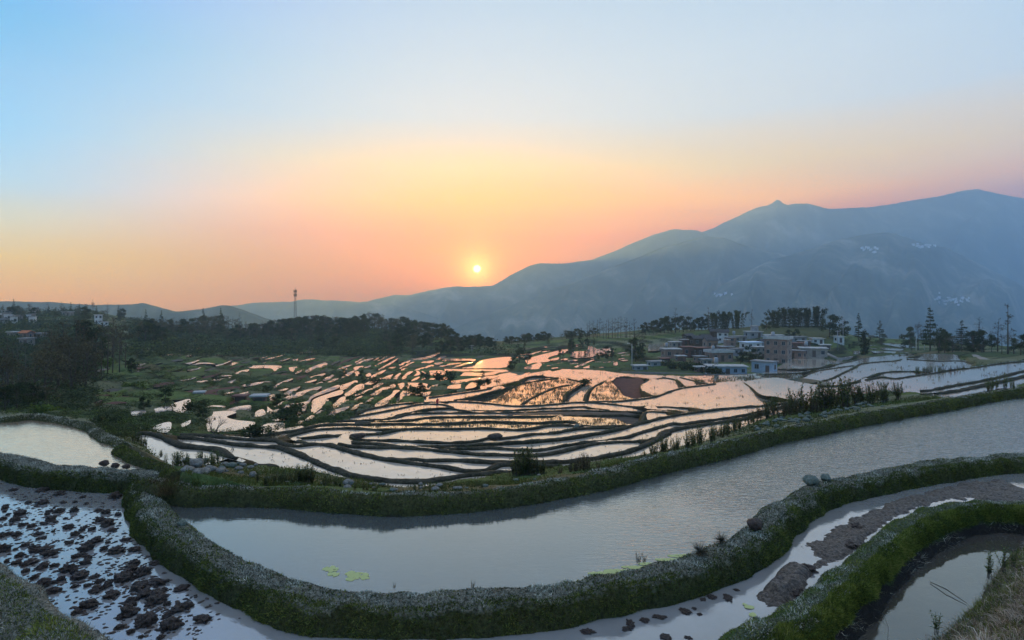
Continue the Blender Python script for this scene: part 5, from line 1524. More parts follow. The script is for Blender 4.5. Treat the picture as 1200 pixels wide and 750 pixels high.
def build_woods():
    # --- the wooded hill below the mast
    g = 'trees of the wood on the middle hill'
    lab_ = {'bushy': 'dark leafy tree in the wood on the middle hill', 'green': 'dark leafy tree in the wood on the middle hill', 'brown': 'brownish thin-leaved tree in the wood on the middle hill', 'bare': 'bare slender tree in the wood on the middle hill', 'wispy': 'bare slender tree in the wood on the middle hill'}
    top = np.array([(150, 378), (170, 375), (192, 371), (215, 372), (238, 369), (266, 369), (291, 377), (300, 378), (320, 373), (338, 370.5), (376, 369.5), (406, 372), (418, 370), (427, 366), (442, 366), (452, 372), (472, 369.5), (497, 376), (515, 378), (523, 381), (533, 390), (548, 393), (563, 391), (575, 395), (590, 402)], float)
    bot = np.array([(150, 396), (200, 399), (300, 402), (400, 414), (500, 417), (560, 413), (592, 410)], float)
    n = 0
    for k in range(150):
        u = 150 + 440 * ((k + rng.random()) / 150)
        vt = np.interp(u, top[:, 0], top[:, 1]) + rng.uniform(-1.0, 3.0)
        vc = float(crest_v(u)); vb = max(vc + 1.0, vt + rng.uniform(16, 22))
        vb = min(vb, vc + 8)
        kk = rng.choice(['bare', 'bare', 'wispy', 'brown', 'bushy'] if u < 335 else ['bushy', 'bushy', 'green', 'brown', 'wispy'])
        tree(kk, u, vb, vt, lab_[kk], 'tree', g + (' (bare)' if kk in ('bare', 'wispy') else ' (brown)' if kk == 'brown' else ' (dark)'), wide=1.05)
    for k in range(95):
        u = rng.uniform(165, 595)
        b = np.interp(u, bot[:, 0], bot[:, 1]); vc = float(crest_v(u))
        vb = rng.uniform(vc + 5, max(b, vc + 7)); vt = vb - rng.uniform(13, 19)
        vt = max(vt, np.interp(u, top[:, 0], top[:, 1]) + 3)
        if vb - vt < 8: continue
        kk = rng.choice(['bare', 'wispy', 'bare', 'bushy', 'brown'] if u < 335 else ['bushy', 'bushy', 'green', 'brown'])
        tree(kk, u, vb, vt, lab_[kk], 'tree', g + (' (bare)' if kk in ('bare', 'wispy') else ' (brown)' if kk == 'brown' else ' (dark)'), wide=1.1)
    # --- the wood at the left edge
    spots = [('slim', 6, 470, 392), ('slim', 14, 468, 398), ('bare', 22, 462, 402), ('slim', 31, 466, 405), ('wispy', 3, 472, 408), ('brown', 10, 478, 415), ('brown', 40, 476, 412), ('brown', 52, 472, 405),
             ('wispy', 60, 452, 384), ('wispy', 74, 450, 376), ('wispy', 88, 452, 374), ('wispy', 98, 450, 380), ('brown', 68, 456, 392), ('brown', 84, 458, 392), ('brown', 100, 456, 396), ('bushy', 78, 446, 400),
             ('slim', 112, 444, 388), ('slim', 119, 440, 392), ('slim', 126, 438, 390), ('slim', 132, 437, 394), ('slim', 140, 436, 392), ('slim', 147, 433, 391), ('green', 154, 437, 418), ('shrub_green', 124, 428, 419),
             ('brown', 54, 440, 396), ('bushy', 110, 430, 384), ('brown', 120, 424, 376), ('wispy', 132, 418, 372), ('brown', 142, 416, 378), ('bushy', 104, 418, 374),
             ('bushy', 170, 402, 376), ('bushy', 180, 403, 379), ('brown', 162, 400, 374), ('green', 190, 402, 382), ('bushy', 174, 398, 374), ('bushy', 20, 480, 448), ('bushy', 32, 478, 446), ('bushy', 6, 482, 452), ('bushy', 44, 476, 450), ('brown', 26, 474, 428)]
    kn = {'slim': 'tall bare tree with a thin trunk in the wood at the left edge', 'bare': 'bare slender tree in the wood at the left edge', 'wispy': 'grey brown wispy tree in the wood at the left edge', 'brown': 'brownish thin-leaved tree in the wood at the left edge', 'bushy': 'dark leafy tree in the wood at the left edge', 'green': 'round green tree at the right end of the left wood', 'shrub_green': 'bright yellow green bush among the left wood trunks'}
    for kk, u, vb, vt in spots:
        tree(kk, u, vb, vt, kn[kk] if kk != 'green' else ('round green tree at the right end of the left wood' if u < 160 else 'green tree among dark ones on the ridge behind the left wood'), 'bush' if 'shrub' in kk else 'tree', 'trees of the left wood (%s)' % kk if kk not in ('green', 'shrub_green', 'bare') else None)
    # --- skyline trees on the far left
    for k in range(26):
        u = rng.uniform(-5, 150); vb = float(crest_v(u)) + rng.uniform(1, 14); vt = max(vb - rng.uniform(11, 22), 354 + rng.uniform(0, 6))
        kk = rng.choice(['bushy', 'brown', 'wispy', 'conifer'])
        tree(kk, u, vb, vt, 'dark tree among the houses on the far left ridge', 'tree', 'trees on the far left ridge')
    for u, vt in [(16, 349), (56, 354), (72, 352.5), (83, 353), (93, 355), (109, 350), (126, 354), (139, 356), (171, 361), (189, 363), (238, 361), (259, 360), (281, 366)]:
        tree(rng.choice(['slim', 'conifer', 'bare']), u, float(crest_v(u)) + 4, vt, 'thin tree poking above the far left skyline', 'tree', 'thin skyline trees on the left', wide=.8)
    # --- village ridge and the right side
    V_ = [('conifer', 670, 413, 386, 'narrow dark conifer left of the bare tree row'), ('conifer', 681, 414, 384, 'taller narrow conifer left of the bare tree row'),
          ('bamboo', 838, 386, 366, 'left dark bamboo clump on the ridge above the village'), ('bamboo', 849, 386, 364.5, 'middle dark bamboo clump on the ridge above the village'), ('bamboo', 863, 385, 363.5, 'right broad bamboo clump on the ridge above the village'),
          ('slim', 830, 387, 359.5, 'tall bare tree rising between the bushy row and the bamboo'), ('slim', 881, 386, 362, 'bare thin tree right of the bamboo on the village ridge'), ('bushy', 898, 387, 371, 'small dark tree alone on the green hilltop edge'),
          ('slim', 791, 392, 360, 'tall bare tree sticking out of the bushy row'),
          ('bamboo', 909, 384, 363, 'leftmost dark clump of the row on the green hilltop'), ('bamboo', 921, 383, 360.5, 'second dark clump of the row on the green hilltop'), ('bamboo', 934, 383, 360, 'third dark clump of the row on the green hilltop'),
          ('bamboo', 946, 383, 361, 'fourth dark clump of the row on the green hilltop'), ('bamboo', 958, 383, 358.5, 'rightmost feathery clump of the row on the green hilltop'),
          ('bushy', 972, 395, 368, 'dark round tree at the right end of the green hill'), ('bushy', 983, 396, 369, 'dark round tree beside the white pole building'), ('conifer', 1006, 400, 367, 'dark conifer rising behind the column tree'),
          ('column', 1013, 417, 385, 'dense dark column shaped tree beside the small right paddies'), ('fir', 1031, 402, 374.5, 'dark plumed tree standing alone right of the column tree'),
          ('bushy', 1066, 408, 382, 'small dark tree left of the two pale poles'), ('wispy', 1076, 411, 378, 'thin tree behind the two pale poles'), ('conifer', 1090, 413, 357, 'tallest thin conifer right of the pale poles'),
          ('green', 1100, 414, 382, 'leafy dark tree right of the tallest conifer'), ('bushy', 1107, 415, 388, 'low dark tree beside the leafy dark tree on the right'), ('fir', 1127, 412, 374.5, 'bushy topped conifer in the right tree line'),
          ('bushy', 1141, 415, 387, 'broad dark tree right of the bushy topped conifer'), ('bushy', 1153, 414, 386, 'broad dark tree with flat top in the right tree line'), ('bare', 1148, 411, 371, 'pale bare tree behind the broad dark trees'),
          ('bare', 1169, 412, 373, 'pale bare tree left of the tallest right poplar'), ('slim', 1181, 415, 355, 'tallest bare poplar near the right edge'), ('bushy', 1196, 418, 391, 'dark bush tree at the right edge'),
          ('wispy', 1162, 413, 390, 'light wispy tree between broad dark trees and poplar'), ('wispy', 1174, 415, 392, 'light wispy tree at the foot of the tallest poplar'), ('brown', 1188, 416, 389, 'brownish tree between the poplar and the right edge'), ('brown', 1116, 414, 392, 'brownish low tree left of the bushy topped conifer'),
          ('bushy', 609, 426, 409, 'dark bush tree at the tip of the orange paddies'), ('bushy', 618, 425, 411, 'smaller dark bush tree beside the orange paddies'),
          ('bushy', 709, 420, 405, 'dark round tree left of the pale lamp pole'), ('bushy', 718, 421, 407, 'dark tree just left of the pale lamp pole'), ('green', 752, 421, 404, 'green tree right of the pale lamp pole'), ('bushy', 745, 424, 395, 'dark tree behind the pale lamp pole'), ('slim', 744, 418, 372, 'bare tree above the pale lamp pole'), ('slim', 753, 420, 380, 'thin bare tree left of the village roofs'),
          ('bushy', 878, 425, 405, 'dark tree in the yard among the village houses'), ('bushy', 886, 426, 408, 'small dark tree beside the tall brick house'), ('bushy', 868, 427, 412, 'low dark tree behind the long grey blue house'), ('bushy', 925, 399, 386, 'dark tree behind the open shed of the village'), ('bushy', 932, 400, 385, 'second dark tree behind the open shed of the village'),
          ('shrub', 790, 432, 422, 'dark bush below the left brick house'), ('shrub', 802, 434, 423, 'wide dark bush below the red brick houses'), ('shrub', 815, 435, 424, 'dark bush left of the long grey blue house'), ('shrub', 840, 440, 428, 'bush against the wall of the long grey blue house')]
    for kk, u, vb, vt, lb in V_:
        tree(kk, u, vb, vt, lb, 'bamboo' if kk == 'bamboo' else 'bush' if kk == 'shrub' else 'tree', wide={'bamboo': 1.0, 'shrub': 1.5}.get(kk, 1.0))
    for u in np.linspace(688, 739, 15):
        vt = np.interp(u, [688, 697, 712, 728, 734, 740], [378, 372.5, 374, 370, 368.5, 378]) + rng.uniform(-1, 3)
        tree('slim' if rng.random() < .6 else 'bare', u + rng.uniform(-1, 1), 397 - (u - 688) * .02, vt, 'slender bare tree in the row on the ridge left of the village', 'tree', 'row of bare trees on the ridge')
    for u in np.linspace(748, 827, 19):
        vt = np.interp(u, [748, 760, 775, 790, 805, 815, 827], [382, 376, 371.5, 369, 370.5, 372, 371]) + rng.uniform(-1, 2.5)
        kk = 'bushy' if rng.random() < .75 else 'wispy'
        tree(kk, u, 393 - (u - 748) * .08, vt, 'dark bushy tree in the row on the ridge behind the village' if kk == 'bushy' else 'thin tree in the row on the ridge behind the village', 'tree', 'row of trees behind the village (%s)' % kk)
    for k in range(46):
        u = rng.uniform(592, 668) if k < 34 else rng.uniform(668, 700); vb = float(crest_v(u)) + rng.uniform(0.5, 3.5); vt = vb - rng.uniform(5, 10)
        tree('bushy' if rng.random() < .7 else 'brown', u, vb, vt, 'small dark tree on the rim of the terraces before the hazy valley', 'tree', 'trees on the rim of the terraces', wide=1.4)
    for k in range(30):
        u = rng.uniform(606, 720); vb = rng.uniform(404, 424); vt = vb - rng.uniform(6, 14)
        i, j = int((vb - GV0) / GSV), int(u - GU0)
        if lab[i, j]: continue
        tree('bushy' if rng.random() < .6 else 'conifer', u, vb, vt, 'dark tree between the small orange paddies', 'tree', 'trees between the orange paddies', wide=1.1)
    for k in range(26):
        u = rng.uniform(985, 1200); vb = rng.uniform(402, 415); vt = vb - rng.uniform(6, 13)
        i, j = int((vb - GV0) / GSV), int(u - GU0)
        if lab[i, j]: continue
        tree('bushy' if rng.random() < .6 else 'brown', u, vb, vt, 'low dark bushy tree along the right tree line', 'tree', 'low trees along the right tree line', wide=1.5)
    # --- single trees and bushes among the lower left paddies
    for kk, u, vb, vt, lb in [('bushy', 169, 483, 465, 'dark round tree left of the small kidney shaped paddy'), ('green', 194, 474, 454, 'green upright tree above the small kidney shaped paddy'), ('shrub', 224, 480, 467, 'dark green clipped bush at the right end of the small kidney shaped paddy'),
                              ('green', 233, 488, 474, 'leafy tree left of the bare branching tree'), ('bushy', 238, 494, 478, 'dark leafy tree just left of the bare branching tree'), ('shrub', 298, 511, 494, 'big rounded green bush right of the bare branching tree'), ('shrub', 316, 507, 498, 'narrow small bush standing in the paddy right of the rounded bush'),
                              ('bushy', 311, 462, 451, 'dark tree above the red soil strip'), ('shrub', 338, 487, 472, 'dark bush among the little mauve paddies'), ('shrub', 330, 494, 480, 'lower dark bush among the little mauve paddies'), ('bushy', 324, 476, 461, 'dark shrubby tree beside the little mauve paddies'),
                              ('shrub', 43, 485, 474, 'bright green bush on the slope behind the upper left pond'), ('shrub', 115, 497, 486, 'dark bush behind the bund of the upper left pond'), ('shrub', 84, 467, 459, 'blue green bush on the slope above the upper left pond'), ('shrub', 155, 455, 446, 'dark bush on the slope below the bright field'),
                              ('bushy', 402, 443, 432, 'dark tree between the zigzag paddies on the left'), ('bushy', 424, 444, 433, 'dark tree in the middle of the zigzag paddies'), ('shrub', 440, 449, 441, 'dark bush in the middle of the zigzag paddies'), ('bushy', 492, 464, 448, 'dark shrubby tree above the long curved paddies'), ('shrub', 486, 462, 452, 'dark bush left of the shrubby tree above the long curved paddies'),
                              ('shrub', 515, 445, 433, 'dark bush right of the zigzag paddies'), ('shrub', 528, 446, 437, 'low dark bush right of the zigzag paddies'), ('bushy', 566, 442, 434, 'small tree standing in the orange paddies'), ('bushy', 600, 434, 418, 'dark tree at the right end of the orange paddies'), ('shrub', 563, 452, 444, 'rounded dark bush on the bank of the big orange paddy'), ('shrub', 572, 450, 443, 'dark bush beside the rounded bush on the orange bank')]:
        o = tree('shrub_green' if 'bright' in lb else kk, u, vb, vt, lb, 'bush' if kk == 'shrub' else 'tree', wide=1.35 if kk == 'shrub' else 1.1)
    o = tree('shrub', 684, 453.5, 443, 'round dark bush at the tip of the curved bank between two paddies', 'bush', wide=1.3)

def build_bare_tree():
    b = MB(); tw = MB(); cl = []
    r = np.random.default_rng(5)
    def grow(mb, p, d, ln, rad, lvl):
        e = p + d * ln
        mb.tube([p, (p + e) / 2 + r.normal(0, .04 * ln, 3), e], [rad, rad * .8, rad * .6], 5 if lvl < 2 else 3, cap=False)
        if lvl == 4:
            return
        for k in range(3 if lvl < 3 else 2):
            d2 = d * .9 + r.normal(0, .42, 3) * np.array((1, .7, .6)); d2[2] += .16; d2 /= np.linalg.norm(d2)
            grow(tw if lvl >= 1 else b, p + (e - p) * (1 if k == 0 else r.uniform(.6, 1)), d2, ln * r.uniform(.58, .78), rad * .55, lvl + 1)
    for d in ((-.52, .1, .85), (.48, -.1, .88)):
        d = np.array(d) / np.linalg.norm(d)
        grow(b, np.array((0, 0, -.1)), d, 1.25, .085, 0)
    p = at(251, 508.2)
    h = (508.2 - 484) / FPX * p[1]
    zmax = max(x[2] for x in tw.v)
    o = empty('bare_tree', p, 0, h / zmax)
    tag(o, 'small leafless tree with forked trunk standing in front of a bright paddy', 'tree')
    link('trunk', b.mesh('trunk', [M['bark']], True), o); link('branches', tw.mesh('branches', [M['bark']]), o)
    v, f, rn = leaf_cloud([(.1, 0, zmax * .72, .16, .22, .3), (.75, 0, zmax * .78, .1, .14, .3)], 120, .07, 4)
    link('leaf_tuft', new_mesh('leaf_tuft', v, f, [M['leaf_dark']], {'rnd': rn}), o)
# ------------------------------------------------------------------ houses
def _brick(c1, c2, mortar):
    def f(nt, bs):
        tc = nt.nodes.new('ShaderNodeTexCoord'); mp = nt.nodes.new('ShaderNodeMapping'); mp.inputs['Rotation'].default_value = (R(90), 0, 0)
        b = nt.nodes.new('ShaderNodeTexBrick'); b.inputs['Scale'].default_value = 2.2
        b.inputs['Color1'].default_value = (*c1, 1); b.inputs['Color2'].default_value = (*c2, 1); b.inputs['Mortar'].default_value = (*mortar, 1)
        nt.links.new(tc.outputs['Object'], mp.inputs[0]); nt.links.new(mp.outputs[0], b.inputs['Vector'])
        n = noise_node(nt, 0.8, 5, vec=tc.outputs['Object']); r = ramp_node(nt, [(0.3, (.6, .6, .6)), (0.7, (1.15, 1.1, 1.05))]); nt.links.new(n.outputs['Fac'], r.inputs[0])
        m = nt.nodes.new('ShaderNodeMix'); m.data_type = 'RGBA'; m.blend_type = 'MULTIPLY'; m.inputs[0].default_value = 1
        nt.links.new(b.outputs['Color'], m.inputs[6]); nt.links.new(r.outputs[0], m.inputs[7]); nt.links.new(m.outputs[2], bs.inputs['Base Color'])
        bs.inputs['Roughness'].default_value = .9
    return f
W = {
    'brick': mat('brick_wall', _brick((0.34, 0.20, 0.145), (0.25, 0.145, 0.105), (0.28, 0.25, 0.22))),
    'red': mat('red_brick_wall', _brick((0.24, 0.11, 0.085), (0.16, 0.075, 0.06), (0.2, 0.17, 0.15))),
    'tan': speckle('tan_render', [(0.3, (0.20, 0.17, 0.14)), (0.7, (0.33, 0.29, 0.25))], 0.9, bs_=0),
    'white': speckle('white_render', [(0.3, (0.44, 0.42, 0.40)), (0.7, (0.70, 0.68, 0.65))], 0.9, bs_=0),
    'blue': speckle('grey_blue_tiles', [(0.3, (0.22, 0.26, 0.31)), (0.7, (0.38, 0.42, 0.47))], 0.9, bs_=0),
    'grey': speckle('grey_render', [(0.3, (0.20, 0.20, 0.20)), (0.7, (0.34, 0.34, 0.34))], 0.9, bs_=0),
    'dark': speckle('dark_wood', [(0.3, (0.05, 0.035, 0.03)), (0.7, (0.11, 0.075, 0.06))], 0.9, bs_=0),
}
RF = {
    'pale': speckle('concrete_roof', [(0.3, (0.30, 0.285, 0.265)), (0.7, (0.56, 0.53, 0.49))], 0.7, bs_=0),
    'grey': speckle('grey_roof', [(0.3, (0.17, 0.16, 0.155)), (0.7, (0.34, 0.32, 0.30))], 0.7, bs_=0),
    'bluepale': speckle('sheet_metal_roof', [(0.3, (0.50, 0.58, 0.68)), (0.7, (0.70, 0.76, 0.84))], 0.7, bs_=0),
    'tile': speckle('dark_tile_roof', [(0.3, (0.04, 0.038, 0.04)), (0.7, (0.10, 0.09, 0.09))], 1.4, bs_=0),
    'orange': speckle('orange_roof', [(0.3, (0.38, 0.12, 0.05)), (0.7, (0.55, 0.20, 0.09))], 1.0, bs_=0),
    'redbrown': speckle('rust_roof', [(0.3, (0.15, 0.07, 0.055)), (0.7, (0.26, 0.13, 0.10))], 1.0, bs_=0),
}
M['glass'] = mat('window_glass', None, Base_Color=(0.03, 0.035, 0.04, 1), Roughness=0.15)
M['frame'] = mat('window_frame', None, Base_Color=(0.22, 0.21, 0.2, 1), Roughness=0.6)
M['door'] = mat('door_wood', None, Base_Color=(0.09, 0.06, 0.045, 1), Roughness=0.7)
M['metal'] = mat('galvanised_steel', None, Base_Color=(0.28, 0.29, 0.31, 1), Roughness=0.5, Metallic=0.6)
M['white_paint'] = mat('white_paint', None, Base_Color=(0.5, 0.49, 0.47, 1), Roughness=0.6)

def house(label, u, vb, vt, w, wall, roof='pale', rot=0.45, dep=None, nx=2, nz=None, gable=False, hut=False, parapet=False, door=True, cat='house', base=3.0, lift=0.0):
    """front bottom centre at (u, vb); w in image columns across the front"""
    p = at(u, vb, lift)
    k = p[1] / FPX
    W_ = w * k * (.9 if w > 10 else 1.0) / max(.55, math.cos(rot)); H_ = (vb - vt) * k
    dep = dep * k if dep else W_ * .8
    nz = nz or max(1, int(round(H_ / 3.0)))
    o = empty('house', p, rot)
    tag(o, label, cat)
    b = MB(); b.box(-W_ / 2, W_ / 2, 0, dep, -base, H_)
    if gable:
        b.add([(-W_ / 2, 0, H_), (-W_ / 2, dep, H_), (-W_ / 2, dep / 2, H_ + dep * .24)], [(0, 1, 2)]); b.add([(W_ / 2, 0, H_), (W_ / 2, dep, H_), (W_ / 2, dep / 2, H_ + dep * .24)], [(0, 2, 1)])
    link('wall', b.mesh('wall', [W[wall]]), o)
    r = MB(); e = .35
    if gable:
        g = H_ + dep * .24; t = .15; dz = -.24 * e * 2 + .02
        for s, (ya, yb) in enumerate(((-e, dep / 2), (dep + e, dep / 2))):
            za, zb = H_ + dz + .03, g + .03
            vs = [(-W_ / 2 - e, ya, za), (W_ / 2 + e, ya, za), (W_ / 2 + e, yb, zb), (-W_ / 2 - e, yb, zb)]
            vs += [(x, y, z + t) for x, y, z in vs]
            r.add(vs, [(3, 2, 1, 0), (4, 5, 6, 7), (0, 1, 5, 4), (1, 2, 6, 5), (2, 3, 7, 6), (3, 0, 4, 7)])
    else:
        r.box(-W_ / 2 - e, W_ / 2 + e, -e, dep + e, H_ + .003, H_ + .22)
        if parapet:
            for x0, x1, y0, y1 in ((-W_ / 2 - e, W_ / 2 + e, -e, -e + .2), (-W_ / 2 - e, W_ / 2 + e, dep + e - .2, dep + e), (-W_ / 2 - e, -W_ / 2 - e + .2, -e + .2, dep + e - .2), (W_ / 2 + e - .2, W_ / 2 + e, -e + .2, dep + e - .2)):
                r.box(x0, x1, y0, y1, H_ + .222, H_ + .85)
    ro = link('roof', r.mesh('roof', [RF[roof]]), o)
    if hut:
        b = MB(); b.box(-W_ * .05, W_ * .38, dep * .4, dep * .85, H_ + .225, H_ + 2.3); b.box(-W_ * .09, W_ * .42, dep * .35, dep * .9, H_ + 2.303, H_ + 2.45, 1)
        link('stair_hut', b.mesh('stair_hut', [W[wall], RF[roof]]), o)
    sh = H_ / nz
    def window(x, z, side):
        ww, wh = min(1.2, W_ / nx * .36), min(1.15, sh * .38)
        f = MB(); g = MB()
        if side == 0:
            f.box(x - ww / 2 - .1, x + ww / 2 + .1, -.06, .02, z - .1, z); f.box(x - ww / 2 - .1, x + ww / 2 + .1, -.06, .02, z + wh, z + wh + .1)
            f.box(x - ww / 2 - .1, x - ww / 2, -.06, .02, z, z + wh); f.box(x + ww / 2, x + ww / 2 + .1, -.06, .02, z, z + wh); f.box(x - .04, x + .04, -.05, .02, z, z + wh)
            g.box(x - ww / 2, x + ww / 2, -.03, .01, z, z + wh)
        else:
            X = side * W_ / 2; a, c = (X - .02 * side, X + .06 * side); a, c = min(a, c), max(a, c)
            f.box(a, c, x - ww / 2 - .1, x + ww / 2 + .1, z - .1, z); f.box(a, c, x - ww / 2 - .1, x + ww / 2 + .1, z + wh, z + wh + .1)
            f.box(a, c, x - ww / 2 - .1, x - ww / 2, z, z + wh); f.box(a, c, x + ww / 2, x + ww / 2 + .1, z, z + wh)
            a, c = sorted((X - .01 * side, X + .03 * side)); g.box(a, c, x - ww / 2, x + ww / 2, z, z + wh)
        wo = link('window', f.mesh('window', [M['frame']]), o)
        link('pane', g.mesh('pane', [M['glass']]), wo)
    for zi in range(nz):
        for xi in range(nx):
            x = -W_ / 2 + W_ * (xi + .5) / nx
            if zi == 0 and door and xi == nx // 2:
                d = MB(); d.box(x - .5, x + .5, -.05, .02, 0.02, min(2.05, sh * .8)); link('door', d.mesh('door', [M['door']]), o); continue
            window(x, zi * sh + sh * .36, 0)
        sd = -1 if rot < 0 else 1
        # the flank that shows
        sd = -1 if rot > 0 and math.sin(rot) * 0 else (1 if rot < 0.0 else -1)
        for yi in range(2 if dep > 5 else 1):
            window(dep * (yi + .5) / (2 if dep > 5 else 1), zi * sh + sh * .36, sd)
            
    return o

def build_houses():
    Hs = [
        ('long low grey blue house with flat pale roof at the front of the village', 853, 439.5, 430, 48, 'blue', 'pale', -0.10, 22, 5, 1, {}),
        ('small tiled house with arched porch right of the long grey blue house', 893, 437, 424, 20, 'blue', 'grey', -0.75, 14, 2, 1, {}),
        ('tallest brick house, three storeys with flat pale roof', 909, 428, 397.5, 22, 'brick', 'pale', -0.70, 18, 3, 3, dict(parapet=True)),
        ('low brick annex stepping down right of the tallest brick house', 929, 421, 411, 18, 'brick', 'grey', -0.80, 10, 3, 1, {}),
        ('wide brick house with pale flat roof in the middle of the village', 847, 424, 413.5, 29, 'brick', 'pale', 0.18, 18, 3, 1, dict(parapet=True)),
        ('brick house with pale roof at the left end of the village', 789, 420.5, 409.5, 21, 'brick', 'pale', 0.10, 16, 2, 1, {}),
        ('narrow reddish brick house right of the leftmost brick house', 808, 418, 407, 15, 'red', 'redbrown', 0.12, 12, 2, 1, {}),
        ('dark red wooden house between two brick houses', 824, 419, 408, 15, 'dark', 'redbrown', 0.12, 12, 2, 1, {}),
        ('square brick house behind the dark red wooden house', 835, 409, 399, 15, 'brick', 'tile', 0.15, 12, 2, 1, dict(gable=True)),
        ('house with dark tiled gable roof and white end wall high in the village', 821, 405, 397, 18, 'dark', 'tile', 0.2, 12, 2, 1, dict(gable=True)),
        ('tall white walled house at the top of the village', 847, 401, 389.5, 13, 'white', 'tile', -0.3, 12, 2, 2, dict(gable=True)),
        ('dark tiled house beside the tall white walled house', 838, 396, 388.5, 10, 'dark', 'tile', -0.2, 10, 1, 1, dict(gable=True)),
        ('bright white blue house with sheet metal roof', 884, 410, 401.5, 22, 'white', 'bluepale', 0.25, 14, 2, 1, {}),
        ('tan flat roofed house behind the white blue house', 868, 401, 394.5, 18, 'tan', 'grey', 0.25, 12, 2, 1, {}),
        ('pale roofed house with roof hut at the top of the village', 886, 396, 389, 18, 'grey', 'pale', 0.1, 14, 2, 1, dict(hut=True)),
        ('long grey slab roofed house right of the roof hut house', 908, 398.5, 393, 22, 'grey', 'pale', -0.1, 10, 3, 1, {}),
        ('open shed with thin grey roof beside dark trees', 937, 402, 395, 18, 'grey', 'grey', -0.05, 12, 2, 1, {}),
        ('brown house with wide pale roof at the right end of the village', 954, 418.5, 408.5, 30, 'tan', 'pale', -0.30, 18, 3, 1, {}),
        ('low red brown house left of the brown right end house', 932, 409, 402.5, 20, 'red', 'redbrown', -0.2, 10, 2, 1, {}),
        ('small white roofed house behind the brown right end house', 959, 403, 397, 14, 'white', 'pale', -0.1, 10, 2, 1, {}),
        ('small red walled house right of the open shed', 943, 406, 400, 14, 'red', 'grey', -0.2, 9, 2, 1, {}),
        ('low grey shed in the field left of the village', 752, 434.5, 429, 17, 'grey', 'pale', 0.2, 10, 2, 1, {}),
        ('long shed with slanted grey roof left of the village', 772, 430, 424, 20, 'grey', 'grey', 0.35, 10, 2, 1, {}),
        ('small tan house behind the leftmost brick house', 793, 407.5, 401, 13, 'tan', 'pale', 0.15, 9, 2, 1, {}),
        ('little brown house between the tan house and the gable house', 804, 405, 398.5, 11, 'red', 'grey', 0.15, 9, 1, 1, {}),
        ('small grey house in the yard before the white blue house', 866, 416, 409, 14, 'grey', 'grey', 0.3, 9, 2, 1, {}),
        ('small white hut right of the village under the power pole', 985.5, 403.5, 396.5, 8, 'white', 'pale', 0.05, 8, 1, 1, dict(lift=0.6)),
    ]
    Hs += [
        ('small brick house with grey roof below the dark red wooden house', 822, 425, 418, 13, 'brick', 'grey', 0.2, 9, 2, 1, {}),
        ('tiny red brick house between the leftmost and the reddish brick house', 799, 424, 417.5, 11, 'red', 'pale', 0.1, 8, 1, 1, {}),
        ('brown shack with rusty roof below the leftmost brick house', 781, 426, 420.5, 11, 'dark', 'redbrown', 0.25, 8, 1, 1, {}),
        ('narrow two storey brick house beside the tall white walled house', 858, 406, 396, 11, 'brick', 'grey', 0.1, 9, 1, 2, {}),
        ('brick house with dark gable roof behind the square brick house', 829, 401, 395, 12, 'brick', 'tile', 0.25, 10, 2, 1, dict(gable=True)),
        ('tan two storey house left of the tallest brick house', 892, 420, 407, 14, 'tan', 'pale', 0.1, 10, 2, 2, {}),
        ('grey house with dark gable roof right of the white blue house', 899, 407, 400.5, 13, 'grey', 'tile', 0.2, 10, 2, 1, dict(gable=True)),
        ('red house with rusty roof behind the tallest brick house', 921, 404, 397.5, 15, 'red', 'redbrown', -0.15, 9, 2, 1, {}),
        ('brick house with stair hut above the wide brick house', 853, 413, 406.5, 16, 'brick', 'pale', 0.2, 10, 2, 1, dict(hut=True)),
        ('low tan annex left of the wide brick house', 829, 428, 421.5, 12, 'tan', 'grey', 0.1, 8, 2, 1, {}),
        ('dark gable roofed cottage at the upper left rim of the village', 809, 398, 393.5, 11, 'dark', 'tile', 0.3, 9, 1, 1, dict(gable=True)),
        ('pale low house near the small white hut', 968, 410, 404.5, 11, 'tan', 'pale', -0.2, 9, 2, 1, {}),
        ('brick shed with pale roof at the left foot of the long grey blue house', 822, 436.5, 430.5, 11, 'brick', 'pale', 0.1, 9, 1, 1, {}),
    ]
    for lb, u, vb, vt, w, wall, roof, rot, dep, nx, nz, kw in Hs:
        house(lb, u, vb, vt, w, wall, roof, rot, dep, nx, nz, **kw)
    tank = MB(); tank.tube([(0, 0, 0), (0, 0, .1), (0, 0, 1.3), (0, 0, 1.5)], [.55, .6, .6, .3], 10)
    legs = MB()
    for sx in (-.35, .35):
        for sy in (-.35, .35): legs.box(sx - .05, sx + .05, sy - .05, sy + .05, -.6, .02)
    tm_, lm_ = tank.mesh('tank', [M['metal']], True), legs.mesh('stand', [M['metal']])
    for _, _, _, lb in [(905, 396.0, 8.9, 'water tank on the roof of the tallest brick house'), (848, 412.5, 3.4, 'water tank on the roof of the wide brick house'), (790, 408.6, 3.6, 'water tank on the roof of the leftmost brick house'),
                        (858, 429.6, 2.9, 'water tank on the roof of the long grey blue house'), (955, 407.5, 3.0, 'water tank on the roof of the brown right end house'), (872, 393.6, 2.3, 'water tank on the roof of the tan flat roofed house')]:
        base = {'tallest': 'tallest brick house', 'wide': 'wide brick house with', 'leftmost': 'brick house with pale roof at the left end', 'long': 'long low grey blue', 'brown': 'brown house with wide', 'tan': 'tan flat roofed'}[lb.split(' the roof of the ')[1].split()[0]]
        ho = next(o for o in COL.objects if str(o.get('label', '')).startswith(base))
        roof_ = next(c for c in ho.children if c.name.startswith('roof'))
        zt = .22 + next(c for c in ho.children if c.name.startswith('wall')).data.vertices[4].co.z
        xs = [v_.co.x for v_ in roof_.data.vertices]; ys = [v_.co.y for v_ in roof_.data.vertices]
        a = ho.rotation_euler[2]; x, y = min(xs) * .45, max(ys) * .55
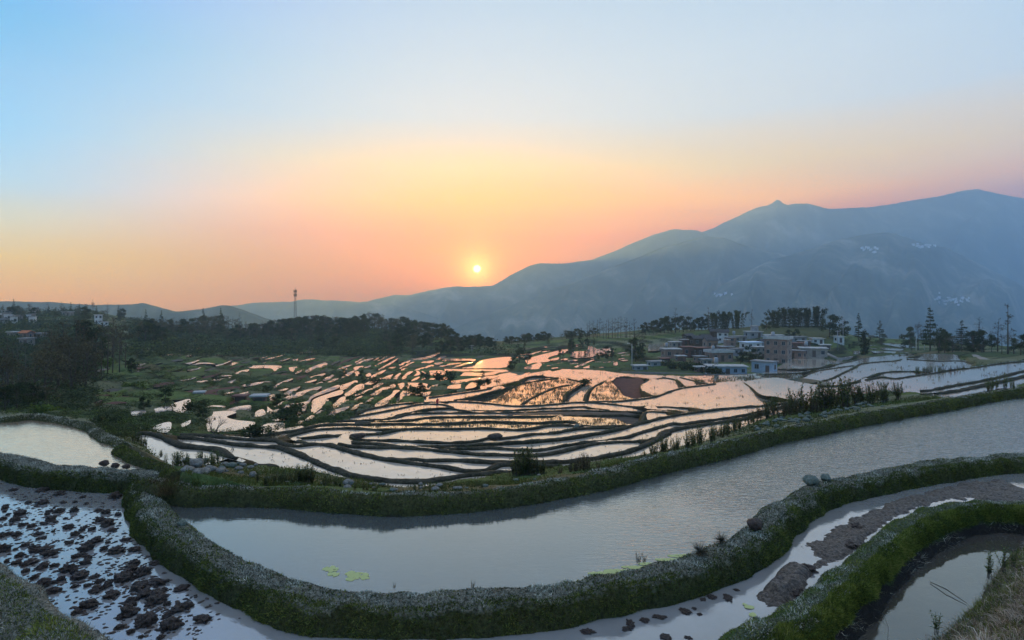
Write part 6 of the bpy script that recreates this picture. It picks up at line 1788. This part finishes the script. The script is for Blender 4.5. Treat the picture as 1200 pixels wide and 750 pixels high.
        o = empty('water_tank', (ho.location.x + x * math.cos(a) - y * math.sin(a), ho.location.y + x * math.sin(a) + y * math.cos(a), ho.location.z + zt + .545), 0, .9)
        tag(o, lb, 'water tank'); link('tank', tm_, o); link('stand', lm_, o)
    # left edge of the picture
    for lb, u, vb, vt, w, wall, roof, rot, nx, kw in [
        ('house with white roof among trees at the left edge', 12, 396, 389.5, 11, 'tan', 'pale', -.3, 2, {}), ('house with orange tiled roof among trees at the left edge', 27, 397, 390, 12, 'brick', 'orange', -.2, 2, dict(gable=True)),
        ('pinkish house below the orange roof at the left edge', 27, 405, 397, 13, 'tan', 'grey', -.2, 2, {}), ('low house with green grey roof right of the orange roof', 43, 396, 391, 12, 'grey', 'grey', -.1, 2, {}),
        ('narrow tall white house on the far left ridge among dark trees', 113, 380, 369, 6, 'white', 'pale', -.3, 1, {}), ('low white house right of the narrow tall white house', 120, 382, 377, 6, 'white', 'grey', -.3, 1, {}),
        ('house with pale yellow roof on the far left ridge', 77, 371, 365.5, 9, 'tan', 'pale', 0, 2, {})]:
        house(lb, u, vb, vt, w, wall, roof, rot, None, nx, **kw)
    rr = random.Random(3)
    for k in range(15):
        u, v = rr.uniform(0, 40), rr.uniform(367, 381)
        house('white house in the cluster on the ridge at the far left edge', u, v, v - rr.uniform(4.5, 8), rr.uniform(4, 7), rr.choice(['white', 'white', 'tan', 'grey']), rr.choice(['pale', 'grey']), rr.uniform(-.5, .3), None, 1)['group'] = 'white houses on the far left ridge'
    # in the lower left fields
    house('small red brown hut with pale roof between the lower left paddies', 303, 473.5, 465, 15, 'red', 'pale', 0.1, 10, 1, 1)
    house('tiny white shed beside the red soil field', 233.5, 464.5, 460.5, 7, 'white', 'pale', 0.3, 5, 1, 1)
    house('low dark hut beside the red brown hut', 281, 470, 465, 12, 'dark', 'redbrown', 0.1, 8, 1, 1)

def build_mast():
    p = at(346, 389); d = p[1]; h = (389 - 339.5) / FPX * d
    M['mast'] = mat('mast_steel', None, Base_Color=(.05, .045, .042, 1), Roughness=.7)
    o = empty('radio_mast', p)
    tag(o, 'lattice radio mast rising above the wooded middle hill', 'radio mast')
    w0, w1 = 1.0, .30
    def c(sx, sy, t): w = w0 + (w1 - w0) * t; return (sx * w, sy * w, h * t)
    cs = [(-1, -1), (1, -1), (1, 1), (-1, 1)]
    for sx, sy in cs:
        b = MB(); b.tube([c(sx, sy, 0), c(sx, sy, .5), c(sx, sy, 1)], [.07, .06, .05], 5); link('leg', b.mesh('leg', [M['mast']]), o)
    b = MB(); N = 11
    for k in range(N):
        t0, t1 = k / N, (k + 1) / N
        for q in range(4):
            a, e = cs[q], cs[(q + 1) % 4]
            b.tube([c(*a, t0), c(*e, t1)], .022, 4, cap=False); b.tube([c(*e, t0), c(*a, t1)], .022, 4, cap=False); b.tube([c(*a, t1), c(*e, t1)], .025, 4, cap=False)
    link('bracing', b.mesh('bracing', [M['mast']]), o)
    for t in (.86, .95):
        b = MB(); w = .8; z = h * t; b.box(-w, w, -w, w, z, z + .15); link('platform', b.mesh('platform', [M['mast']]), o)
        for k in range(4):
            a = k * math.pi / 2 + .4; b = MB(); x, y = 0.85 * math.cos(a), 0.85 * math.sin(a); b.box(x - .2, x + .2, y - .15, y + .15, z - .6, z + 1.5); link('antenna', b.mesh('antenna', [M['mast']]), o)
    b = MB(); b.tube([(0, 0, h), (0, 0, h + 2.2)], [.09, .04], 5); link('lightning_rod', b.mesh('lightning_rod', [M['mast']]), o)

def build_poles():
    def pole(u, vb, vt, label, lamp=False, arms=0, r=.10, mt='white_paint'):
        p = at(u, vb); h = (vb - vt) / FPX * p[1]
        o = empty('street_lamp' if lamp else 'utility_pole', p)
        tag(o, label, 'street lamp' if lamp else 'pole')
        b = MB(); b.tube([(0, 0, -.4), (0, 0, h)], [r * 1.3, r * .8], 8); link('post', b.mesh('post', [M[mt]], True), o)
        if lamp:
            b = MB(); b.tube([(0, 0, h - .1), (-.5, -.1, h + .15), (-1.0, -.2, h + .2)], .05, 5); link('arm', b.mesh('arm', [M['metal']]), o)
            b = MB(); b.box(-1.5, -.7, -.35, -.05, h + .15, h + .3); link('lamp_head', b.mesh('lamp_head', [M['white_paint']]), o)
        for k in range(arms):
            b = MB(); z = h - .5 - .9 * k; b.box(-.9, .9, -.06, .06, z, z + .12); c = link('crossarm', b.mesh('crossarm', [M['metal']]), o)
            b = MB()
            for x in (-.8, -.3, .3, .8): b.tube([(x, 0, z + .12), (x, 0, z + .35)], .06, 5)
            link('insulator', b.mesh('insulator', [M['white_paint']]), c)
    pole(740.6, 428.5, 403, 'tall pale lamp pole left of the village', True, r=.085)
    pole(988, 400, 373, 'tall grey power pole with crossarms right of the village', arms=2, mt='metal', r=.13)
    pole(981.7, 411, 387, 'shorter power pole beside the small white hut', arms=1, mt='metal', r=.12)
    pole(1073.6, 411.5, 391.5, 'left of two pale poles before the right tree line', r=.08)
    pole(1083.2, 410.5, 391, 'right of two pale poles before the right tree line', r=.08)
    pole(553, 414, 404, 'thin pole at the right foot of the wooded middle hill', arms=1, mt='metal', r=.1)

def build_paths():
    def strip(px, w, name, mt, lift=.35):
        c = crom(px, 3.0)
        s = np.array([at(u, v, lift) for u, v in c])
        me, V = sweep(name, s, [(-w, -1.5), (-w * .9, -.06), (-w * .5, 0), (0, .02), (w * .5, 0), (w * .9, -.06), (w, -1.5)], None, mt, amp=.05, nscale=.8)
        tag(link(name, me), kind='structure')
    cm = speckle('worn_concrete', [(0.3, (0.06, 0.065, 0.06)), (0.7, (0.13, 0.13, 0.12))], 1.0, bs_=0)
    strip([(728, 437.5), (760, 438.3), (800, 439.5), (850, 441), (890, 440)], 1.3, 'path', cm, .45)
    strip([(1141, 416), (1148, 419), (1156, 422), (1166, 424)], 0.8, 'path', speckle('pale_path', [(0.3, (0.18, 0.17, 0.15)), (0.7, (0.30, 0.28, 0.25))], 1.0, bs_=0), .2)
    strip([(968, 414), (974, 417), (984, 420), (1000, 418)], 0.8, 'path', speckle('pale_dirt', [(0.3, (0.16, 0.15, 0.13)), (0.7, (0.28, 0.26, 0.24))], 1.0, bs_=0), .2)
    strip([(918, 446), (930, 445.5), (942, 445.3), (958, 448), (975, 455)], .6, 'path', speckle('grassy_path', [(0.3, (0.06, 0.07, 0.05)), (0.7, (0.16, 0.17, 0.13))], 2.0), .3)

# ------------------------------------------------------------------ weeds and stones on the bank behind the large pond
def weed_mesh(seed, h=1.1, stems=5, leaves=16, mt='weedleaf', long=.13):
    r = np.random.default_rng(seed)
    b = MB(); pts, ax, sz = [], [], []
    for k in range(stems):
        a = r.uniform(0, 6.28); x, y = .14 * math.cos(a) * r.random(), .14 * math.sin(a) * r.random(); hh = h * r.uniform(.55, 1.05)
        tx, ty = x + r.normal(0, .16), y + r.normal(0, .16)
        b.tube([(x, y, -.1), ((x + tx) / 2, (y + ty) / 2, hh * .55), (tx, ty, hh)], [.014, .010, .004], 4, cap=False)
        for q in range(leaves):
            t = .15 + .87 * q / leaves; px, py, pz = x + (tx - x) * t, y + (ty - y) * t, hh * t
            an = q * 2.4 + r.uniform(-.4, .4); d = np.array((math.cos(an), math.sin(an), r.uniform(.1, 1.2))); d /= np.linalg.norm(d)
            pts.append((px, py, pz)); ax.append(d); sz.append(long * (1.15 - .55 * t) * r.uniform(.7, 1.3))
    pts, ax, sz = np.array(pts), np.array(ax), np.array(sz)
    n = len(pts)
    sd = np.cross(ax, (0, 0, 1.0)); sd /= np.linalg.norm(sd, axis=1)[:, None] + 1e-6
    up = np.cross(sd, ax)
    w = sz[:, None] * .18
    m = pts + ax * sz[:, None] * .5 + up * sz[:, None] * .06
    v = np.stack([pts, m - sd * w, m + sd * w, pts + ax * sz[:, None] - np.array((0, 0, 1)) * sz[:, None] * .12], 1).reshape(-1, 3)
    i = np.arange(n)[:, None] * 4
    f = np.concatenate([i + np.array([[0, 1, 2]]), i + np.array([[1, 3, 2]])])
    rnd = np.repeat(np.clip(r.normal(.5, .22, n), 0, 1), 4)
    return b.mesh('stem', [M['weedstem']]), new_mesh('leaves', v, f, [M[mt]], {'rnd': rnd})

def grass_tuft(seed, h=.6, n=60):
    r = np.random.default_rng(seed)
    p = np.stack([r.normal(0, .12, n), r.normal(0, .12, n), np.zeros(n)], 1)
    d = np.stack([r.normal(0, .35, n), r.normal(0, .35, n), np.ones(n)], 1); d /= np.linalg.norm(d, axis=1)[:, None]
    return blades(p, d, h * r.uniform(.5, 1.1, n), np.full(n, .012), seed, .5, 2)

def build_weeds():
    wm = [weed_mesh(300 + k, 1.1, 7, 22, long=.19) for k in range(5)]
    M['weedbrown'] = attr_mat('withered_leaves', [(0.0, (0.03, 0.022, 0.012)), (0.5, (0.075, 0.06, 0.025)), (1.0, (0.14, 0.10, 0.05))], transl=.3, objvar=.3)
    M['weedfresh'] = attr_mat('bright_weed_leaves', [(0.0, (0.03, 0.05, 0.012)), (0.5, (0.08, 0.12, 0.025)), (1.0, (0.15, 0.19, 0.05))], transl=.3, objvar=.3)
    wb = [weed_mesh(310 + k, 1.1, 8, 18, 'weedbrown', .14) for k in range(3)]
    wf = [weed_mesh(320 + k, 1.0, 5, 18, 'weedfresh', .18) for k in range(3)]
    tm = []
    for k in range(4):
        v, f, rn = grass_tuft(330 + k, .6, 70)
        tm.append(new_mesh('blades', v, f, [M['weedbrown'] if k == 3 else M['moss_bright'] if k == 1 else M['weedleaf']], {'rnd': rn}))
    def plant(u, vb, vt, kinds, label, group):
        p = at(u, vb); h = (vb - vt) / FPX * p[1]
        st, lv = kinds[rng.integers(len(kinds))]
        o = empty('leafy_weed', p, rng.uniform(0, 6.28), h / 1.1)
        tag(o, label, 'weed', group)
        link('stem', st, o); link('leaves', lv, o)
    def run(n, top, bot, kinds, label, group, jit=5):
        top, bot = np.array(top, float), np.array(bot, float)
        for k in range(n):
            u = rng.uniform(bot[0, 0], bot[-1, 0]); vb = np.interp(u, bot[:, 0], bot[:, 1]) + rng.uniform(-jit, jit * .4)
            vt = np.interp(u, top[:, 0], top[:, 1]) + abs(rng.normal(0, jit * .9))
            vt = min(vt, vb - 6)
            plant(u, vb, vt, kinds, label, group)
    bot = [(872, 497), (900, 490), (940, 484), (985, 478), (1030, 472), (1062, 466)]
    run(62, [(872, 486), (900, 464), (925, 456), (942, 447), (960, 443), (985, 441), (1000, 441), (1030, 446), (1055, 446), (1062, 452)], bot, wm, 'tall leafy green weed in the thicket on the bank at the right', 'tall weeds on the right bank', 6)
    run(26, [(872, 480), (940, 462), (960, 460)], [(872, 497), (900, 491), (960, 482)], wb, 'withered brown weed in the thicket on the bank at the right', 'withered weeds on the right bank', 6)
    run(16, [(596, 538), (606, 526), (614, 521), (622, 522), (632, 533), (640, 540)], [(596, 560), (640, 554)], wm, 'leafy weed in the clump behind the middle of the far bund', 'weed clump behind the middle of the far bund', 3)
    run(8, [(596, 545), (640, 540)], [(596, 558), (640, 553)], wb, 'withered weed in the clump behind the middle of the far bund', 'withered weeds behind the middle of the far bund', 3)
    run(16, [(655, 545), (672, 532), (690, 529), (704, 533)], [(655, 556), (704, 551)], wb, 'brown weed on the bank right of the middle weed clump', 'brown weeds right of the middle clump', 3)
    run(44, [(745, 530), (770, 513), (800, 506), (822, 494), (850, 493), (872, 482)], [(735, 544), (770, 536), (800, 528), (835, 518), (872, 502)], wm, 'thin weed sprouting on the bank behind the pond right of the middle', 'thin weeds on the bank right of the middle', 4)
    run(12, [(1155, 444), (1170, 434), (1180, 438), (1195, 446)], [(1155, 459), (1195, 454)], wf, 'light green weed on the bank near the right edge', 'weeds near the right edge', 2)
    run(26, [(188, 533), (200, 524), (215, 524), (228, 526), (240, 525), (256, 524), (264, 529)], [(188, 546), (225, 549), (264, 544)], wf, 'upright leafy stem beside the small paddy left of the stones', 'leafy stems beside the left paddy', 3)
    run(14, [(1072, 428), (1085, 427), (1095, 425), (1110, 427), (1130, 428)], [(1072, 438.5), (1100, 437.5), (1130, 433.5)], wf, 'light green bushy weed on the bank between the right paddies', 'weeds between the right paddies (green)', 1.5)
    run(12, [(1072, 429), (1085, 428), (1130, 427)], [(1072, 438.5), (1100, 437.5), (1132, 433)], wb, 'reddish brown weed on the bank between the right paddies', 'weeds between the right paddies (brown)', 1.5)
    run(34, [(300, 552), (330, 548), (356, 541), (372, 546), (400, 558)], [(300, 568), (350, 568), (400, 573)], wm, 'dark leafy weed on the bank left of the middle', 'dark weeds on the bank left of the middle', 4)
    run(26, [(400, 562), (440, 566), (500, 566), (560, 562), (600, 556)], [(400, 574), (440, 577), (500, 577), (560, 572), (600, 566)], wm, 'low dark weed on the bank behind the middle of the pond', 'low weeds on the middle bank', 3)
    run(9, [(546, 562), (558, 560), (570, 562)], [(546, 573), (570, 571)], wf, 'bright green weed behind the middle of the far bund', 'bright weeds behind the far bund', 2)
    run(26, [(120, 491), (150, 499), (170, 509), (190, 526)], [(118, 498), (142, 509), (167, 522), (195, 541)], wm, 'dark weed on the slope behind the upper left pond bund', 'weeds behind the upper left bund', 4)
    for k in range(11):       # withered tuft where the bunds meet
        u, v = 196 + rng.normal(0, 7), 572 + rng.normal(0, 5)
        p = P(u, v, 5.38); o = link('grass_tuft', tm[3 if k % 4 else 0], None, p, rng.uniform(0, 6), rng.uniform(.5, .95))
        tag(o, 'withered brown grass tuft where the bunds meet at the left of the pond', 'grass tuft', 'withered tufts at the meeting of the bunds')
    for u, v, H, s, l in [(821, 650, 5.42, .55, 'left of two round dark grass tufts on the curved bund'), (845, 636, 5.42, .45, 'right of two round dark grass tufts on the curved bund')]:
        v_, f_, rn = bush_mesh(int(u), 700, 'leaf_dark', .7)
        vb_, fb_, rb_ = blades(np.repeat(np.array([[0, 0, 0.1]]), 260, 0), (lambda q: q / np.linalg.norm(q, axis=1)[:, None])(rng.normal(size=(260, 3)) * (1, 1, .7) + (0, 0, .5)), rng.uniform(.3, .75, 260), np.full(260, .02), 5, .4, 1)
        o = link('grass_tuft', new_mesh('grass_tuft', vb_, fb_, [M['drygrass']], {'rnd': rb_ * .45}), None, P(u, v, H), 0, s * .9)
        tag(o, l, 'grass tuft')
    for u, v, H, h, l in [(1177, 668, 5.85, .55, 'fresh green sprout on the dry bank at the right edge'), (1160, 676, 6.0, .6, 'thin upright sprout at the tip of the dry bank'), (1098, 741, 6.15, .4, 'bright leafy plant at the foot of the dry bank near the bottom edge'), (1188, 663, 5.8, .4, 'small leafy plant among straw on the dry bank')]:
        st, lv = wf[int(u) % 3]
        o = empty('leafy_weed', P(u, v, H), .5, h / 1.0); tag(o, l, 'weed'); link('stem', st, o); link('leaves', lv, o)
    for u, v, h in [(554, 690, .16), (748, 661, .26), (462, 690, .12), (755, 660, .2)]:
        st, lv = wb[0]
        o = empty('leafy_weed', P(u, v, 5.48), .5, h); tag(o, 'small withered sprig on the inner edge of the curved bund', 'weed', 'withered sprigs on the curved bund'); link('stem', st, o); link('leaves', lv, o)
    b = MB(); a, c = P(1090, 682, H_LOW - .02), P(1133, 707, H_LOW - .02); b.tube([a, (a + c) / 2 + (0, .06, .04), c], [.008, .012, .006], 5)
    tag(link('fallen_stick', b.mesh('fallen_stick', [M['weedstem']])), 'thin stick floating in the small lower right pond', 'stick')
    b = MB(); a = P(1040, 752, H_LOW); b.tube([a, a + (.02, 0, .25), a + (-.06, 0, .48)], [.008, .006, .003], 5)
    tag(link('dead_reed', b.mesh('dead_reed', [mat('pale_stem', None, Base_Color=(.4, .36, .28, 1))])), 'single pale grass stem standing at the near end of the small pond', 'reed')

def build_stones():
    pr = []
    for k in range(7):
        v, f = lump(500 + k, .7, .35, 2, 1.1); pr.append((new_mesh('stone', v, f, [M['stone']]), new_mesh('stone', v, f, [M['stone_green']])))
    def put(u, v, s, green, label, group, lift=0.0):
        p = at(u, v, lift)
        o = link('stone', pr[rng.integers(7)][1 if green else 0], None, p, rng.uniform(0, 6.3), (s * rng.uniform(1, 1.5), s, s * rng.uniform(.7, 1.1)))
        tag(o, label, 'stone', group)
    for k in range(75):
        u = rng.uniform(885, 1040); vn = float(v_near(u)); v = vn - rng.uniform(4.5, 14)
        put(u, v, rng.uniform(.14, .32), True, 'greyish green stone in the heap behind the right part of the far bund', 'stones behind the right part of the far bund', .05)
    for k in range(34):
        t = rng.random(); u = 218 + 82 * t; v = 546 + 12 * t * .3 + rng.uniform(-6, 12)
        put(u, v, rng.uniform(.15, .36), rng.random() < .3, 'pale stone in the tumbled wall left of the pond behind the bund', 'stones of the tumbled wall on the left', .05)
    for k in range(26):
        u = rng.uniform(300, 640); v = float(v_near(u)) - rng.uniform(5, 14)
        put(u, v, rng.uniform(.10, .25), rng.random() < .5, 'grey stone among weeds behind the middle of the far bund', 'stones behind the middle of the far bund', .03)
    for u, v, s, l in [(927, 466, .75, 'big upright grey boulder standing at the paddy edge beside the weeds'), (229, 549, .55, 'largest grey boulder of the tumbled wall on the left'), (408, 571, .35, 'pale boulder on the bank behind the pond left of the middle'), (419, 514.5, .75, 'dark rock heap on the bank between two pale paddies'), (579, 515.5, .75, 'dark mound of earth on the thin bank in the middle paddies'), (676, 502, .5, 'small overgrown mound on the thin bank right of the middle')]:
        v_, f_ = lump(int(u), .8, .4, 3, 1.0)
        p = at(u, v, .1)
        k = 1.7 if 'd ' in l[:5] or 'dark' in l else 1.0
        tag(link('boulder', new_mesh('boulder', v_, f_, [M['clod' if 'dark' in l else 'stone_green' if 'mound' in l else 'stone']]), None, p, .6, (s * k, s, s * (1.25 if u > 900 else .8))), l, 'boulder')

def build_undergrowth():
    # low growth over the unflooded slopes: nobody could count it
    Bd = [bush_mesh(600 + k, 46) for k in range(6)]
    out = {'leaf_dark': [[], [], []], 'leaf_mid': [[], [], []], 'leaf_fresh': [[], [], []]}
    cnt_ = {k: 0 for k in out}
    r = np.random.default_rng(99)
    made = 0
    while made < 13500:
        u = r.uniform(-10, 1210) if r.random() < .35 else r.uniform(-10, 470)
        v = r.uniform(362, 512)
        vc = float(crest_v(u))
        if v < vc + .3 or v > float(v_near(u)) - 3: continue
        i, j = int((v - GV0) / GSV), int(u - GU0)
        if 0 <= j < NU and 0 <= i < NV and (lab[i, j] or fan[i, j]): continue
        if 770 < u < 985 and 384 < v < 440 and r.random() < .8: continue
        d = D_of(u, v)
        wood = (150 < u < 600 and v < 418) or (u < 110 and v < 480 and r.random() < .55)
        if not wood and fbm(np.array([u * .03]), np.array([v * .12]), o=3, seed=70)[0] < r.uniform(-.45, .25): continue
        s = r.uniform(.4, 1.3) * (1.9 if wood else .85) * (0.35 + d / 190)
        k = 'leaf_dark' if r.random() < (.7 if wood else .3) else ('leaf_mid' if r.random() < .82 else 'leaf_fresh')
        bv, bf, bn = Bd[r.integers(6)]
        a = r.uniform(0, 6.28)
        w = np.stack([(bv[:, 0] * math.cos(a) - bv[:, 1] * math.sin(a)) * s * 1.3, (bv[:, 0] * math.sin(a) + bv[:, 1] * math.cos(a)) * s * 1.3, bv[:, 2] * s * .8], 1)
        x, y = (u - U0) / FPX * d, d
        w += (x, y, ground_z(x, y) - .1 * s)
        out[k][0].append(w); out[k][1].append(bf + cnt_[k]); out[k][2].append(bn); cnt_[k] += len(bv)
        made += 1
    for k, (a, b, c) in out.items():
        tag(link('undergrowth', new_mesh('undergrowth', np.vstack(a), np.vstack(b), [M[k]], {'rnd': np.concatenate(c)})), kind='stuff')
    # rank grass on the near bank behind the ponds
    n = 60000
    u = r.uniform(-20, 1220, n); vn = v_near(u); w = r.random(n)
    pts = []
    for q in range(n):
        vv = vn[q] - (5 if u[q] > 215 else 8) - w[q] ** 1.3 * (24 if u[q] < 900 else 20)
        i, j = int((vv - GV0) / GSV), int(u[q] - GU0)
        if 0 <= j < NU and 0 <= i < NV and (fan[i, j] or lab[i, j]): continue
        pts.append((u[q], vv))
    pts = np.array(pts)
    # one look-up per metre is plenty
    d = np.array([D_of(a, b) for a, b in pts[::4]]); d = np.repeat(d, 4)[:len(pts)]
    pts = pts[:len(d)]; pts[:, 0] = np.repeat(pts[::4, 0], 4)[:len(pts)] + r.normal(0, 5, len(pts))
    d = d * r.uniform(.985, 1.02, len(d))
    H = H_of(pts[:, 0], d)
    p = np.stack([(pts[:, 0] - U0) / FPX * d, d, -H - .02], 1)
    m = len(p)
    dr = np.stack([r.normal(0, .5, m), r.normal(0, .5, m), np.ones(m)], 1); dr /= np.linalg.norm(dr, axis=1)[:, None]
    cl = np.clip(.5 + fbm(p[:, 0] * .7, p[:, 1] * .7, o=3, seed=71), 0, 1)
    v, f, rn = blades(p, dr, r.uniform(.06, .22, m) * (.5 + cl) * np.where(pts[:, 0] < 215, .6, 1), r.uniform(.012, .03, m), 72, .6, 2, np.clip(.6 * cl + .4 * r.random(m), 0, 1))
    tag(link('bank_grass', new_mesh('bank_grass', v, f, [M['weedleaf']], {'rnd': rn})), kind='stuff')

def build_bank_tufts(grids):
    ps, ns = [], []
    for g in grids:
        L_ = np.linalg.norm(np.diff(g[:, 4], axis=0), axis=1).sum()
        dd = g[:, 4, 1].mean()
        n = int(min(2600, L_ * 42 * min(1, (34 / dd)) + 30))
        p, nn = grid_points(g, n, 1.2, 6.2, len(ps) + 3)
        ps.append(p); ns.append(nn)
    p, nn = np.vstack(ps), np.vstack(ns)
    r = np.random.default_rng(55); n = len(p)
    d = nn * .4 + (0, 0, .7) + r.normal(size=(n, 3)) * .35; d /= np.linalg.norm(d, axis=1)[:, None]
    sc = np.clip(p[:, 1] / 40, .7, 3.0)
    cl = np.clip(.5 + fbm(p[:, 0] * .6, p[:, 1] * .6, o=3, seed=56), 0, 1)
    v, f, rn = blades(p - nn * .02, d, r.uniform(.05, .16, n) * sc * (.3 + 1.2 * cl ** 2), r.uniform(.015, .03, n) * sc, 57, .4, 1, np.clip(.5 * cl + .5 * r.random(n), 0, 1) * .8)
    tag(link('bank_grass', new_mesh('bank_grass', v, f, [M['weedleaf']], {'rnd': rn})), kind='stuff')

def build_stubble():
    """stalks and small clods showing in some of the flooded fields"""
    r = np.random.default_rng(66)
    ps, sc = [], []
    for kk, rg in REG.items():
        if rg.get('poly') or rg['kind'] not in ('paddy', 'paddy_stubble'): continue
        ii, jj = np.where(lab == kk)
        dens = .16 if rg['kind'] == 'paddy_stubble' else .006
        n = int(len(ii) * dens)
        if n < 1: continue
        s = r.choice(len(ii), n)
        keep = fbm(CU[jj[s]] * .08, CVg[ii[s]] * .3, o=3, seed=67) > (-.15 if dens > .1 else -.4)
        for a, b in zip(ii[s][keep], jj[s][keep]):
            ps.append(P(CU[b] + r.uniform(-.5, .5), CVg[a] + r.uniform(-.25, .25), rg['H'])); sc.append(ps[-1][1])
    p = np.array(ps); sc = np.array(sc)
    k = 4; p = np.repeat(p, k, 0); sc = np.repeat(sc, k); n = len(p)
    p = p + np.stack([r.normal(0, .0022, n) * sc, r.normal(0, .0022, n) * sc, np.full(n, -.02)], 1)
    d = np.stack([r.normal(0, .5, n), r.normal(0, .5, n), np.ones(n)], 1); d /= np.linalg.norm(d, axis=1)[:, None]
    v, f, rn = blades(p, d, r.uniform(.10, .30, n) * np.clip(sc / 60, .5, 2.2), np.clip(sc / 60, .5, 2.5) * .06, 68, .5, 1)
    tag(link('rice_stubble', new_mesh('rice_stubble', v, f, [M['leaf_brown']], {'rnd': rn})), kind='stuff')

def build_person():
    p = at(512.5, 480.5); k = p[1] / FPX
    h = 1.3
    me = bpy.data.meshes.new('person')
    J = [(0, 0, .72), (0, 0, 1.0), (0, -.08, 1.28), (0, -.12, 1.42), (0, -.15, 1.56), (-.09, 0, .40), (-.10, .02, 0.04), (-.10, -.12, .02), (.09, -.02, .40), (.10, -.06, .04), (.10, -.2, .02), (-.19, -.08, 1.26), (-.24, -.15, 1.0), (-.2, -.28, .82), (.19, -.08, 1.26), (.24, -.15, 1.0), (.2, -.28, .82), (-.09, 0, .70), (.09, 0, .70)]
    E = [(0, 1), (1, 2), (2, 3), (3, 4), (0, 17), (17, 5), (5, 6), (6, 7), (0, 18), (18, 8), (8, 9), (9, 10), (2, 11), (11, 12), (12, 13), (2, 14), (14, 15), (15, 16)]
    Rr = [.15, .15, .15, .06, .105, .07, .045, .04, .07, .045, .04, .065, .05, .035, .065, .05, .035, .1, .1]
    me.from_pydata(J, E, [])
    o = bpy.data.objects.new('person', me); COL.objects.link(o)
    md = o.modifiers.new('skin', 'SKIN'); sv = me.skin_vertices[0].data
    for i, r_ in enumerate(Rr): sv[i].radius = (r_, r_ * .8)
    sv[0].use_root = True
    o.modifiers.new('sub', 'SUBSURF').render_levels = 2; o.modifiers['sub'].levels = 1
    def f(nt, bs):
        tc = nt.nodes.new('ShaderNodeTexCoord'); s = nt.nodes.new('ShaderNodeSeparateXYZ'); nt.links.new(tc.outputs['Object'], s.inputs[0])
        r = ramp_node(nt, [(0.0, (.02, .02, .03)), (.74 / 2, (.02, .02, .03)), (.76 / 2, (.55, .03, .025)), (1.38 / 2, (.55, .03, .025)), (1.42 / 2, (.25, .14, .10)), (1.60 / 2, (.02, .015, .012))]); r.color_ramp.interpolation = 'CONSTANT'
        m = nt.nodes.new('ShaderNodeMath'); m.operation = 'MULTIPLY'; m.inputs[1].default_value = .5
        nt.links.new(s.outputs['Z'], m.inputs[0]); nt.links.new(m.outputs[0], r.inputs[0]); nt.links.new(r.outputs[0], bs.inputs['Base Color'])
    me.materials.append(mat('person_clothes', f))
    o.location = p + np.array((0, 0, .25)); o.scale = (.75,) * 3; o.rotation_euler = (0, 0, .5)
    tag(o, 'person in red jacket and dark trousers standing on a thin paddy bank', 'person')

# ------------------------------------------------------------------ put the place together
build_mountains()
ground_mesh()
build_water()
bank_grids = build_banks()
build_bunds()
build_ponds()
build_bank()
build_haze()
build_sun_disc()
build_houses()
build_paths()
build_mast()
build_poles()
build_tree_kinds()
build_woods()
build_bare_tree()
build_weeds()
build_stones()
build_clods()
build_duckweed()
build_undergrowth()
build_bank_tufts(bank_grids)
build_stubble()
build_person()
# members of a small group are told apart by their order in the row
ORD = 'first second third fourth fifth sixth seventh eighth ninth tenth eleventh twelfth thirteenth fourteenth fifteenth sixteenth seventeenth eighteenth nineteenth twentieth'.split()
groups = {}
for o in COL.objects:
    if o.parent is None and o.get('group') and o.get('label'): groups.setdefault((o['group'], o['label']), []).append(o)
for (g, lb), mem in groups.items():
    if not 1 < len(mem) <= 20 or 'hamlet' in g or len(lb.split()) > 13: continue
    mem.sort(key=lambda o: o.location.x / max(o.location.y, 1))
    for n_, o in enumerate(mem): o['label'] = lb + ', ' + ORD[n_] + ' from left'
# prototypes that were never placed
for me in [m for m in bpy.data.meshes if m.users == 0]: bpy.data.meshes.remove(me)
